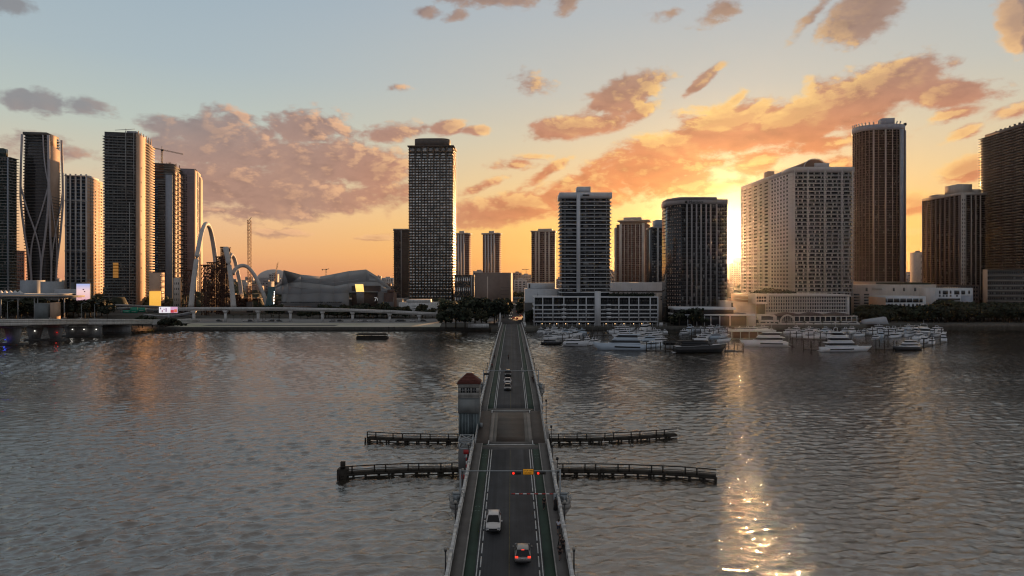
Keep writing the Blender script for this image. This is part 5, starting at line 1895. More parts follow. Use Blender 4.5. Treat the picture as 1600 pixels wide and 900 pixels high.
white_p = mat('white_car_paint', (.62, .60, .58), .3, vary=0, spec=.6)
silver_p = mat('silver_car_paint', (.30, .29, .28), .28, metal=.55, vary=0)
black_p = mat('black_car_paint', (.012, .012, .014), .2, vary=0, spec=.7)
red_p = mat('dark_red_car_paint', (.12, .02, .02), .3, vary=0)
def on_deck(x, y):
    return (x, y, deck_z(y) + .01)
vehicle('suv', 'white suv driving towards the viewer in the left lane', 'car', on_deck(-2.35, 86.6), 0, white_p, L=4.5, Wd=1.86, H=1.72)
vehicle('hatchback', 'silver hatchback with glowing red tail lights driving away in the right lane', 'car', on_deck(1.22, 78.6), math.pi, silver_p, lit_rear=True, L=4.4, Wd=1.85, H=1.6)
vehicle('sedan', 'dark silver car at the front of the three car queue beyond the drawbridge', 'car', on_deck(-1.1, 172.3), 0, silver_p, H=1.45, suv=False)
vehicle('sedan', 'white roofed car second in the queue beyond the drawbridge', 'car', on_deck(-1.15, 182.5), 0, white_p, H=1.5, suv=False)
vehicle('suv', 'dark suv last in the queue, just past the far signal gantry', 'car', on_deck(-1.2, 197), 0, black_p, H=1.7)

# cars at the bridge head and along the avenue
pal = [white_p, silver_p, black_p, red_p]
proto = {}
def far_car(x, y, rz, paint, lit_r, lit_f, label, group, z=None, name='car'):
    key = (paint.name, lit_r, lit_f)
    loc = (x, y, deck_z(y) + .05 if z is None else z)
    if key not in proto:
        proto[key] = vehicle(name, label, 'car', loc, rz, paint, lit_rear=lit_r, lit_front=lit_f, group=group)
        return proto[key]
    return copy_tree(proto[key], loc=loc, rz=rz, label=label, group=group)
for (px_, py_, paint, away_, lab) in ((797, 499.5, white_p, False, 'white car first of the cluster waiting where the avenue meets the bridge'), (797.5, 494, white_p, False, 'white car directly behind the first waiting car at the bridge head'),
                                      (799, 490, silver_p, False, 'silver car third in the waiting line at the bridge head'), (803, 498, silver_p, True, 'silver car leaving the bridge head beside the waiting cars'),
                                      (808, 499.5, red_p, True, 'dark red car driving off the bridge into the avenue'), (813.5, 494.5, red_p, True, 'dark red car in the right lane of the avenue past the gatepost'),
                                      (807, 485, white_p, True, 'pale car halfway up the avenue'), (808.5, 488, silver_p, True, 'grey car following the pale car up the avenue'), (797, 476.5, white_p, False, 'car with bright headlights far up the avenue, left of its row'),
                                      (802, 477, silver_p, False, 'second of the far headlight cars across the avenue'), (806, 477, white_p, False, 'third of the far headlight cars across the avenue'), (811.5, 477, silver_p, False, 'rightmost of the far headlight cars across the avenue')):
    y = 34.4 * F / (py_ - HOR)
    x = (px_ - 800) * y / F
    far_car(x, y, math.pi if away_ else 0, paint, away_, not away_, lab, 'cars on the avenue', z=max(2.66, deck_z(y) + .04))

# ------------------------------------------------------------------ people
skin_m = mat('skin', (.20, .11, .075), .6, vary=.05)
hair_m = mat('dark_hair', (.012, .010, .009), .7, vary=0)


def skinned(name, verts, edges, radii, m, parent, sub=1, root=0):
    me = bpy.data.meshes.new(name)
    me.from_pydata(verts, edges, [])
    me.materials.append(m)
    o = bpy.data.objects.new(name, me)
    col.objects.link(o)
    o.parent = parent
    md = o.modifiers.new('skin', 'SKIN')
    sv = me.skin_vertices[0].data if me.skin_vertices else None
    if sv is not None:
        for i, r in enumerate(radii):
            sv[i].radius = r if isinstance(r, tuple) else (r, r)
            sv[i].use_root = (i == root)
    s_ = o.modifiers.new('sub', 'SUBSURF'); s_.levels = sub; s_.render_levels = sub
    return o


def person(label, loc, rz, top, bottom, stride=.22, robe=False, arm=.1, group=None, shoes=None):
    """faces local -Y; 1.72 m tall"""
    t = thing('person', label, 'person', loc, rz, group)
    s = stride
    V = [(0, 0, .95), (0, 0, 1.15), (0, -.01, 1.38), (0, -.01, 1.47), (0, -.03, 1.60), (0, -.03, 1.70),
         (-.10, 0, .90), (-.10, -s * .6, .50), (-.10, -s, .08), (-.10, -s - .13, .04),
         (.10, 0, .90), (.10, s * .35, .50), (.10, s * 1.2, .12), (.10, s * 1.2 - .12, .05),
         (-.19, 0, 1.40), (-.23, arm, 1.13), (-.22, arm - .10, .90), (-.22, arm - .13, .80),
         (.19, 0, 1.40), (.23, -arm, 1.13), (.22, -arm - .14, .92), (.22, -arm - .18, .82)]
    E = [(0, 1), (1, 2), (2, 3), (3, 4), (4, 5), (0, 6), (6, 7), (7, 8), (8, 9), (0, 10), (10, 11), (11, 12), (12, 13), (2, 14), (14, 15), (15, 16), (16, 17), (2, 18), (18, 19), (19, 20), (20, 21)]
    Rr = [(.13, .10), (.13, .10), (.15, .10), .05, .088, .06, .085, .06, .042, .04, .085, .06, .042, .04, .055, .042, .034, .035, .055, .042, .034, .035]
    skinned('body', V, E, Rr, skin_m, t, 2)
    if robe:
        mb = MB()
        mb.loft([[(a * math.cos(q), b * math.sin(q) - .01, z) for q in np.linspace(0, 2 * math.pi, 14, endpoint=False)] for z, a, b in ((.04, .30, .30), (.5, .26, .24), (1.0, .22, .17), (1.38, .24, .16), (1.48, .11, .10))])
        mb.smooth = True
        mb.build('dress', top, t)
    else:
        V2 = [(0, 0, .98), (0, 0, 1.16), (0, -.01, 1.39), (-.19, 0, 1.41), (-.22, arm * .8, 1.18), (.19, 0, 1.41), (.22, -arm * .8, 1.18)]
        skinned('shirt', V2, [(0, 1), (1, 2), (2, 3), (3, 4), (2, 5), (5, 6)], [(.16, .13), (.16, .13), (.17, .13), .075, .062, .075, .062], top, t, 2)
        V3 = [(0, 0, .96), (-.10, 0, .88), (-.10, -s * .6, .52), (.10, 0, .88), (.10, s * .35, .52)]
        E3 = [(0, 1), (1, 2), (0, 3), (3, 4)]; R3 = [(.15, .12), .105, .08, .105, .08]
        if bottom[1]:
            V3 += [(-.10, -s, .14), (.10, s * 1.2, .16)]; E3 += [(2, 5), (4, 6)]; R3 += [.062, .062]
        skinned('trousers', V3, E3, R3, bottom[0], t, 2)
    mb = MB().ball((0, .0, 1.655), .112, seg=10, rings=7, sq=(.92, 1.0, .95)); mb.smooth = True
    mb.build('hair', hair_m, t)
    mb = MB()
    for sx in (-1, 1):
        mb.box(sx * .035 - .012, sx * .035 + .012, -.128, -.118, 1.60, 1.612)
    mb.build('eyes', black_m, t)
    MB().hull([(-.014, -.118, 1.565), (.014, -.118, 1.565), (.014, -.11, 1.60), (-.014, -.11, 1.60)], [(-.01, -.14, 1.568), (.01, -.14, 1.568), (.006, -.122, 1.60), (-.006, -.122, 1.60)]).build('nose', skin_m, t)
    for sx, yy, ff in ((-1, -s, -.05), (1, s * 1.2, -.05)):
        mb = MB().hull([(sx * .10 - .045, yy - .20, 0), (sx * .10 + .045, yy - .20, 0), (sx * .10 + .04, yy + .08, 0), (sx * .10 - .04, yy + .08, 0)], [(sx * .10 - .035, yy - .17, .07), (sx * .10 + .035, yy - .17, .07), (sx * .10 + .035, yy + .07, .10), (sx * .10 - .035, yy + .07, .10)])
        mb.build('shoe', shoes or black_m, t)
    for sx, (hx, hy, hz) in ((-1, (-.22, arm - .13, .80)), (1, (.22, -arm - .18, .82))):
        mb = MB()
        mb.box(hx - .014, hx + .014, hy - .04, hy + .04, hz - .09, hz + .02)
        for k in range(4):
            L_ = (.075, .085, .08, .06)[k]
            y_ = hy - .032 + k * .021
            mb.bar((hx, y_, hz - .08), (hx + sx * -.006, y_ + .004, hz - .08 - L_ * .55), .010, r2=.009, sides=5)
            mb.bar((hx + sx * -.006, y_ + .004, hz - .08 - L_ * .55), (hx - sx * .022, y_ + .006, hz - .08 - L_), .009, r2=.007, sides=5)
        mb.bar((hx, hy - .035, hz - .02), (hx - sx * .012, hy - .075, hz - .07), .012, r2=.009, sides=5)
        mb.build('hand', skin_m, t)
    return t


blk = mat('black_cloth', (.016, .015, .016), .9, vary=.1)
navy = mat('navy_cloth', (.02, .025, .05), .9, vary=.1)
wht = mat('white_tshirt', (.62, .62, .68), .85, vary=.05)
brn_c = mat('brown_cloth', (.05, .03, .022), .9, vary=.1)
red_c = mat('dark_red_cloth', (.16, .03, .025), .9, vary=.1)
def walk(x, y):
    return (x, y, deck_z(y) + .145)
person('jogger in white t-shirt and dark shorts on the right sidewalk', walk(BX + 6.0, 84.6), math.pi, wht, (navy, False), .28, arm=.18)
person('person in a long black dress at the right balustrade near the balcony pod', walk(BX + 6.1, 92.0), .4, blk, None, .05, robe=True)
person('person in black walking in the right green lane beside the sidewalk', (BX + 4.6, 92.6, deck_z(92.6)), 0, blk, (blk, True), .2)
person('nearer of two dark figures at the bottom right sidewalk, black top, bare legs', walk(BX + 5.72, 77.8), 0, blk, (blk, False), .18)
person('figure in dark clothes leaning by the balustrade behind the nearest walker', walk(BX + 6.2, 79.6), 2.6, blk, (blk, True), .05)
person('companion in brown seated-low pose beside the leaning dark figure', walk(BX + 5.95, 80.8), -.8, brn_c, (blk, True), .3, arm=.2)
person('pedestrian in dark red top on the left sidewalk beyond the far gantry', walk(BX - 5.9, 212), 0, red_c, (blk, True))
person('pedestrian in black on the left sidewalk farther towards the shore', walk(BX - 5.9, 238), 0, blk, (blk, True))
person('pedestrian in black by the right balustrade just before the far gantry', walk(BX + 5.9, 181), 0, blk, (blk, True))
person('second pedestrian close behind the one by the far right balustrade', walk(BX + 5.7, 184), 0, blk, (navy, True))
person('pedestrian in dark clothes halfway along the far right sidewalk', walk(BX + 5.9, 262), 0, navy, (blk, True))
r_ = person('rider standing on a scooter alone in the left lane ahead of the queue', (BX - 1.0, 236, deck_z(236) + .16), 0, blk, (blk, True), .08)
t = thing('scooter', 'dark kick scooter under the lone rider in the left lane', 'scooter', (BX - 1.0, 236, deck_z(236)))
MB().box(-.1, .1, -.5, .5, .1, .15).build('footboard', black_m, t)
MB().bar((0, -.5, .1), (0, -.42, 1.1), .03).bar((-.25, -.42, 1.1), (.25, -.42, 1.1), .025).build('handlebar', black_m, t)
for y_ in (-.55, .52):
    w_m = MB(); w_m.loft([[(x_, y_ + .1 * math.cos(q), .1 + .1 * math.sin(q)) for q in np.linspace(0, 2 * math.pi, 10, endpoint=False)] for x_ in (.03, -.03)])
    w_m.build('wheel', tyre_m, t)

# ------------------------------------------------------------------ trees
leaf_mats = [mat('foliage_dark', (.022, .030, .013), .8, vary=.35, scale=.5, rnd=.5), mat('foliage_olive', (.036, .038, .017), .8, vary=.35, scale=.5, rnd=.5), mat('foliage_deep', (.016, .024, .012), .8, vary=.35, scale=.5, rnd=.5)]
bark_m = mat('bark', (.07, .055, .04), .9, vary=.3, scale=1.5)


def crown_mesh(seed, rx, rz, n, leaf, clumps=14):
    r = np.random.default_rng(seed)
    mb = MB()
    cs = []
    for i in range(clumps):
        a = r.uniform(0, 2 * math.pi); q = r.uniform(.15, 1) ** .6
        h = r.uniform(-.75, .85)
        k = math.sqrt(max(.08, 1 - (h * .9) ** 2))
        cs.append((rx * .72 * q * k * math.cos(a), rx * .72 * q * k * math.sin(a), rz * h * .75, r.uniform(.22, .42) * rx))
    for i in range(n):
        c = cs[r.integers(len(cs))]
        d = r.normal(size=3); d /= np.linalg.norm(d)
        p = np.array(c[:3]) + d * c[3] * r.uniform(.55, 1.05) * np.array((1, 1, .8))
        u = r.normal(size=3); u /= np.linalg.norm(u)
        v = np.cross(u, d); v /= (np.linalg.norm(v) + 1e-6)
        s_ = leaf * r.uniform(.6, 1.4)
        mb.add([tuple(p - u * s_ * .5), tuple(p + v * s_ * .42), tuple(p + u * s_ * .5), tuple(p - v * s_ * .42)], [[0, 1, 2, 3]], 0, r.uniform(0, 1))
    return mb, cs


def tree_variant(seed, h, rx, leafmat, n=900, leaf=1.1):
    """returns (trunk mesh, crown mesh)"""
    rz = h * .38
    mb, cs = crown_mesh(seed, rx, rz, n, leaf)
    zc = h - rz
    mb.V = [(x, y, z + zc) for x, y, z in mb.V]
    cm = mb.mesh('crown', leafmat)
    tb = MB()
    r = np.random.default_rng(seed + 99)
    tb.tube([(0, 0, -.3), (.1, 0, h * .2), (.25, .1, h * .38), (.2, .1, h * .6)], [h * .035, h * .028, h * .022, h * .012], 7)
    for c in cs[:7]:
        tb.tube([(.15, .05, h * .28), (c[0] * .45, c[1] * .45, h * .28 + (zc + c[2] - h * .28) * .6), (c[0] * .9, c[1] * .9, zc + c[2])], [h * .018, h * .011, h * .005], 5)
    return tb.mesh('trunk', bark_m), cm


TV = [tree_variant(11, 9, 5.2, leaf_mats[0]), tree_variant(23, 8, 5.8, leaf_mats[2]), tree_variant(37, 10, 4.6, leaf_mats[1]), tree_variant(51, 7, 4.8, leaf_mats[0])]
TH = [9, 8, 10, 7]


def tree(x, y, h, label, group, z=GROUND_Z, v=None, name='broadleaf_tree', wide=1.0):
    k = random.randrange(4) if v is None else v
    t = thing(name, label, 'tree', (x, y, z - .1), random.uniform(0, 6.28), group)
    s_ = h / TH[k]
    for nm, me in zip(('trunk', 'crown'), TV[k]):
        o = put(nm, me, t)
        o.scale = (s_ * wide, s_ * wide, s_)
    return t


def palm_meshes(seed, h):
    r = np.random.default_rng(seed)
    tb = MB(); tb.tube([(0, 0, -.2), (.1, 0, h * .5), (.3, .1, h)], [.22, .16, .13], 7)
    fb = MB()
    for i in range(16):
        a = i * 2.4 + r.uniform(-.2, .2); up = r.uniform(-.1, .8)
        L_ = r.uniform(1.9, 2.5)
        pts = []
        for j in range(6):
            q = j / 5
            pts.append(np.array((.3 + math.cos(a) * L_ * q, .1 + math.sin(a) * L_ * q, h + up * L_ * q - 1.5 * q * q * L_ * .6)))
        n_ = np.array((-math.sin(a), math.cos(a), 0))
        for j in range(5):
            w0, w1 = (.42 * math.sin(math.pi * (j + .3) / 6), .42 * math.sin(math.pi * (j + 1.3) / 6))
            for s_ in (-1, 1):
                fb.add([tuple(pts[j]), tuple(pts[j + 1]), tuple(pts[j + 1] + n_ * s_ * w1 - np.array((0, 0, .16))), tuple(pts[j] + n_ * s_ * w0 - np.array((0, 0, .16)))], [[0, 1, 2, 3]], 0, r.uniform(0, 1))
    return tb.mesh('trunk', bark_m), fb.mesh('frond', leaf_mats[1])


PV = [palm_meshes(5, 6.5), palm_meshes(8, 7.5)]
def palm(x, y, h, label, group, z=GROUND_Z):
    k = random.randrange(2)
    t = thing('palm_tree', label, 'palm tree', (x, y, z - .1), random.uniform(0, 6.28), group)
    s_ = h / (8, 9)[k]
    for nm, me in zip(('trunk', 'frond'), PV[k]):
        o = put(nm, me, t); o.scale = (s_,) * 3
    return t


def gpos(px, py, z=GROUND_Z):
    """point on the ground seen at this pixel"""
    D = (CAM_H - z) * F / (py - HOR)
    return pos(px, D)


# ------------------------------------------------------------------ left shore
wallb = MB()
x0, x1 = pos(250, SHORE_L)[0], pos(786, SHORE_L)[0]
wallb.box(x0, x1, SHORE_L - 1.2, SHORE_L - .05, -1.0, 2.35)
sw = wallb.build('sea_wall', seawall_m)
tag(sw, 'long dark sea wall along the left shore below the pale lawn', 'wall')
cp = MB().box(-1.6, 1.6, -.1, .1, 0, .3)
lm = MB(); lm.add([(pos(262, 470)[0], SHORE_L + .4, 0), (pos(688, 470)[0], SHORE_L + .4, 0), (pos(690, 505)[0], 505, 0), (pos(300, 505)[0], 505, 0)], [[0, 1, 2, 3]])
lm.build('lawn', lawn_m, loc=(0, 0, GROUND_Z + .03), kind='structure')
lm = MB(); lm.add([(pos(285, 507)[0], 506, 0), (pos(780, 507)[0], 506, 0), (pos(778, 560)[0], 560, 0), (pos(290, 560)[0], 560, 0)], [[0, 1, 2, 3]])
lm.build('shore_road', mat('shore_asphalt', (.22, .22, .22), .85, vary=.2, scale=.1), loc=(0, 0, GROUND_Z + .02), kind='structure')
lm = MB(); lm.box(pos(310, 470)[0], pos(520, 470)[0], 474, 486, 0, .04)
lm.build('lawn_path', mat('path_grey', (.17, .165, .155), .9), loc=(0, 0, GROUND_Z + .05), kind='structure')

# elevated guideway with hammerhead columns
D0 = 522
gpts = [(281, 482, 528), (352, 481.5, 524), (454, 482, 522), (548, 484, 522), (612, 486.5, 522), (690, 490.5, 524), (775, 494, 528)]
t = thing('guideway', 'long elevated guideway on hammerhead columns running behind the left shore lawn', 'viaduct', (pos(480, D0)[0], D0, GROUND_Z))
ox = pos(480, D0)[0]
bc = mat('viaduct_concrete', (.60, .59, .57), .75, vary=.12, scale=.3, streak=.2)
W3 = [(pos(a, d)[0] - ox, d - D0, zof(b, d) - GROUND_Z) for a, b, d in gpts]
for a, b in zip(W3, W3[1:]):
    mb = MB()
    for (o0, o1, z0_, z1_) in ((-2.6, 2.6, -.7, 0), (-1.2, 1.2, -1.7, -.7), (-2.6, -2.4, 0, .75), (2.4, 2.6, 0, .75)):
        mb.hull([(a[0], a[1] + o0, a[2] + z0_), (b[0], b[1] + o0, b[2] + z0_), (b[0], b[1] + o1, b[2] + z0_), (a[0], a[1] + o1, a[2] + z0_)],
                [(a[0], a[1] + o0, a[2] + z1_), (b[0], b[1] + o0, b[2] + z1_), (b[0], b[1] + o1, b[2] + z1_), (a[0], a[1] + o1, a[2] + z1_)])
    mb.build('deck_span', bc, t)
for px_ in (303, 352.5, 403.5, 454, 504, 551, 609, 655, 700):
    y_ = np.interp(px_, [g[0] for g in gpts], [g[1] for g in gpts])
    x = pos(px_, D0)[0] - ox
    zt = zof(y_, D0) - GROUND_Z - 1.7
    MB().hull([(x - .8, -.8, zt - 2.2), (x + .8, -.8, zt - 2.2), (x + .8, .8, zt - 2.2), (x - .8, .8, zt - 2.2)], [(x - 1.6, -2.4, zt), (x + 1.6, -2.4, zt), (x + 1.6, 2.4, zt), (x - 1.6, 2.4, zt)]).box(x - .85, x + .85, -.85, .85, -.2, zt - 2.15).build('column', bc, t)

# parked cars and small palms behind the lawn
k = 0
for px_, paint in ((343, black_p), (384, white_p), (392, black_p), (407, white_p), (413, silver_p), (424, black_p), (437, black_p), (519, silver_p), (532, black_p), (563, white_p), (571, silver_p), (577, white_p), (590, silver_p), (622, black_p), (630, black_p), (645, white_p), (662, black_p)):
    x, y = gpos(px_, 502.5)
    k += 1
    far_car(x, y, math.pi / 2 * (1 if k % 2 else -1), paint, False, False, '%s parked car in the row behind the lawn, %s' % (('white' if paint is white_p else 'black' if paint is black_p else 'silver'), 'below guideway column near %s' % ('the tall arch' if px_ < 400 else 'the arena front' if px_ < 480 else 'the golden arena screen' if px_ < 600 else 'the shore trees')), 'cars parked behind the lawn', z=GROUND_Z + .06)
for px_, h_ in ((365, 5), (378, 6), (390, 6.5), (396, 7), (402, 6.5), (410, 7), (415, 7), (427, 5), (437, 5)):
    x, y = gpos(px_, 499.5)
    palm(x, y, h_ * .9, 'small palm under the guideway in the row in front of the arena', 'small palms under the guideway')
for px_, py_, h_ in ((470, 498, 7), (480, 498, 6), (489, 497, 7), (513, 497, 8), (523, 497, 7), (534, 498, 8), (545, 497, 7), (575, 498, 8), (588, 497, 8), (600, 498, 8), (617, 497, 7), (628, 498, 8), (640, 497, 8), (652, 498, 7), (665, 498, 8), (676, 497, 8)):
    x, y = gpos(px_, py_)
    tree(x, y, h_, 'low dark tree in the row under the guideway right of the arena front', 'low trees under the guideway', wide=1.1)
# hedge trees behind the guideway before the arena
for i, px_ in enumerate(list(range(520, 612, 7)) + [424, 436, 612, 622, 634, 660, 676, 500, 508]):
    x, y = pos(px_, 560 + (i % 3) * 8)
    tree(x, y, 8.5 + (i % 4) * 1.3, 'dark tree of the belt between the guideway and the arena', 'tree belt in front of the arena', wide=1.15)

# big dark trees by the bridge head, left
for i, (px_, py_, h_, w_) in enumerate(((697, 512.5, 12, 1.1), (712, 512, 15, 1.1), (727, 512.5, 14, 1.2), (742, 508, 19, 1.0), (760, 506, 20, 1.0), (772, 507, 18, .9), (752, 511, 13, 1.1), (735, 503, 19, 1.0), (718, 503, 14, 1.2), (776, 502, 17, .9), (690, 505, 11, 1.1), (700, 500, 14, 1.2))):
    x, y = gpos(px_, py_)
    tree(x, y, h_, 'tall dark tree in the clump left of the bridge head', 'clump of trees left of the bridge head', v=(0, 1, 2, 3)[i % 4], wide=w_)
w = None
t = thing('white_boundary_wall', 'pale low wall under the trees left of the bridge head', 'wall', (*gpos(747, 512), GROUND_Z))
MB().box(-7, 7.2, -.15, .15, 0, 2.6).box(-7.2, 7.4, -.25, .25, 2.6, 2.75).build('wall_face', br_white, t)
for px_, a_, b_ in ((830, 508, 11), (834, 503, 12), (826, 500, 10), (823, 506, 8), (838, 499, 12)):
    x, y = gpos(px_, a_)
    tree(x, y, b_, 'dark tree squeezed between the bridge head and the long white block', 'trees right of the bridge head', wide=.8)

# ------------------------------------------------------------------ arena with its folded grey roof
D0 = 610
t = thing('arena', 'broad grey arena with folded faceted roof and a screen reflecting gold', 'arena', (pos(515, D0)[0], D0, GROUND_Z))
ox = pos(515, D0)[0]
ar = mat('arena_grey', (.185, .19, .195), .55, vary=.06, scale=.05)
ar2 = mat('arena_dark', (.13, .125, .125), .6, vary=.08)
roofline = [(419, 455), (431, 446), (440, 440), (443, 422), (470, 429), (500, 432), (522, 428), (545, 423.5), (572, 421), (590, 432), (604, 443), (615, 456)]
fold1 = [(419, 458), (431, 450), (440, 446), (450, 442), (470, 441), (500, 444), (522, 447), (545, 443), (572, 440), (590, 441), (604, 450), (615, 456.5)]
fold2 = [(419, 464), (431, 459), (440, 459), (450, 460), (470, 460), (500, 457), (522, 459), (545, 457), (572, 456), (590, 456.4), (604, 456.4), (615, 457)]
base = [(a, 479) for a, _ in roofline]
def apt(p, off):
    d = D0 + off
    return (pos(p[0], d)[0] - ox, off, zof(p[1], d) - GROUND_Z)
rows = [[apt(p, 75 if i not in (3,) else 30) for i, p in enumerate(roofline)], [apt(p, 34) for p in fold1], [apt(p, 12) for p in fold2], [apt(p, 3) for p in base]]
def sheet(name, ra, rb, m, i0=0, i1=99):
    i1 = min(i1, len(ra) - 1)
    for i in range(i0, i1):
        a, b, c_, d_ = ra[i], ra[i + 1], rb[i + 1], rb[i]
        MB().add([a, b, c_, d_, (a[0], a[1] + 2, a[2] - 1.2), (b[0], b[1] + 2, b[2] - 1.2), (c_[0], c_[1] + 2, c_[2] - 1.2), (d_[0], d_[1] + 2, d_[2] - 1.2)],
                 [[3, 2, 1, 0], [4, 5, 6, 7], [0, 1, 5, 4], [1, 2, 6, 5], [2, 3, 7, 6], [3, 0, 4, 7]]).build(name, m, t)
sheet('roof_facet', rows[0], rows[1], ar)
sheet('roof_facet', rows[1], rows[2], ar)
sheet('wall_facet', rows[2], rows[3], ar, 2, 7)
sheet('wall_facet', rows[2], rows[3], ar2, 9, 11)
MB().box(rows[3][7][0], rows[3][9][0], 14, 18, -2, 26).build('recess_wall', mat('recess_brown', (.07, .05, .045), .8), t)
MB().box(rows[3][0][0] + 4, rows[3][11][0] - 2, 18, 110, -2, 12).build('bowl', ar2, t)
for (p0, p1, dz_) in (((445, 447), (520, 455), 0), ((440, 461), (545, 459), 0), ((500, 444), (560, 437), 0), ((470, 437), (522, 436), 0)):
    MB().bar(apt(p0, 22), apt(p1, 24), .28).build('roof_seam', mat('seam_pale', (.30, .30, .30), .5), t)
for row_y, n_ in ((472, 34), (478.5, 24)):
    wm_ = MB()
    for k in range(n_):
        p = apt((437 + k * (100 if row_y < 475 else 52) / n_, row_y), 5)
        wm_.box(p[0] - .35, p[0] + .35, p[1] - 4.5, p[1] - 1.5, p[2] - .4, p[2] + .4, random.random())
    wm_.build('vent_opening', dark_glass if row_y < 475 else mat('pale_window', (.3, .22, .18)), t, kind='stuff')
# curved glass end with a string of lamps
gl = MB()
gl.loft([[apt((419 + k * 1.2 - (5 * (1 - q) ** 1.6 if k < 5 else 0), 478 - 30 * q), 2 + k * 1.2) for k in range(10)] for q in np.linspace(0, 1, 8)], cap=False, closed=False)
gl.Fc = [f[::-1] for f in gl.Fc] + gl.Fc[:0]
gl.build('glass_end', mat('sea_glass', (.09, .16, .18), .3, vary=.1), t)
small_white = lamp_mat('small_white_lamp', (1, .95, .85), 4.0)
for k in range(9):
    p = apt((428.6 + (0 if k > 3 else .6), 456 + k * 2.3), 1)
    MB().box(p[0] - .22, p[0] + .22, p[1] - 1.2, p[1] - .9, p[2] - .22, p[2] + .22).build('edge_lamp', small_white, t)
# screen reflecting gold, on its leaning pier
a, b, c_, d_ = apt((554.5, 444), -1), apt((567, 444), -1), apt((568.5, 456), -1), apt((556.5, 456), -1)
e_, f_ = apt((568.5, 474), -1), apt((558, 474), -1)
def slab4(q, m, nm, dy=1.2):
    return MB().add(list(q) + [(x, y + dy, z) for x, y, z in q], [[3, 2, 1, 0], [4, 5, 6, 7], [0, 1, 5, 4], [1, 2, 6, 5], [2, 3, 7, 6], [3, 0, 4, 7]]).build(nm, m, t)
slab4((a, b, c_, d_), mat('golden_screen', (.9, .7, .3), .5, vary=.35, scale=.35, emit=(1.0, .62, .16, .62)), 'golden_screen')  # emission stands in for the gold that the screen reflects
slab4((d_, c_, e_, f_), mat('screen_pier', (.21, .19, .18), .7, vary=.15, scale=.5), 'screen_pier')
lb = [apt((x, y), 8) for x, y in ((580, 462), (596, 462), (596, 474), (580, 474))]
sgn = text_mesh('wall_number', '70', 5.2, mat('sign_white', (.6, .6, .62), .6, emit=(1, 1, 1, .12)), t, (apt((589, 468), 12.5)), (R(90), 0, 0), .1)
x, y = pos(607, D0 + 4)
T = Tower('brown_annex', 'dark reddish brown blocky wing at the right end of the arena', frame_of(600, 614, None, D0 + 6, 0, 'l', 20), zof(458, D0), cat='building')
T.core(mat('annex_brown', (.10, .06, .05), .8), 0)
T.block('roof_hut', mat('annex_brown', (.10, .06, .05)), -2, 3, -5, 5, T.h, T.h + 3)
T = Tower('white_low_building', 'low white building with a dotted window row among trees under the silver tower', frame_of(623, 683, None, 600, 0, 'l', 18), zof(471, 600), cat='building')
T.core(br_white, 0, T.h - 1)
T.windows(dark_glass, [('f', T.w * .33, T.w * .62, 9, 3, T.h - 3, 3, dict(fw=.4, fh=.4))])
T.block('roof_wing', br_white, -T.w * .3, T.w * .3, -T.d / 2, T.d / 2, T.h - 1, T.h + 1.5)

# ------------------------------------------------------------------ the unfinished arch bridge and its falsework
arch_c = mat('arch_concrete', (.58, .55, .52), .65, vary=.08, scale=.2, streak=.15)


def arch(label, pts, r0, base=None, name='concrete_arch'):
    """pts: (px, py, D) along the rib; built from separate cast segments"""
    P_ = [np.array((*pos(a, d), zof(b, d))) for a, b, d in pts]
    o = P_[0].copy(); o[2] = GROUND_Z
    t = thing(name, label, 'arch', tuple(o))
    out = []
    for i in range(len(P_) - 1):
        p0, p1, p2, p3 = P_[max(i - 1, 0)], P_[i], P_[i + 1], P_[min(i + 2, len(P_) - 1)]
        for j in range(6):
            q = j / 6
            out.append(.5 * ((2 * p1) + (-p0 + p2) * q + (2 * p0 - 5 * p1 + 4 * p2 - p3) * q * q + (-p0 + 3 * p1 - 3 * p2 + p3) * q ** 3) - o)
    out.append(P_[-1] - o)
    n = len(out)
    rad = lambda i_: r0 * (1.22 - .22 * math.sin(math.pi * i_ / (n - 1)))
    mb = MB().tube([tuple(p) for p in out], [rad(i_) for i_ in range(n)], 8)
    mb.build('arch_rib', arch_c, t)
    for k in range(4, n - 2, 5):
        d = out[k + 1] - out[k]; d /= np.linalg.norm(d)
        MB().bar(out[k] - d * .12, out[k] + d * .12, rad(k) * 1.015, sides=8).build('cast_joint', br_conc, t)
    return t


arch('tallest slender concrete arch, whole and pointed at the top', [(298.5, 480, 598), (302.5, 440, 602), (308, 400, 608), (314.5, 366, 618), (321, 350.5, 632), (327, 354.5, 648), (332, 374, 660), (336.5, 405, 670), (340, 448, 676)], 2.0)
arch('unfinished straight arch leg rising beside the dark falsework tower', [(365, 480, 600), (362, 448, 603), (358, 415, 606), (352.5, 387, 610)], 2.1)
arch('narrow concrete arch behind the falsework, leaning away to the right', [(358, 402, 690), (361, 398, 694), (366, 404, 700), (371, 424, 706), (375, 444, 710), (377, 462, 712)], 1.9)
arch('low wide concrete arch ending by the glass end of the arena', [(363.5, 428, 640), (369, 419.5, 644), (378, 415, 648), (388, 418, 650), (397, 429, 648), (406, 447, 645), (413, 463, 642), (417, 478, 640)], 1.7)
rust = mat('rust_steel', (.075, .035, .025), .8, vary=.4, scale=.5)


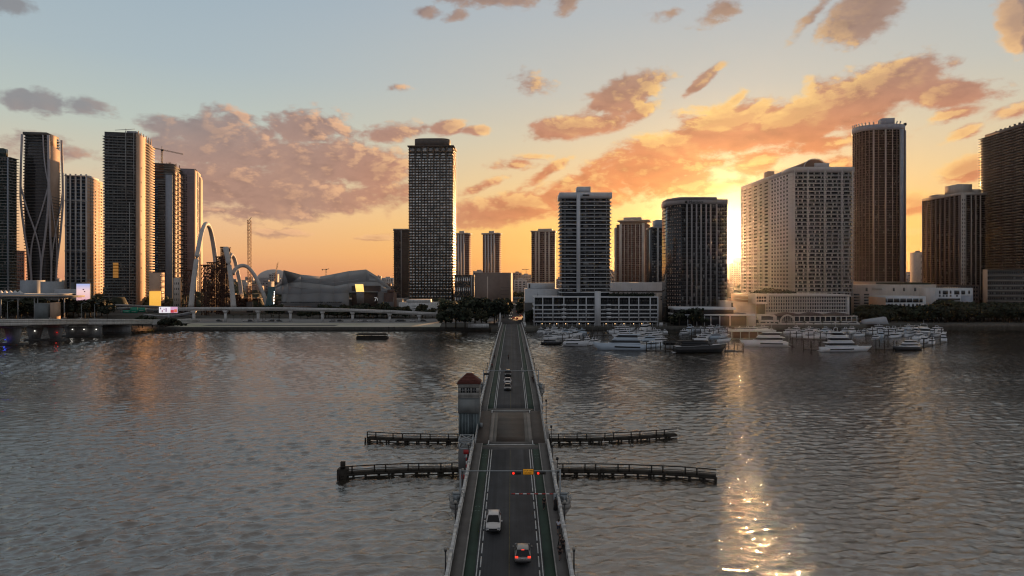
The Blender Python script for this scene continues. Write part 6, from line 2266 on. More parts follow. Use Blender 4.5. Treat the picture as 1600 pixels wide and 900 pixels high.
def scaffold(px0, px1, py0, D, depth, label, bays=2, dense=False, vee=False):
    x0, x1 = pos(px0, D)[0], pos(px1, D)[0]
    t = thing('scaffold_tower', label, 'scaffold', ((x0 + x1) / 2, D, GROUND_Z))
    H_ = zof(py0, D) - GROUND_Z
    w_ = x1 - x0
    posts = MB()
    for i in range(bays + 1):
        for y in (0, depth):
            MB().bar((-w_ / 2 + w_ * i / bays, y, -.3), (-w_ / 2 + w_ * i / bays, y, H_), .42 if vee else .28).build('leg', rust, t)
    n = int(H_ / (w_ / bays * (1.0 if vee else .9)))
    br_ = MB()
    for j in range(n):
        z0_, z1_ = H_ * j / n, H_ * (j + 1) / n
        for y in (0, depth):
            br_.bar((-w_ / 2, y, z1_), (w_ / 2, y, z1_), .22)
            for i in range(bays):
                a, b = -w_ / 2 + w_ * i / bays, -w_ / 2 + w_ * (i + 1) / bays
                m_ = (a + b) / 2
                br_.bar((a, y, z0_), (m_, y, z1_), .2); br_.bar((m_, y, z1_), (b, y, z0_), .2)
        for x in (-w_ / 2, w_ / 2):
            br_.bar((x, 0, z0_), (x, depth, z1_), .2)
            br_.bar((x, 0, z1_), (x, depth, z1_), .18)
    br_.build('bracing', rust, t, kind='stuff')
    MB().box(-w_ / 2 - .6, w_ / 2 + .6, -.6, depth + .6, H_, H_ + .9).build('top_platform', rust, t)
    if dense:
        f_ = MB()
        for k in range(int(dense)):
            x = random.uniform(-w_ / 2, w_ / 2); z_ = random.uniform(0, H_)
            f_.box(x - random.uniform(.4, 1.6), x + random.uniform(.4, 1.6), random.uniform(0, depth), depth, z_, z_ + random.uniform(.6, 3))
        f_.build('falsework', rust, t, kind='stuff')
    return t


scaffold(283, 298.5, 423, 612, 9, 'open steel scaffold tower with v shaped bracing, left of the tall arch', 1, vee=True)
scaffold(314.5, 322, 415, 606, 6, 'slim lattice scaffold tower just right of the tall arch', 1, dense=12)
scaffold(324, 336, 411, 640, 9, 'dark scaffold block carrying the right leg of the tall arch', 2, dense=60)
scaffold(338, 346, 402, 622, 10, 'stepped dark falsework tower, its left lower part', 2, dense=90)
scaffold(345, 352, 387, 618, 10, 'highest dark falsework tower, hugging the unfinished arch leg', 2, dense=120)
MB_ = thing('timber_prop', 'single reddish leaning prop between the scaffold towers', 'prop', (*pos(323, 604), GROUND_Z))
MB().bar((0, 0, 0), (-2.2, 2, 34), .55).build('shaft', rust, MB_)
t = thing('pier_block', 'pale hanging pier form on the right leg of the tall arch', 'formwork', (*pos(335.5, 655), GROUND_Z))
MB().hull([(-2.8, -2, 18), (2.8, -2, 18), (2.8, 2, 18), (-2.8, 2, 18)], [(-2.6, -2, zof(413, 655) - 2.5)] + [(2.6, -2, zof(413, 655) - 2.5), (2.6, 2, zof(413, 655) - 2.5), (-2.6, 2, zof(413, 655) - 2.5)]).build('form', mat('form_grey', (.20, .17, .15), .8), t)
t = thing('ramp_beam', 'sunlit concrete ramp section behind the low wide arch', 'ramp', (*pos(396, 760), GROUND_Z))
MB().hull([(-9, 0, 3), (12, 0, 8), (12, 8, 8), (-9, 8, 3)], [(-9, 0, 6), (12, 0, 12), (12, 8, 12), (-9, 8, 6)]).build('deck', orange_c, t)
scaffold(358, 372, 462, 700, 10, 'dark falsework mass behind the arch feet, left part', 2, dense=60)
scaffold(374, 404, 468, 715, 10, 'dark falsework mass under the low wide arch', 4, dense=90)

# crawler crane booms
def boom_crane(px0, py0, px1, py1, D, wd_, label, n=26):
    x, y = pos(px0, D)
    zb = GROUND_Z
    t = thing('crawler_crane', label, 'crane', (x, y, zb))
    e = (pos(px1, D)[0] - x, 0, zof(py1, D) - zb)
    s = (0, 0, zof(py0, D) - zb)
    mb = MB(); lattice(mb, s, e, wd_, n, .2); mb.build('boom', mat('boom_paint', (.35, .18, .10), .6), t)
    MB().box(-2.5, 2.5, -2, 2, 0, s[2] + 1.5).build('cab', crane_paint, t)
    MB().bar(e, (e[0] + wd_ * .8, 0, e[2] + 3), .25).build('boom_head', crane_paint, t)
    return t
boom_crane(390.5, 474, 389.5, 344, 655, 2.7, 'very tall red lattice boom standing almost upright behind the low arch', 24)
boom_crane(429, 440, 434, 411, 1500, 2.0, 'small distant luffing crane left of the arena peak', 10)
tower_crane(509.5, 431, 421, 1900, 503, 421, 514, 420, 'tiny distant tower crane above the dip of the arena roof', 2.0, zb=3)
tower_crane(822, 437, 421, 2400, 816, 420.5, 826, 421, 'tiny distant tower crane in the gap left of the mottled tower', 2.2, zb=3)
tower_crane(1430, 440, 411, 1500, 1425, 411, 1437, 411, 'small tower crane beside the distant blocks left of the stair stripe tower', 1.6, zb=3)

# ------------------------------------------------------------------ left: highway bridge with lit piers
A = (-300.0, 215.0); B = (-266.0, 352.0); C_ = (-243.0, 462.0); E_ = (-238, 520)
hw_pts = [(A, 17.5), (B, zof(500.5, 352)), ((-254.0, 410.0), zof(499.5, 410)), (C_, zof(500.5, 462)), (E_, zof(500, 520))]
t = thing('highway_bridge', 'concrete highway bridge at the left edge with red, blue and white lit piers', 'bridge', (0, 0, 0))
hwy = mat('highway_concrete', (.60, .60, .58), .75, vary=.12, scale=.2, streak=.25)
for (p, zp), (q, zq) in zip(hw_pts, hw_pts[1:]):
    mb = MB()
    for (x0_, x1_, z0_, z1_) in ((-26, 0, -1.2, -.5), (-.35, .05, -.5, .55), (-25.5, -25.2, -.5, .55)):
        mb.hull([(p[0] + x0_, p[1], zp + z0_), (q[0] + x0_, q[1], zq + z0_), (q[0] + x1_, q[1], zq + z0_), (p[0] + x1_, p[1], zp + z0_)][::-1], [(p[0] + x0_, p[1], zp + z1_), (q[0] + x0_, q[1], zq + z1_), (q[0] + x1_, q[1], zq + z1_), (p[0] + x1_, p[1], zp + z1_)][::-1])
    mb.build('deck_span', mat('highway_barrier', (.60, .60, .58), .8, vary=.15, streak=.2, scale=.3), t)
    for k, x0_ in enumerate((-.6, -6.5, -12.5, -18.5, -24.5)):
        mb = MB()
        mb.hull([(p[0] + x0_ - .5, p[1], zp - 3.0), (q[0] + x0_ - .5, q[1], zq - 2.6), (q[0] + x0_ + .4, q[1], zq - 2.6), (p[0] + x0_ + .4, p[1], zp - 3.0)][::-1], [(p[0] + x0_ - .5, p[1], zp - 1.2), (q[0] + x0_ - .5, q[1], zq - 1.2), (q[0] + x0_ + .4, q[1], zq - 1.2), (p[0] + x0_ + .4, p[1], zp - 1.2)][::-1])
        mb.build('girder', hwy, t)
def hz(y):
    return np.interp(y, [p[0][1] for p in hw_pts], [p[1] for p in hw_pts])
def hx(y):
    return np.interp(y, [p[0][1] for p in hw_pts], [p[0][0] for p in hw_pts])
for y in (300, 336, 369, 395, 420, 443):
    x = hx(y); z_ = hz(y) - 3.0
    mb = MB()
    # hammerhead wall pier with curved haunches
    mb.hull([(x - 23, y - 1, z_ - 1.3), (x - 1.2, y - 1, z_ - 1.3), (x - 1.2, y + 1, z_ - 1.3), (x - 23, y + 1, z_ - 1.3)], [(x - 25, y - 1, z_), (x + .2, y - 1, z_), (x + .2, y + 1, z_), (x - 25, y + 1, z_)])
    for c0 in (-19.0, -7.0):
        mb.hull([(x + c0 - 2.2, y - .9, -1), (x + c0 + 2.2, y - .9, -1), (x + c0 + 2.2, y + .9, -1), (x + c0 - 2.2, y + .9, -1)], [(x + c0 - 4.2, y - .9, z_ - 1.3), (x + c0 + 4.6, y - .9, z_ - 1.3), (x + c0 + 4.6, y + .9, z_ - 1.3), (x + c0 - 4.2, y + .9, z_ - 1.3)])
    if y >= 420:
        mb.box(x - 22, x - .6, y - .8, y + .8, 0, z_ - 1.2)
    mb.build('pier', mat('shaded_pier_concrete', (.20, .20, .20), .8, vary=.2, scale=.3, streak=.3), t)  # shade under the bridge is put into this darker pier colour
    MB().box(x - 24, x - .5, y - 2, y + 2, -1.2, 1.0).build('pile_cap', mat('wet_concrete', (.06, .06, .058), .7, vary=.3), t)
for (y, off, zl, nm_, c_, en) in ((369, -10.3, 3.0, 'blue', (.03, .08, 1.0), 26), (369, -14.6, 4.6, 'red', (1.0, .02, .01), 26), (395, -18, 5.6, 'white', (1, .95, .85), 9), (395, -5.2, 4.8, 'red', (1.0, .03, .02), 14),
                               (420, -17.6, 4.6, 'white', (1, .95, .85), 10), (420, -10.5, 4.6, 'white', (1, .95, .85), 10), (420, -3, 4.6, 'white', (1, .95, .85), 10)):
    x = hx(y) + off
    MB().box(x - .22, x + .22, y - 1.5, y - 1.2, zl - .2, zl + .2).build('pier_lamp', lamp_mat(nm_ + '_pier_lamp', c_, 1.2 if nm_ == 'white' else .2), t)
    ld = bpy.data.lights.new(nm_ + '_pier_light', 'POINT')
    ld.energy = en
    ld.color = c_
    ld.shadow_soft_size = .2
    lo_ = bpy.data.objects.new('pier_light', ld); col.objects.link(lo_); lo_.parent = t
    lo_.location = (x, y - 2.3, zl)
lampp = None
for y, side in ((332, -14), (348, -14), (372, -14), (420, -14), (430, -14), (300, -14)):
    x = hx(y) - 13
    if lampp is None:
        lampp = thing('street_lamp', 'tall thin street lamp standing on the highway bridge at the left', 'street lamp', (x, y, hz(y)), 0, 'street lamps on the highway bridge')
        MB().bar((0, 0, -.6), (0, 0, 10), .16, r2=.09, sides=6).build('pole', steel, lampp)
        MB().bar((0, 0, 10), (2.4, 0, 10.6), .07).build('arm', steel, lampp)
        MB().box(2.2, 3.1, -.16, .16, 10.52, 10.7).build('lamp_head', steel, lampp)
    else:
        copy_tree(lampp, loc=(x, y, hz(y)))
for i, (y, paint) in enumerate(((338, white_p), (346, silver_p), (360, red_p), (394, white_p), (398, silver_p), (415, white_p))):
    far_car(hx(y) - 5 - (i % 2) * 4, y, math.pi * (i % 2), paint, False, False, '%s car on the highway bridge, %s' % (('white', 'silver', 'dark red', 'white', 'silver', 'white')[i], ('nearest the left edge', 'second from the left edge', 'third from the left edge', 'above the red lit pier', 'beside the white car above the red lit pier', 'last before the dark bushes')[i]), 'cars on the highway bridge', z=hz(y) - .45)

# dark waterfront bushes where the highway lands
for i, (px_, py_, h_) in enumerate(((214, 519, 6), (224, 518.5, 7.5), (233, 518, 7), (243, 517.5, 7), (252, 517, 5.5), (208, 514, 6), (220, 513, 8), (238, 512, 8), (260, 516.6, 3))):
    x, y = gpos(px_, py_, 1.0)
    tree(x, max(y, 470 + i), h_, 'dark rounded tree on the bank where the highway bridge lands', 'bank trees by the highway bridge', z=1.5, wide=1.3)
for i, px_ in enumerate(list(range(-12, 170, 9))):
    x, y = pos(px_, 560 + 12 * (i % 4))
    tree(x, y, 11 + (i * 7 % 5) * 1.4, 'dark tree of the row behind the highway bridge, in front of the tower feet', 'tree row behind the highway bridge', wide=1.2)

# low buildings and canopy in front of the left towers
D0 = 560
def lowb(name, label, px0, px1, py0, D, dep, m, cat='building', windows=None, roof=None):
    T = Tower(name, label, frame_of(px0, px1, None, D, 0, 'r', dep), zof(py0, D), cat=cat)
    T.core(m, 0)
    if windows:
        T.windows(dark_glass, [('f', 1, T.w - 1, windows[0], 2, T.h - 1, windows[1], dict(fw=.6, fh=.45))])
    if roof:
        T.block('roof_slab', roof, -T.w / 2 - 1, T.w / 2 + 1, -T.d / 2 - 1, T.d / 2 + 1, T.h, T.h + .7)
    return T
pale_b = mat('pale_blue_render', (.36, .39, .42), .7, vary=.08)
lowb('museum_building', 'pale boxy museum block with stepped roof at the feet of the exoskeleton tower', 85, 112, 452, 640, 25, pale_b, windows=None)
lowb('museum_building', 'smaller pale box just left of the stepped museum block', 31, 50, 438, 700, 20, pale_b)
lowb('museum_building', 'pale box with small dark lettering shapes between the tower legs', 63, 80, 440, 690, 20, pale_b)
T = lowb('terrace_building', 'long low terrace building with white zigzag canopies at the left edge', -40, 84, 461, 600, 30, dark_c, windows=(28, 2), roof=offwhite)
for k in range(9):
    x = -T.w / 2 + 3 + k * 4.2
    MB().hull([(x, -16, T.h + .7), (x + 4, -16, T.h + .7), (x + 4, -10, T.h + .7), (x, -10, T.h + .7)], [(x + 1.9, -13.2, T.h + 4), (x + 2.1, -13.2, T.h + 4), (x + 2.1, -12.8, T.h + 4), (x + 1.9, -12.8, T.h + 4)]).build('canopy', offwhite, T.t)
t = thing('slatted_canopy', 'large flat slatted canopy roof on thin white columns behind the highway bridge', 'canopy', (*pos(50, 540), GROUND_Z))
zc = zof(464, 540) - GROUND_Z
MB().box(-40, 27, -2, 24, zc, zc + .7).build('roof', mat('canopy_grey', (.20, .20, .19), .7), t)
sl_ = MB().box(-.2, .2, -2.4, 24.4, zc - .8, zc - .02).mesh('roof_slat', dark_c)
for k in range(34):
    put('roof_slat', sl_, t, (-38 + k * 1.95, 0, 0))
for k in (-24, -10.5, 2.5, 5, 21.5, 26):
    MB().box(k - .3, k + .3, -1, -.4, 0, zc).build('column', grey_c, t)
lowb('lobby_building', 'small grey lobby with a peach end bay under the slatted canopy', 54, 73, 474, 530, 10, mat('lobby_grey', (.16, .18, .18), .5))
lowb('lobby_building', 'narrow peach wall bay at the right of the grey lobby', 78, 84, 473, 531, 8, orange_c)
T = lowb('dark_office', 'dark glass office sliver between the pale museum and the pink billboard', 111, 120, 441, 650, 20, dark_glass)
# billboards
def billboard(label, px0, px1, py0, py1, D, m, art):
    x0_, x1_ = pos(px0, D)[0], pos(px1, D)[0]
    z0_, z1_ = zof(py1, D) - GROUND_Z, zof(py0, D) - GROUND_Z
    t = thing('billboard', label, 'billboard', ((x0_ + x1_) / 2, D, GROUND_Z))
    w_ = (x1_ - x0_) / 2
    MB().box(-w_ - .3, w_ + .3, 0, .8, z0_ - .3, z1_ + .3).build('frame', grey_c, t)
    s_ = MB().box(-w_, w_, -.08, 0, z0_, z1_).build('screen', m, t)
    for k, (u0, u1, v0, v1, c_) in enumerate(art):
        MB().box(-w_ + 2 * w_ * u0, -w_ + 2 * w_ * u1, -.12 - .004 * k, -.085, z0_ + (z1_ - z0_) * v0, z0_ + (z1_ - z0_) * v1).build('print_patch', mat('print_' + '%d_%d_%d' % tuple(int(q * 99) for q in c_), c_, .6, vary=0, emit=c_ + (.5,)), s_)
    MB().box(-.6, .6, .1, .7, 0, z0_ - .3).build('post', steel, t)
    return t
def screen_grad():
    m = bpy.data.materials.new('pink_blue_screen'); m.use_nodes = True
    t = NT(m.node_tree); b = m.node_tree.nodes['Principled BSDF']
    tcn = t.new('ShaderNodeTexCoord'); sp_ = t.new('ShaderNodeSeparateXYZ'); t.put(sp_.inputs[0], tcn.outputs['Generated'])
    c_ = t.ramp(sp_.outputs[2], [(0, (.55, .45, .62, 1)), (.12, (.70, .40, .42, 1)), (.6, (.72, .50, .48, 1)), (1, (.30, .36, .62, 1))])
    t.put(b.inputs['Base Color'], c_); t.put(b.inputs['Emission Color'], c_); b.inputs['Emission Strength'].default_value = .55
    return m
billboard('upright glowing billboard with pink to blue picture, white frame, left of the dark tower', 119.5, 140.5, 443.5, 471.5, 575, screen_grad(),
          [(.46, .58, .66, .72, (.12, .05, .06)), (.56, .66, .54, .60, (.12, .05, .06)), (.1, .4, .2, .23, (.5, .1, .12)), (.4, .8, .1, .13, (.4, .15, .3))])
billboard('small wide billboard showing red and pink blot on white, by the waterfront bushes', 248.5, 277.5, 479.5, 489, 540, mat('white_print', (.6, .57, .6), .6, emit=(.9, .85, .9, .42)),
          [(.62, 1, 0, 1, (.55, .30, .45)), (.62, .80, .05, .5, (.45, .04, .05)), (.82, .97, .1, .6, (.60, .12, .06)), (.15, .2, .1, .5, (.25, .1, .15)), (.05, .12, .6, .9, (.2, .15, .2)), (.35, .42, .2, .8, (.3, .2, .3)), (.25, .3, .5, .7, (.3, .1, .2))])
grn = mat('green_sign', (.02, .30, .19), .5, vary=.1)
t = thing('sign_gantry', 'highway sign gantry with three green panels beyond the dark bushes', 'sign gantry', (*pos(202, 640), GROUND_Z))
for px0, px1, py0, py1 in ((192, 203.5, 484.5, 489), (203.8, 215, 480, 489), (215.3, 227, 480.5, 487)):
    x0_, x1_ = [(p - 202) * 640 / F for p in (px0, px1)]
    so = MB().box(x0_, x1_, -.2, 0, zof(py1, 640) - GROUND_Z, zof(py0, 640) - GROUND_Z).build('sign_panel', grn, t)
    MB().box(x0_ + 1.2, x1_ - 1.6, -.26, -.2, zof(py1, 640) - GROUND_Z + .9, zof(py1, 640) - GROUND_Z + 1.3).build('sign_line', mat('sign_white2', (.5, .55, .52), .5), so)
MB().box(-8, 16, 0, .4, zof(485, 640) - GROUND_Z - .3, zof(485, 640) - GROUND_Z + .3).build('beam', steel, t)
MB().box(-8, -7.4, 0, .6, 0, zof(484, 640) - GROUND_Z).box(15.4, 16, 0, .6, 0, zof(484, 640) - GROUND_Z).build('post', steel, t)
# tangle of ramps
rc = mat('ramp_concrete', (.20, .20, .21), .8, vary=.2, scale=.1)
def ramp(label, pts, wid, D_off=0, fence=True):
    t = thing('road_ramp', label, 'ramp', (*pos(pts[0][0], pts[0][2]), GROUND_Z))
    o = np.array((*pos(pts[0][0], pts[0][2]), GROUND_Z))
    Q = [np.array((*pos(a, d), zof(b, d))) - o for a, b, d in pts]
    for a, b in zip(Q, Q[1:]):
        MB().hull([(a[0], a[1], a[2] - 1.4), (b[0], b[1], b[2] - 1.4), (b[0], b[1] + wid, b[2] - 1.4), (a[0], a[1] + wid, a[2] - 1.4)], [(a[0], a[1], a[2]), (b[0], b[1], b[2]), (b[0], b[1] + wid, b[2]), (a[0], a[1] + wid, a[2])]).build('deck_span', rc, t)
        MB().hull([(a[0], a[1] - .15, a[2]), (b[0], b[1] - .15, b[2]), (b[0], b[1], b[2]), (a[0], a[1], a[2])], [(a[0], a[1] - .15, a[2] + .9), (b[0], b[1] - .15, b[2] + .9), (b[0], b[1], b[2] + .9), (a[0], a[1], a[2] + .9)]).build('barrier', hwy, t)
        MB().box(b[0] - .7, b[0] + .7, b[1] + 2, b[1] + 4, -.5, b[2] - 1.3).build('column', rc, t)
ramp('upper road ramp curving in front of the tall dark tower foot', [(150, 478, 700), (185, 476.5, 700), (220, 478, 690), (262, 480, 680), (283, 482, 660)], 12)
ramp('middle road ramp below the green signs', [(168, 483, 650), (200, 481, 660), (240, 484, 650), (290, 482, 640)], 10)
ramp('lower road ramp sloping down towards the lawn', [(224, 492, 600), (250, 494, 590), (275, 493, 580), (300, 488, 570)], 8)
ramp('low kerbed ramp by the waterfront bushes', [(258, 503, 530), (278, 502, 530), (298, 499, 530)], 8)

# the moored barge
x, y = W(582, 529)
t = thing('barge', 'low dark covered barge moored alone off the left lawn', 'barge', (x, y, 0), R(-2))
bg_m = mat('barge_black', (.028, .022, .018), .8, vary=.4, scale=.8)
MB().loft([[(xx, -2.6 * k, -.4), (xx, 2.6 * k, -.4), (xx, 2.9 * k, .9), (xx, -2.9 * k, .9)] for xx, k in ((-9.3, .75), (-8.6, 1), (8.6, 1), (9.3, .8))][::-1]).build('hull', bg_m, t)
for xx in (-8.2, -4, 0, 4, 8):
    MB().box(xx - .12, xx + .12, -2.5, -2.3, .9, 2.3).build('post', bg_m, t)
MB().box(-9, 8.4, -2.2, 2.2, .9, 1.5).build('deck_house', mat('barge_inner', (.015, .013, .012), .9), t)
MB().hull([(-10, -3.2, 2.3), (8.8, -3.2, 2.3), (8.8, 3.2, 2.3), (-10, 3.2, 2.3)], [(-8, -.5, 3.3), (7.6, -.5, 3.3), (7.6, .5, 3.3), (-8, .5, 3.3)]).build('roof', mat('thatch_brown', (.045, .036, .028), .95, vary=.4, scale=2), t)
for (x, lab) in ((7.9, 'person in dark clothes standing at the right end of the barge roof'),):
    person(lab, (t.location[0] + 9.0, t.location[1] - 1.0, 1.0), 0, blk, (blk, True), .05)
for i, (px_, lab) in enumerate(((607.5, 'left one of two tiny buoy posts in the water off the sea wall'), (616, 'right one of two tiny buoy posts in the water off the sea wall'))):
    x, y = W(px_, 517.8 + .8)
    tt = thing('channel_post', lab, 'marker post', (x, y, 0))
    MB().bar((0, 0, -1.5), (0, 0, 3.0), .22, sides=7).build('pile', timber, tt)
    MB().box(-.4, .4, -.05, .05, 2.4, 3.4).build('board', timber, tt)

# ------------------------------------------------------------------ podium of the arched-roof condominium
D0 = 505
def col_at(px, D, px_ref):
    return (px - px_ref) * D / F
pl = frame_of(1197, 1326, None, D0, 0, 'l', 45)
T = Tower('striped_podium', 'long white podium with four window bands at the foot of the arched roof condominium', pl, zof(461.5, D0), cat='building')
T.core(grey_glass, 1.4, T.h - .5)
w_ = T.w
F_ = T.faces['f']
zf = [zof(y_, D0) - T.z0 for y_ in (489, 483.8, 478.2, 472.8, 467.5)]
for z_, t_ in zip(zf, (1.7, .8, .8, .8, .8)):
    mb = MB(); F_.box(mb, -.2, w_ + .2, -1.6, .3, z_ - t_ / 2, z_ + t_ / 2); mb.build('floor_band', condo, T.t)
T.block('roof_slab', condo, -w_ / 2 - .8, w_ / 2 + 1.2, -T.d / 2 - .6, T.d / 2, T.h - .9, T.h + .5)
mb = MB()
for k in range(34):
    F_.box(mb, w_ * k / 34 - .18, w_ * k / 34 + .18, -1.4, .0, zf[0], T.h - 1)
mb.build('mullion', condo, T.t, kind='stuff')
mb = MB()
for j in range(4):
    for k in range(34):
        F_.box(mb, w_ * (k + .12) / 34, w_ * (k + .88) / 34, -1.4, -1.25, zf[j] + .6, zf[j + 1] - .6, random.random())
for k in range(34):
    F_.box(mb, w_ * (k + .12) / 34, w_ * (k + .88) / 34, -1.4, -1.25, zf[4] + .6, T.h - 1, random.random())
mb.build('window', grey_glass, T.t, kind='stuff')
T.block('end_wall', condo, w_ / 2 - 1.2, w_ / 2 + .4, -T.d / 2 - .4, T.d / 2, 0, T.h)
T.block('base_wall', cream_c, -w_ / 2, w_ / 2, -T.d / 2 + .3, -T.d / 2 + 2, 0, zf[0] - 1)
T2 = Tower('corner_pavilion', 'small white two storey box pavilion at the left end of the striped podium', frame_of(1180.5, 1199.5, None, D0 - 3, 0, 'l', 14), zof(459.5, D0), z0=zof(475, D0), cat='building')
T2.core(condo, .8)
T2.block('frame_top', condo, -T2.w / 2, T2.w / 2, -T2.d / 2 - .5, T2.d / 2, T2.h - 1.4, T2.h)
T2.block('frame_base', condo, -T2.w / 2, T2.w / 2, -T2.d / 2 - .5, T2.d / 2, 0, 1.4)
for s_ in (-1, 1):
    T2.block('frame_side', condo, s_ * T2.w / 2 - .6, s_ * T2.w / 2 + .6, -T2.d / 2 - .52, T2.d / 2, 0, T2.h)
T2.windows(dark_glass, [('f', .8, T2.w - .8, 4, 1.4, T2.h - 1.4, 2, dict(fw=.8, fh=.7, o=-.5))])
T3 = Tower('left_terrace', 'cream blank lower wing left of the corner pavilion catching the glow', frame_of(1166, 1182, None, D0 + 10, 0, 'l', 30), zof(474, D0), cat='building')
T3.core(cream_c)
T3.block('upper_terrace', tan_c, -T3.w / 2 + 2, T3.w / 2 + 6, -2, T3.d / 2 + 12, T3.h, T3.h + 6)
T3.slabs(cream_c, 3, T3.h - 3, T3.h + 5, .3, .4, name='terrace_slab')
# waterfront hall with the big arched window
D1 = 492
t = thing('waterfront_hall', 'white two storey waterfront hall with a big arched window and wavy roof edge', 'building', (pos(1262, D1)[0], D1, GROUND_Z))
X = lambda px: (px - 1262) * D1 / F
Z = lambda py: zof(py, D1) - GROUND_Z
MB().box(X(1184), X(1339), 1.2, 14, 0, Z(495)).build('core', dark_glass, t)
MB().box(X(1240), X(1340), -.2, 14, Z(503.5), Z(502)).build('floor_band', condo, t)
MB().box(X(1240), X(1340), -.2, 14, Z(495), Z(493.6)).build('roof_band', condo, t)
MB().box(X(1186), X(1217), -.2, 14, Z(503), Z(500)).build('canopy', condo, t)
MB().box(X(1184), X(1212), .4, 12, Z(494), Z(492)).box(X(1184), X(1190), .4, 12, Z(500), Z(494)).box(X(1209), X(1214), .4, 12, Z(500), Z(494)).build('left_wall', condo, t)
MB().box(X(1182), X(1342), -1.6, 0, -.2, .9).build('plinth', condo, t)
for k in range(13):
    x = X(1241 + k * 8.15)
    MB().box(x - .25, x + .25, -.25, .4, Z(502), Z(495)).build('column', condo, t)
for px_ in (1241, 1262, 1283.5, 1305, 1326, 1340):
    MB().box(X(px_) - .55, X(px_) + .55, -.3, .6, 0, Z(503.5)).build('column', condo, t)
for px_ in (1187, 1197.5, 1203, 1210, 1217):
    MB().box(X(px_) - .35, X(px_) + .35, -.3, .6, 0, Z(503)).build('column', condo, t)
mb = MB()
for px_ in (1249, 1255, 1269, 1276, 1291, 1297, 1311, 1318):
    mb.box(X(px_) - .12, X(px_) + .12, .9, 1.1, .8, Z(504))
for py_ in (507.5, 511):
    mb.box(X(1241), X(1326), .9, 1.1, Z(py_) - .1, Z(py_) + .1)
mb.build('window_bars', condo, t, kind='stuff')
# arch
cx_, r1 = X(1229.5), 4.9
arc = [(cx_ + r1 * math.cos(a), -1.0, Z(503) + 4.9 * math.sin(a)) for a in np.linspace(0, math.pi, 18)]
MB().tube([(cx_ + r1, -1, 0)] + arc + [(cx_ - r1, -1, 0)], .6, 6).build('arch_frame', condo, t)
MB().box(cx_ - r1, cx_ + r1, -.6, -.2, Z(503) - .35, Z(503) + .25).build('arch_sill', condo, t)
mb = MB()
for k in range(-3, 4):
    x = cx_ + k * 1.25
    hh = math.sqrt(max(.2, r1 ** 2 - (x - cx_) ** 2))
    mb.box(x - .11, x + .11, -.8, -.6, Z(503), Z(503) + hh)
mb.box(cx_ - r1 * .9, cx_ + r1 * .9, -.8, -.6, Z(500) - .1, Z(500) + .1)
mb.build('arch_bars', condo, t, kind='stuff')
MB().prism([(cx_ + r1 * math.cos(a), Z(503) + r1 * math.sin(a)) for a in np.linspace(0, math.pi, 18)], 0, .3).build('arch_glass', grey_glass, t)
o = t.children[-1]; o.rotation_euler = (R(90), 0, 0); o.location = (0, -.2, 0)
wv = MB()
xs = np.linspace(X(1215), X(1333), 40)
up = [(x, 2.0, Z(493.4) + 2.0 * abs(math.sin((x - xs[0]) / (xs[-1] - xs[0]) * math.pi * 3)) ** 1.3 + .2) for x in xs]
for a, b in zip(up, up[1:]):
    wv.hull([(a[0], .2, Z(494)), (b[0], .2, Z(494)), (b[0], 10, Z(494)), (a[0], 10, Z(494))], [(a[0], .6, a[2]), (b[0], .6, b[2]), (b[0], 10, b[2]), (a[0], 10, a[2])])
wv.build('wavy_roof', mat('roof_bronze', (.12, .085, .07), .7, vary=.2), t)

# white civic block between the condominium and the brown towers
D1 = 560
T = Tower('white_club', 'white building with a row of arched windows and dark upper glazing behind the park trees', frame_of(1384, 1447, 1358, D1, 3, 'l'), zof(463, D1), cat='building')
T.core(offwhite)
hh = T.h
T.block('dark_band', dark_glass, -T.w / 2 - .12, T.w / 2 - 3, -T.d / 2 - .12, T.d / 2 - 2, zof(466.5, D1) - T.z0, zof(472.5, D1) - T.z0)
for k in range(6):
    x = -T.w / 2 + 1 + k * (T.w - 5) / 5.4
    T.block('band_post', offwhite, x - .25, x + .25, -T.d / 2 - .3, -T.d / 2 + .2, zof(466.5, D1) - T.z0, zof(472.5, D1) - T.z0)
za, zb_2 = zof(481, D1) - T.z0, zof(474.5, D1) - T.z0
for px_ in (1389, 1394, 1400.5, 1407.5, 1414, 1421, 1428, 1434.5, 1439):
    x = (px_ - 1384) * D1 / F - T.w / 2
    mb = MB()
    pts = [(x - .8, za), (x + .8, za)] + [(x + .8 * math.cos(a), zb_2 - .8 + .8 * math.sin(a)) for a in np.linspace(0, math.pi, 8)]
    mb.prism(pts, 0, .25)
    mb.V = [(v[0], -T.d / 2 - .02 - v[2], v[1]) for v in mb.V]
    mb.build('arched_window', dark_glass, T.t)
for px_ in (1389, 1396, 1404, 1412, 1420, 1429, 1437):
    x = (px_ - 1384) * D1 / F - T.w / 2
    T.block('lower_window', dark_glass, x - .7, x + .7, -T.d / 2 - .15, -T.d / 2, za - 6, za - 3)
T.windows(brown_glass, [('l', 1, T.d - 2, 7, 8, 14, 1, dict(fw=.4, fh=.8, o=.1))], name='side_window')
MB().box(-T.w / 2 - .4, -T.w / 2 + .05, -T.d / 2, T.d / 2, 0, hh - 1).build('side_wall', orange_c, T.t)
T = Tower('white_backdrop_block', 'plain white slab block with small dark slots rising behind the white club building', frame_of(1334, 1463, None, 610, 0, 'l', 30), zof(444.5, 610), cat='building')
T.core(cream_c)
X6 = lambda px: (px - 1334) * 610 / F - T.w / 2
Z6 = lambda py: zof(py, 610) - T.z0
for px_ in (1354, 1396.5, 1412.5, 1430, 1447):
    T.block('slot_window', dark_c, X6(px_) - .9, X6(px_) + .9, -T.d / 2 - .15, -T.d / 2, Z6(455), Z6(449.5))
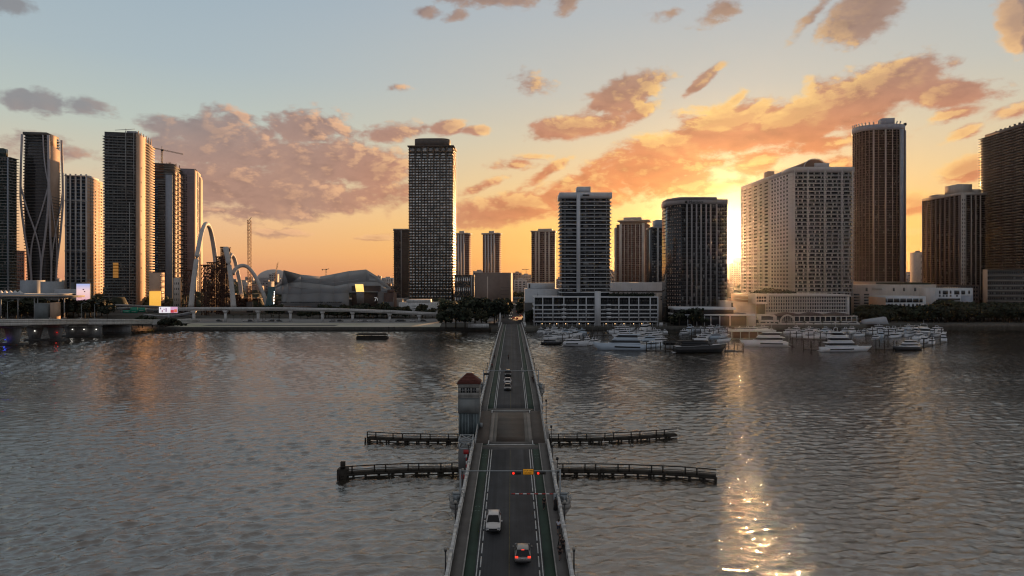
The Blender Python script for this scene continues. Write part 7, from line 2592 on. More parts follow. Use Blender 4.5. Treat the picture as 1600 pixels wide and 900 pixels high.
for (a_, b_) in ((1334, 1343), (1350, 1358), (1443, 1452)):
    for k in range(6):
        y_ = 459 + k * 4.5
        T.block('louvre_slot', dark_glass, X6(a_), X6(b_), -T.d / 2 - .15, -T.d / 2, Z6(y_ + 2.4), Z6(y_))
T.block('roof_garden', mat('hedge_green', (.03, .035, .018), .9, vary=.4, scale=1), X6(1395), X6(1457), -T.d / 2 + 1, T.d / 2 - 2, T.h, T.h + 1.6)
T.block('roof_hut', cream_c, X6(1362), X6(1378), -T.d / 2 - .3, 4, Z6(453) - 0, Z6(447.5))
T = Tower('white_annex_block', 'white annex with square windows and dark car park decks, right of the white slab block', frame_of(1463.5, 1520, None, 570, 0, 'l', 25), zof(450, 570), cat='building')
T.core(offwhite)
X5 = lambda px: (px - 1463.5) * 570 / F - T.w / 2
Z5 = lambda py: zof(py, 570) - T.z0
for (a_, b_, c0, c1) in ((1467, 1469.5, 454, 459), (1473, 1481, 454, 460), (1484, 1486.5, 454, 459), (1491, 1499, 454, 460), (1502, 1508, 454, 460), (1513, 1515.5, 454, 459),
                         (1467, 1469.5, 461, 463.5), (1473, 1475.5, 461, 463.5), (1478, 1480.5, 461, 463.5), (1484, 1486.5, 461, 463.5), (1494, 1496.5, 461, 463.5)):
    T.block('window', dark_glass, X5(a_), X5(b_), -T.d / 2 - .15, -T.d / 2, Z5(c1), Z5(c0))
for k in range(4):
    T.block('deck_opening', dark_glass, X5(1465), X5(1500), -T.d / 2 - .2, -T.d / 2, Z5(469.5 + k * 4.4), Z5(466.2 + k * 4.4))
T.block('grey_bay', blue_grey, X5(1502), X5(1520), -T.d / 2 - .25, -T.d / 2, 0, Z5(461.5))
mb = MB()
for k in range(20):
    mb.box(-T.w / 2 + k * T.w / 20, -T.w / 2 + k * T.w / 20 + .6, -T.d / 2, -T.d / 2 + .3, T.h, T.h + 1)
mb.build('parapet_teeth', dark_c, T.t, kind='stuff')
# podium under the curved and stair-stripe towers
T = Tower('tower_podium', 'beige car park podium under the curved tower', frame_of(1340, 1412, None, 655, 0, 'l', 40), zof(441, 655), cat='building')
T.core(tan_c); T.slabs(cream_c, 5, 8, T.h, .3, .4)
T = Tower('tower_podium', 'dark podium floors under the stair stripe tower', frame_of(1447, 1530, None, 632, 0, 'l', 20), zof(446, 632), cat='building')
T.core(rose); T.slabs(rose, 6, 4, T.h, .4, .4)
T.windows(brown_glass, [('f', 1, T.w - 1, 20, 4, T.h, 6, dict(fw=.6, fh=.5))])

# ------------------------------------------------------------------ park shore on the right
wl = MB().box(pos(1335, 504)[0], pos(1335, 504)[0] + 300, 0, 1.2, -1, 1.6)
sw2 = wl.build('sea_wall', mat('shore_stone', (.13, .11, .09), .85, vary=.35, scale=.5), loc=(0, 503.5, 0))
tag(sw2, 'low pale stone sea wall along the dark park on the right shore', 'wall')
random.seed(19)
i = 0
for px_ in range(1346, 1650, 8):
    for row in range(3):
        D = 512 + row * 13 + random.uniform(-3, 3)
        x, y = pos(px_ + random.uniform(-4, 4), D)
        h_ = random.uniform(7, 10) + row * 1.6 + (2.5 if px_ > 1450 else 0)
        if row == 0 and 1395 < px_ < 1420:
            h_ -= 3
        tree(x, y, h_, 'dark shade tree of the park along the right shore', 'park trees on the right shore', wide=1.25)
        i += 1
for px_, D, h_, lab in ((1065, 500, 13, 'dark tree at the left of the clump before the ribbed tower'), (1073, 498, 10, 'middle tree of the clump before the ribbed tower'), (1050, 500, 9, 'low tree beside the right end of the long podium'), (1084, 500, 8, 'small tree at the right of the clump before the ribbed tower'), (1042, 498, 7, 'bush like tree right behind the end column of the long podium')):
    x, y = pos(px_, D)
    tree(x, 477 + (i % 3), h_, lab, None, wide=1.1)
    i += 1
for px_, h_ in ((1084, 11), (1062, 10), (1048, 8), (1343, 9), (1352, 10), (1362, 9)):
    x, y = pos(px_, 474 if px_ < 1100 else 508)
    palm(x, y, h_, 'palm standing on the marina quay among the dark trees', 'palms on the marina quay')
for k, px_ in enumerate(range(1215, 1340, 14)):
    x, y = pos(px_, 473)
    palm(x, 473, 3.2 + (k % 2), 'small dark palm before the waterfront hall', 'small palms before the waterfront hall')
# trees on the terrace left of the condominium, and roof planting of the long podium
for px_, py_, h_ in ((1174, 463, 11), (1184, 461, 12), (1196, 460, 13), (1210, 461, 12), (1223, 462, 12), (1233, 463, 11)):
    D = 552
    x, y = pos(px_, D)
    tree(x, 546, h_, 'backlit tree on the terrace between the sun gap and the condominium', 'terrace trees at the foot of the condominium', z=zof(py_ + 8, D) - 3, wide=1.2)
hedge = thing('roof_hedge', 'dark planting along the roof edge of the long white podium', 'hedge', (plants.t.location[0], plants.t.location[1] - 6, plants.t.location[2] + plants.h + .4))
hb, _ = crown_mesh(77, 1, 1, 10, .2)
hb = MB(); rr = np.random.default_rng(4)
for k in range(2600):
    x = rr.uniform(10, 42); y = rr.uniform(-4, 4); z = abs(rr.normal()) * .8
    u = rr.normal(size=3) * .35; v = rr.normal(size=3) * .35
    p = np.array((x, y, z))
    hb.add([tuple(p - u), tuple(p + v), tuple(p + u), tuple(p - v)], [[0, 1, 2, 3]], 0, rr.uniform(0, 1))
hb.build('foliage', leaf_mats[2], hedge, kind='stuff')
for k, px_ in enumerate((841, 872, 884, 957, 963, 977, 983, 990, 1000, 1007, 1014)):
    x, y = pos(px_, 478)
    t = thing('roof_mast', 'thin mast standing among the planting on the long podium roof', 'mast', (x, 486, plants.t.location[2] + plants.h), 0, 'thin masts on the long podium roof')
    MB().bar((0, 0, 0), (0, 0, 3 + (k * 5 % 4)), .09).build('pole', black_m, t)
    MB().box(-.3, .3, -.1, .1, 1.2, 1.6).build('fixing', black_m, t)

# quay promenade railing and lamps in front of the long podium
q0, q1 = pos(836, 471)[0], pos(1330, 471)[0]
qm = MB().box(q0, q1, 469.9, 470.9, -1, 2.35)
tag(qm.build('quay_wall', seawall_m), 'dark quay wall behind the moored yachts', 'wall')
t = thing('quay_railing', 'pale railing along the quay in front of the long white podium', 'railing', (0, 471.6, 2.5))
MB().box(q0, pos(1040, 471)[0], -.05, .05, 1.0, 1.14).build('top_rail', offwhite, t)
pp = MB().box(-.12, .12, -.1, .1, 0, 2.2).mesh('post', offwhite)
for px_ in range(838, 1042, 7):
    put('post', pp, t, (pos(px_, 471)[0], 0, 0))

# ------------------------------------------------------------------ the far city
random.seed(5)
def far_block(px0, px1, py0, D, label, m, nf=8, group=None, roof=True):
    T = Tower('far_building', label, frame_of(px0, px1, None, D, 0, 'l' if px0 > 800 else 'r', 30), zof(py0, D), cat='building', group=group)
    T.core(m, 0)
    T.windows(dark_glass, [('f', 1, T.w - 1, max(3, int(T.w / 6)), 2, T.h - 2, nf, dict(fw=.55, fh=.45))])
    if roof:
        T.block('roof_box', m, -T.w * .2, T.w * .2, -5, 5, T.h, T.h + 3)
    return T
hz_m = [mat('far_cream', (.42, .36, .32), .8), mat('far_tan', (.32, .24, .20), .8), mat('far_grey', (.26, .25, .25), .8), mat('far_white', (.5, .48, .46), .8)]
for (a, b, y_, D, lab, mi) in ((587, 594, 431.5, 2300, 'distant pale slab, left of the pair beyond the arena right end', 0), (596, 614, 434, 1900, 'distant striped blocks between the arena and the rear tower', 3), (588, 616, 447, 900, 'low brown block behind the arena right end', 1),
                               (420, 431, 428, 2100, 'small distant block left of the arena peak catching orange light', 0), (455, 470, 431, 2600, 'distant roof hidden by the arena dip', 2),
                               (404, 420, 440, 1300, 'low hazy building behind the low wide arch', 2), (384, 403, 447, 1200, 'low reddish building behind the crane boom', 1), (373, 383, 441, 1300, 'hazy block between the arches', 3), (430, 442, 441, 1500, 'low block behind the glass end of the arena', 2),
                               (801, 815, 426, 1700, 'hazy orange block in the gap above the avenue', 1), (814, 830, 429, 2100, 'fainter hazy block right of the orange one above the avenue', 0), (803, 823, 437, 1100, 'low white dotted building left of the white annex', 3), (739, 758, 423.5, 1500, 'pale low rise behind the brown windowless block', 0),
                               (1418, 1436, 427, 1500, 'hazy peach block in the gap right of the curved tower', 0), (1412, 1420, 434, 1300, 'low peach step beside the hazy block right of the curved tower', 1), (1437.5, 1445, 394, 1200, 'slim pale tower touching the left of the stair stripe tower', 0),
                               (1028, 1044, 434, 900, 'low building glimpsed between the white hall and the notched tower', 2), (951, 962, 424, 1100, 'hazy tan block right of the banded tower', 1), (786, 802, 434, 950, 'low dark block behind the brown windowless one, to its right', 2), (1139, 1146, 440, 1000, 'small block in the glare at the foot of the sun gap', 1),
                               (0, 34, 436, 1250, 'low block behind the teal tower foot', 2), (96, 104, 440, 1100, 'sliver of a low block left of the grid tower', 1), (618, 640, 440, 1200, 'low block behind the rear tower', 2), (870, 880, 436, 1000, 'low block between the mottled and the banded towers', 2)):
    far_block(a, b, y_, D, lab, hz_m[mi], 7)
for k in range(64):
    px_ = 60 + k * 24.4 + random.uniform(-6, 6)
    D = random.uniform(1500, 3600)
    far_block(px_, px_ + random.uniform(10, 34) * 1400 / D, 437 - random.uniform(0, 5), D, 'hazy low roofed building on the far city horizon', random.choice(hz_m), 3, 'low buildings along the far horizon', roof=k % 3 == 0)
# stadium dome
t = thing('stadium', 'huge pale stadium dome on the horizon left of the arena', 'stadium', (*pos(428, 3200), GROUND_Z))
mb = MB()
for j in range(6):
    pass
rad = 26 * 3200 / F
mb.loft([[(rad * math.cos(q) * math.cos(a), rad * .8 * math.cos(q) * math.sin(a), 22 + 46 * math.sin(q)) for a in np.linspace(0, 2 * math.pi, 28, endpoint=False)] for q in np.linspace(0, 1.5, 8)])
mb.smooth = True
mb.build('roof_dome', hz_m[3], t)
MB().prism([(rad * 1.02 * math.cos(a), rad * .82 * math.sin(a)) for a in np.linspace(0, 2 * math.pi, 28, endpoint=False)], 0, 22).build('wall', hz_m[2], t)
# flat tree canopy of the far suburbs, nobody could count it
tb = MB(); rr = np.random.default_rng(3)
for k in range(5200):
    D = rr.uniform(720, 3800) ** 1.0
    x = rr.uniform(-.80, .80) * D
    if abs(x - BX) < 16:
        continue
    h_ = rr.uniform(5, 12); r_ = rr.uniform(6, 16)
    lo = [(x + r_ * math.cos(a) * rr.uniform(.7, 1.2), D + r_ * math.sin(a), 0) for a in np.linspace(0, 2 * math.pi, 6, endpoint=False)]
    up = [(x + r_ * .55 * math.cos(a) * rr.uniform(.6, 1.3), D + r_ * .55 * math.sin(a), h_ * rr.uniform(.8, 1.1)) for a in np.linspace(0, 2 * math.pi, 6, endpoint=False)]
    tb.hull(lo, up, 0, rr.uniform(0, 1))
tb.build('far_treetops', leaf_mats[0], kind='stuff', loc=(0, 0, GROUND_Z))

# overpass crossing the avenue with trees round it
t = thing('overpass', 'dark overpass crossing the avenue beyond the bridge head', 'overpass', (BX, 800, GROUND_Z))
mb = MB()
xs = np.linspace(-60, 60, 15)
for a, b in zip(xs, xs[1:]):
    za_, zb3 = 6.5 + 2.6 * math.cos(a / 26), 6.5 + 2.6 * math.cos(b / 26)
    mb.hull([(a, 0, za_ - 1.6), (b, 0, zb3 - 1.6), (b, 22, zb3 - 1.6), (a, 22, za_ - 1.6)], [(a, 0, za_ + .9), (b, 0, zb3 + .9), (b, 22, zb3 + .9), (a, 22, za_ + .9)])
mb.build('deck', mat('overpass_grey', (.14, .15, .165), .75, vary=.2), t)
for x in (-13, 13, -30, 30):
    MB().box(x - .7, x + .7, 2, 20, 0, 6).build('pier', rc, t)
for i, (px_, D, h_) in enumerate(((787, 560, 11), (790, 590, 12), (793, 640, 12), (784, 620, 14), (779, 580, 15), (818, 560, 10), (820, 600, 12), (817, 660, 11), (822, 640, 14), (790, 700, 12), (817, 720, 12), (795, 900, 13), (813, 900, 13), (804, 1000, 13), (799, 960, 12), (809, 980, 12))):
    x, y = pos(px_, D)
    tree(x, y, h_, 'street tree beside the avenue beyond the bridge head', 'street trees along the avenue')
t = thing('gas_canopy', 'pale flat canopy building left of the avenue behind the trees', 'building', (*pos(783, 640), GROUND_Z))
MB().box(-5, 5, -4, 4, 4.2, 5.2).build('roof', offwhite, t)
MB().box(-3.6, 3.6, -3, 3, 0, 4.1).build('wall', grey_c, t)

# ------------------------------------------------------------------ marina
gel_white = mat('gelcoat_white', (.72, .73, .75), .3, vary=.04)
gel_blue = mat('gelcoat_pale_blue', (.52, .60, .68), .3, vary=.04)
gel_black = mat('gelcoat_black', (.012, .011, .011), .2, vary=0)
gel_grey = mat('gelcoat_grey', (.22, .23, .25), .35, vary=.05)
boat_glass = glass('boat_glass', (.012, .013, .016), .06, .2)
teak = mat('teak_deck', (.24, .16, .10), .7, vary=.15)
canvas_b = mat('canvas_blue', (.03, .05, .12), .8, vary=.1)


def hull_loops(L, B, H, sheer=.35, n=9, flare=.9):
    loops = []
    for i in range(n):
        q = i / (n - 1)                 # 0 stern .. 1 bow
        x = -L / 2 + L * q
        k = 1.0 if q < .45 else max(.02, 1 - ((q - .45) / .55) ** 2.1)
        k *= .92 + .08 * min(1, q * 5)
        zt = H * (1 + sheer * q ** 2)
        kb = k * (flare if q < .6 else flare * (1 - .5 * (q - .6) / .4))
        rake = L * .06 * max(0, (q - .6) / .4)
        loops.append([(x - rake, -B / 2 * kb * .55, -.35), (x - rake * .6, -B / 2 * kb, H * .15), (x + rake, -B / 2 * k, zt), (x + rake, B / 2 * k, zt), (x - rake * .6, B / 2 * kb, H * .15), (x - rake, B / 2 * kb * .55, -.35)])
    return loops


def tier(mb, x0, x1, w0, w1, z0, z1, slope_f=1.2, slope_b=.3, inw=.15, m=0):
    """one deckhouse storey: raked front (towards +x) and back, narrowing upwards"""
    lo = [(x0, -w0 / 2, z0), (x1 - (x1 - x0) * .12, -w0 / 2, z0), (x1, -w1 / 2, z0), (x1, w1 / 2, z0), (x1 - (x1 - x0) * .12, w0 / 2, z0), (x0, w0 / 2, z0)]
    f = lambda x, y: (x - slope_f if x > (x0 + x1) / 2 else x + slope_b, y - math.copysign(inw, y))
    up = [(*f(x, y), z1) for x, y, _ in lo]
    return mb.hull(lo, up, m)


def yacht(label, px0, px1, pyw, pyt=None, H=None, tiers=2, hull=gel_white, sup=gel_white, face=1, rot=0, band=True, arch_=True, group=None, cat='yacht', B=None, name='motor_yacht', mast=True, dk=None, stripe=False, group_=None):
    """waterline from px0 to px1 at row pyw; face=1 bow to the right, -1 bow to the left; rot in degrees turns it away from broadside"""
    D = 37.0 * F / (pyw - HOR)
    xa, xb = pos(px0, D)[0], pos(px1, D)[0]
    L = (xb - xa) / max(.35, abs(math.cos(R(rot))))
    B = B or max(2.6, min(6.5, L * .25))
    HH = H or max(1.25, min(3.0, L * .11))
    t = thing(name, label, cat, ((xa + xb) / 2, D + B / 2 * abs(math.cos(R(rot))), 0), R(rot) if face > 0 else R(rot) + math.pi, group)
    t.rotation_euler = (0, 0, (0 if face > 0 else math.pi) + R(rot))
    lp_ = hull_loops(L, B, HH)
    mb = MB().loft(lp_)
    ho = mb.build('hull', hull, t)
    if stripe:
        for s_ in (-1, 1):
            mb = MB()
            for i in range(1, 5):
                a, b = lp_[i], lp_[i + 1]
                p = lambda l, q, e: (l[1][0] * (1 - q) + l[2][0] * q, s_ * (abs(l[1][1]) * (1 - q) + abs(l[2][1]) * q + e), l[1][2] * (1 - q) + l[2][2] * q)
                mb.hull([p(a, .4, 0), p(b, .4, 0), p(b, .4, .04), p(a, .4, .04)], [p(a, .7, 0), p(b, .7, 0), p(b, .7, .04), p(a, .7, .04)])
            mb.build('hull_window', boat_glass, t)
    MB().loft([[(l[2][0] * .985, l[2][1] * .9, l[2][2] - .02), (l[2][0] * .985, -l[2][1] * .9, l[2][2] - .02), (l[2][0] * .985, -l[2][1] * .9, l[2][2] + .05), (l[2][0] * .985, l[2][1] * .9, l[2][2] + .05)][::-1] for l in lp_]).build('deck', dk or sup, t)
    z = HH * 1.02
    th_ = max(1.35, min(2.6, L * .105)) if L > 5 else .7
    x0_, x1_ = -L * .38, L * .28
    for k in range(tiers):
        w0 = B * (.78 - .10 * k)
        mb = MB(); tier(mb, x0_, x1_, w0, w0 * .55, z, z + th_ * .42, th_ * .45, .1, .05)
        mb.build('deckhouse', sup, t)
        g_ = MB(); tier(g_, x0_ + .12, x1_ - th_ * .45, w0 * .98, w0 * .52, z + th_ * .42, z + th_ * .86, th_ * .75, .3, .12)
        g_.build('window_band', boat_glass if band else dark_glass, t)
        r_ = MB(); tier(r_, x0_ - L * .05, x1_ - th_ * 1.0, w0 * .96, w0 * .5, z + th_ * .86, z + th_, th_ * .2, .1, .05)
        r_.build('roof', sup, t)
        z += th_
        x0_, x1_ = x0_ + L * .05, x1_ - L * .12
    if arch_:
        mb = MB()
        xm = (x0_ + x1_) / 2 - L * .04
        wq = B * .32
        mb.bar((xm - .5, -wq, z), (xm, -wq * .8, z + th_ * .8), .12).bar((xm - .5, wq, z), (xm, wq * .8, z + th_ * .8), .12).bar((xm, -wq * .8, z + th_ * .8), (xm, wq * .8, z + th_ * .8), .12)
        mb.build('radar_arch', sup, t)
        if mast:
            MB().bar((xm, 0, z + th_ * .8), (xm - .2, 0, z + th_ * 1.7), .05).build('mast', sup, t)
    if L > 9:
        rl = MB()
        n = 6
        for s_ in (-1, 1):
            pts = [(l[2][0] * .97, s_ * abs(l[2][1]) * .93, l[2][2]) for l in lp_[4:]]
            for a, b in zip(pts, pts[1:]):
                rl.bar((a[0], a[1], a[2] + .7), (b[0], b[1], b[2] + .7), .035)
                rl.bar(a, (a[0], a[1], a[2] + .7), .03)
        rl.build('bow_rail', steel, t)
    MB().box(-L / 2 - L * .05, -L / 2 + .1, -B * .4, B * .4, .15, .3).build('swim_platform', dk or sup, t)
    return t


# the front row, from the bridge to the right
yacht('black hulled cruiser nearest the bridge, low at the left end of the marina', 846, 878, 538.5, hull=gel_black, sup=gel_grey, tiers=1, face=1, rot=-8)
yacht('sleek white cruiser with black curved windows, second large boat from the bridge', 882, 919, 541.5, tiers=1, face=1, rot=-14, stripe=True, H=2.2, B=6)
yacht('long pale blue motor yacht with three decks in front of the long podium', 932, 1011, 548, hull=gel_blue, sup=gel_blue, tiers=2, face=-1, rot=-6, stripe=True)
yacht('large black superyacht with a silver roof line lying across the sun glitter', 1056, 1135, 552, hull=gel_black, sup=gel_black, tiers=1, face=1, rot=2, dk=gel_white, H=3.2)
yacht('white motor yacht with red brown windows lit by the sunset, right of the black superyacht', 1163, 1232, 542, tiers=2, face=-1, rot=-3, stripe=True)
yacht('white three deck charter yacht with two long black window bands, largest at right', 1287, 1364, 550, tiers=3, face=1, rot=2, stripe=True, H=2.0)
yacht('white wheelhouse yacht with black hull and blue windows near the right end of the marina', 1397, 1443, 547.5, hull=gel_black, tiers=2, face=-1, rot=12)
yacht('small white double deck boat seen from astern at the right end of the marina', 1466, 1485, 533, tiers=2, face=1, rot=60, arch_=False)
# second rows: list of small craft
rows_ = [
    # px0, px1, py water, tiers, face, rot, hull, text
    (842, 853, 520, 1, 1, 40, 'w'), (852, 864, 522, 1, 1, 35, 'g'), (862, 876, 519, 2, 1, 20, 'w'), (866, 884, 529, 1, -1, 15, 'w'), (851, 868, 531, 1, 1, 10, 'w'), (884, 900, 527, 1, 1, 30, 'w'), (878, 893, 522, 1, 1, 10, 'b'),
    (894, 908, 525, 1, 1, 8, 'w'), (923, 938, 538, 1, 1, 55, 'w'), (914, 926, 536, 1, 1, 60, 'g'),
    (955, 984, 522, 2, -1, 5, 'w'), (962, 990, 528, 1, -1, 3, 'w'), (988, 1008, 531, 1, -1, 10, 'w'), (1000, 1026, 527, 1, 1, 5, 'w'), (1008, 1030, 533, 1, 1, 12, 'b'), (1018, 1042, 537, 1, -1, 25, 'w'), (1012, 1036, 543, 1, 1, 35, 'b'), (992, 1010, 522, 1, 1, 40, 'g'), (1026, 1036, 524, 1, 1, 60, 'w'),
    (1078, 1096, 517, 1, 1, 5, 'w'), (1098, 1118, 516, 2, -1, 12, 'w'), (1104, 1124, 521, 1, 1, 20, 'w'), (1118, 1138, 519, 1, 1, 5, 'w'), (1092, 1112, 527, 1, -1, 8, 'w'), (1112, 1132, 529, 1, 1, 10, 'b'), (1124, 1142, 534, 1, 1, 30, 'w'), (1086, 1104, 533, 1, -1, 12, 'w'), (1064, 1078, 523, 1, 1, 40, 'g'),
    (1150, 1170, 517, 1, 1, 4, 'w'), (1172, 1196, 516.5, 1, 1, 6, 'w'), (1228, 1246, 521, 1, 1, 20, 'w'), (1240, 1258, 526, 1, 1, 15, 'w'), (1252, 1272, 522, 1, -1, 8, 'w'), (1260, 1280, 529, 1, 1, 12, 'w'), (1274, 1292, 523, 1, 1, 20, 'g'), (1284, 1306, 527, 1, -1, 5, 'w'), (1300, 1320, 531, 1, 1, 10, 'w'), (1316, 1334, 520, 1, 1, 30, 'w'),
    (1350, 1372, 520, 1, -1, 5, 'w'), (1368, 1392, 519, 2, 1, 6, 'w'), (1378, 1402, 524, 1, 1, 10, 'w'), (1392, 1412, 528, 1, 1, 30, 'w'), (1404, 1430, 520, 2, -1, 4, 'w'), (1416, 1438, 526, 2, 1, 30, 'w'), (1428, 1452, 530, 1, 1, 40, 'w'), (1438, 1458, 535, 1, 1, 50, 'w'), (1446, 1468, 522, 1, 1, 8, 'w'), (1456, 1474, 527, 1, 1, 30, 'g'), (1450, 1466, 538, 1, 1, 55, 'w'),
    (1338, 1352, 526, 1, 1, 15, 'w'), (1364, 1378, 531, 1, 1, 40, 'g'), 
]
extra = []
for r_ in rows_:
    if r_[2] < 534:
        extra.append((r_[0] + 7, r_[1] + 6, r_[2] - 3.2 if r_[2] > 520 else r_[2] + 1.6, 1 if r_[3] == 2 else 1, -r_[4], (r_[5] + 25) % 70, 'wwwgb'[r_[0] % 5]))
rows_ += extra
marks = [(878, 'the bridge'), (930, 'the black windowed white cruiser'), (1050, 'the long pale blue yacht'), (1145, 'the black superyacht'), (1225, 'the sunlit white motor yacht'), (1375, 'the three deck charter yacht'), (1490, 'the wheelhouse yacht')]
ordn = ['first', 'second', 'third', 'fourth', 'fifth', 'sixth', 'seventh', 'eighth', 'ninth', 'tenth', 'eleventh', 'twelfth']
cnt = {}
rows_.sort(key=lambda r: r[0])
for (a, b, yw, tr, fc, rt_, hc) in rows_:
    mk = next((m for lim, m in marks if (a + b) / 2 < lim), None)
    depth_ = 'far' if yw < 523 else 'middle' if yw < 530 else 'near'
    key = (mk, depth_)
    cnt[key] = cnt.get(key, 0) + 1
    hm_ = {'w': gel_white, 'g': gel_grey, 'b': gel_blue}[hc]
    colr = {'w': 'white', 'g': 'grey', 'b': 'bluish'}[hc]
    if mk is None:
        lab = 'tiny white launch alone on the dark water off the park shore'
    else:
        lab = '%s cabin boat, %s from left, %s row behind %s' % (colr, ordn[cnt[key] - 1], depth_, mk)
        if mk == 'the bridge':
            lab = '%s cabin boat, %s from left in the %s row moored beside the bridge head' % (colr, ordn[cnt[key] - 1], depth_)
    g_ = (b - a) * .14
    yw = max(yw, 518.6)
    yacht(lab, a - g_, b + g_, yw, tiers=tr, face=fc, rot=rt_, hull=hm_, sup=gel_white if hc != 'b' else gel_blue, arch_=mk is not None, H=None if mk else .5, name='cabin_boat', cat='boat', group='small boats in the marina', mast=(yw > 524))

yacht('tiny white launch alone on the dark water off the park trees', 1473, 1481, 521, tiers=0, H=.7, arch_=False, mast=False, name='launch', cat='boat')

# floating pontoons with piles
dockm = mat('pontoon', (.14, .13, .12), .8, vary=.3, scale=.6)
pil = MB(); pil.bar((0, 0, -1.5), (0, 0, 4.4), .22, sides=7); pilm = pil.mesh('pile', timber)
def pontoon(px0, py0, px1, py1, label, wd=1.6, n=6):
    a, b = np.array(W(px0, py0)), np.array(W(px1, py1))
    d = b - a; L = np.linalg.norm(d); ang = math.atan2(d[1], d[0])
    t = thing('pontoon', label, 'pontoon', (a[0], a[1], 0), ang)
    MB().box(0, L, -wd / 2, wd / 2, -.2, .55).build('deck', dockm, t)
    for k in range(n + 1):
        put('pile', pilm, t, (L * k / n, wd / 2 * (1 if k % 2 else -1), 0))
    return t
pontoon(880, 534, 930, 538, 'pontoon between the two cruisers nearest the bridge')
pontoon(925, 524, 1045, 524, 'long pontoon under the podium behind the pale blue yacht', 1.8, 14)
pontoon(1010, 548, 1062, 549, 'pontoon between the pale blue yacht and the black superyacht', 1.8, 7)
pontoon(1132, 549, 1160, 549, 'short dark pontoon at the stern of the black superyacht', 2.4, 4)
pontoon(1080, 525, 1150, 525, 'pontoon of the small boats behind the black superyacht', 1.6, 10)
pontoon(1232, 538, 1240, 542, 'short finger pontoon right of the sunlit motor yacht', 1.4, 2)
pontoon(1258, 545, 1284, 548, 'pontoon with tall piles left of the charter yacht', 2.2, 4)
pontoon(1235, 529, 1330, 533, 'long pontoon behind the charter yacht', 1.6, 10)
pontoon(1368, 545, 1402, 546, 'pontoon between the charter yacht and the wheelhouse yacht', 2.2, 5)
pontoon(1345, 524, 1470, 525, 'long pontoon in front of the park sea wall', 1.6, 14)
pontoon(1440, 543, 1478, 534, 'outer pontoon at the right end of the marina', 1.8, 6)
# covered floating dock
x0_, y0_ = W(1143, 531)
x1_, _ = W(1214, 531)
t = thing('dock_canopy', 'long flat white canopy roof over a floating dock behind the sunlit motor yacht', 'canopy', ((x0_ + x1_) / 2, y0_ + 4, 0))
hw2 = (x1_ - x0_) / 2
MB().box(-hw2, hw2, -3, 3, 4.6, 5.6).build('roof', offwhite, t)
for k in range(6):
    MB().box(-hw2 + .4 + k * (2 * hw2 - 1) / 5, -hw2 + .7 + k * (2 * hw2 - 1) / 5, -2.8, -2.5, 0, 4.6).build('post', offwhite, t)
MB().box(-hw2, hw2, -3, 3, -.2, .6).build('floor', dockm, t)
MB().box(-hw2 * .8, hw2 * .7, 0, 2.5, .6, 4.2).build('kiosk', mat('kiosk_brown', (.13, .06, .04), .7), t)
t = thing('dock_hut', 'dark square hut on the pontoon left of the black superyacht', 'hut', (*W(1045, 546), 0))
MB().box(-2.4, 2.4, -1.6, 1.6, .5, 2.6).build('wall', mat('hut_white', (.4, .4, .4), .7), t)
MB().box(-2.8, 2.8, -2, 2, 2.6, 4.4).build('roof', gel_black, t)
t = thing('tent', 'pale sloped marquee roof at the right end of the waterfront hall', 'tent', (*pos(1365, 497), GROUND_Z))
MB().hull([(-9, -4, 0), (9, -4, 0), (9, 5, 0), (-9, 5, 0)], [(-7, -1, 3.0), (8, -2, 5.2), (8, 2, 5.2), (-7, 2, 3.0)]).build('canvas', mat('tent_canvas', (.40, .42, .45), .8, vary=.05), t)
t = thing('quay_box', 'small pale cabin box on the quay at the right end of the long podium', 'cabin', (*pos(1033, 473), GROUND_Z))
MB().box(-1.2, 1.2, -.6, 1.2, 0, 2.6).build('wall', br_white, t)
MB().box(-1.35, 1.35, -.75, 1.35, 2.6, 2.8).build('roof', grey_c, t)

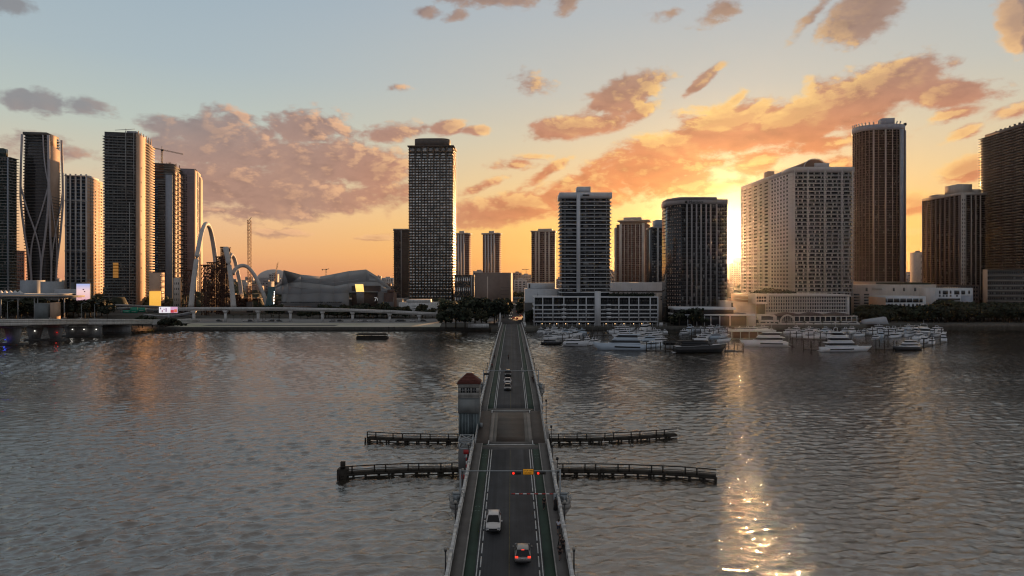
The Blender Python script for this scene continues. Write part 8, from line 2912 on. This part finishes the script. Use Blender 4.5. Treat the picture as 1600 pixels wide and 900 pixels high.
# ------------------------------------------------------------------ give alike things their place in their row
ones = ['', 'first', 'second', 'third', 'fourth', 'fifth', 'sixth', 'seventh', 'eighth', 'ninth', 'tenth', 'eleventh', 'twelfth', 'thirteenth', 'fourteenth', 'fifteenth', 'sixteenth', 'seventeenth', 'eighteenth', 'nineteenth', 'twentieth']
def ordinal(i):
    return ones[i] if i <= 20 else ('twenty-' if i < 30 else 'thirty-') + ones[i % 10] if i % 10 else 'thirtieth'
ROWS = {
    'lamp posts along the left railing': ('y', '{} lamp post counted from the viewer on the left bridge railing, black with pale globe'),
    'lamp posts along the right railing': ('y', '{} lamp post counted from the viewer on the right bridge railing, black with pale globe'),
    'tree row behind the highway bridge': ('x', '{} dark tree from the left in the row behind the highway bridge'),
    'street trees along the avenue': ('x', '{} street tree from the left beside the avenue beyond the bridge head'),
    'clump of trees left of the bridge head': ('x', '{} tall dark tree from the left in the clump beside the bridge head'),
    'bank trees by the highway bridge': ('x', '{} rounded dark tree from the left where the highway bridge lands'),
    'tree belt in front of the arena': ('x', '{} dark tree from the left between the guideway and the arena'),
    'small palms under the guideway': ('x', '{} small palm from the left under the guideway before the arena'),
    'low trees under the guideway': ('x', '{} low dark tree from the left in the row under the guideway'),
    'trees right of the bridge head': ('x', '{} dark tree from the left between bridge head and long white block'),
    'terrace trees at the foot of the condominium': ('x', '{} backlit tree from the left on the terrace right of the sun gap'),
    'palms on the marina quay': ('x', '{} palm from the left on the marina quay among dark trees'),
    'small palms before the waterfront hall': ('x', '{} small dark palm from the left before the waterfront hall'),
    'street lamps on the highway bridge': ('y', '{} tall thin street lamp from the viewer on the highway bridge'),
    'thin masts on the long podium roof': ('x', '{} thin mast from the left on the planted long podium roof'),
    'low buildings along the far horizon': ('x', None),
}
byg = {}
for o in scene.objects:
    if o.parent is None and o.get('group') in ROWS:
        byg.setdefault(o['group'], []).append(o)
for gname, obs in byg.items():
    axis, tmpl = ROWS[gname]
    if not tmpl:
        continue
    obs.sort(key=lambda o: (o.location.y if axis == 'y' else o.location.x / max(1, o.location.y)))
    for i, o in enumerate(obs):
        o['label'] = tmpl.format(ordinal(i + 1))
# cars behind the lawn: colour and place
cl = sorted([o for o in scene.objects if o.parent is None and o.get('group') == 'cars parked behind the lawn'], key=lambda o: o.location.x)
for i, o in enumerate(cl):
    o['label'] = '%s parked car, %s from the left in the row behind the lawn' % (o['label'].split()[0], ordinal(i + 1))
for o in scene.objects:
    if o.get('category') and len(o['label'].split()) > 16:
        print('LONG', o['label'])

# ------------------------------------------------------------------ air
hm = bpy.data.materials.new('haze')
hm.use_nodes = True
hm.node_tree.nodes.clear()
pv = hm.node_tree.nodes.new('ShaderNodeVolumePrincipled')
pv.inputs['Color'].default_value = (.95, .93, .92, 1)
pv.inputs['Density'].default_value = 0.000008
pv.inputs['Anisotropy'].default_value = 0.93
ho = hm.node_tree.nodes.new('ShaderNodeOutputMaterial')
hm.node_tree.links.new(pv.outputs[0], ho.inputs['Volume'])
MB().box(-4400, 4400, -700, 6900, -2.2, 236).build('haze', hm, kind='stuff')
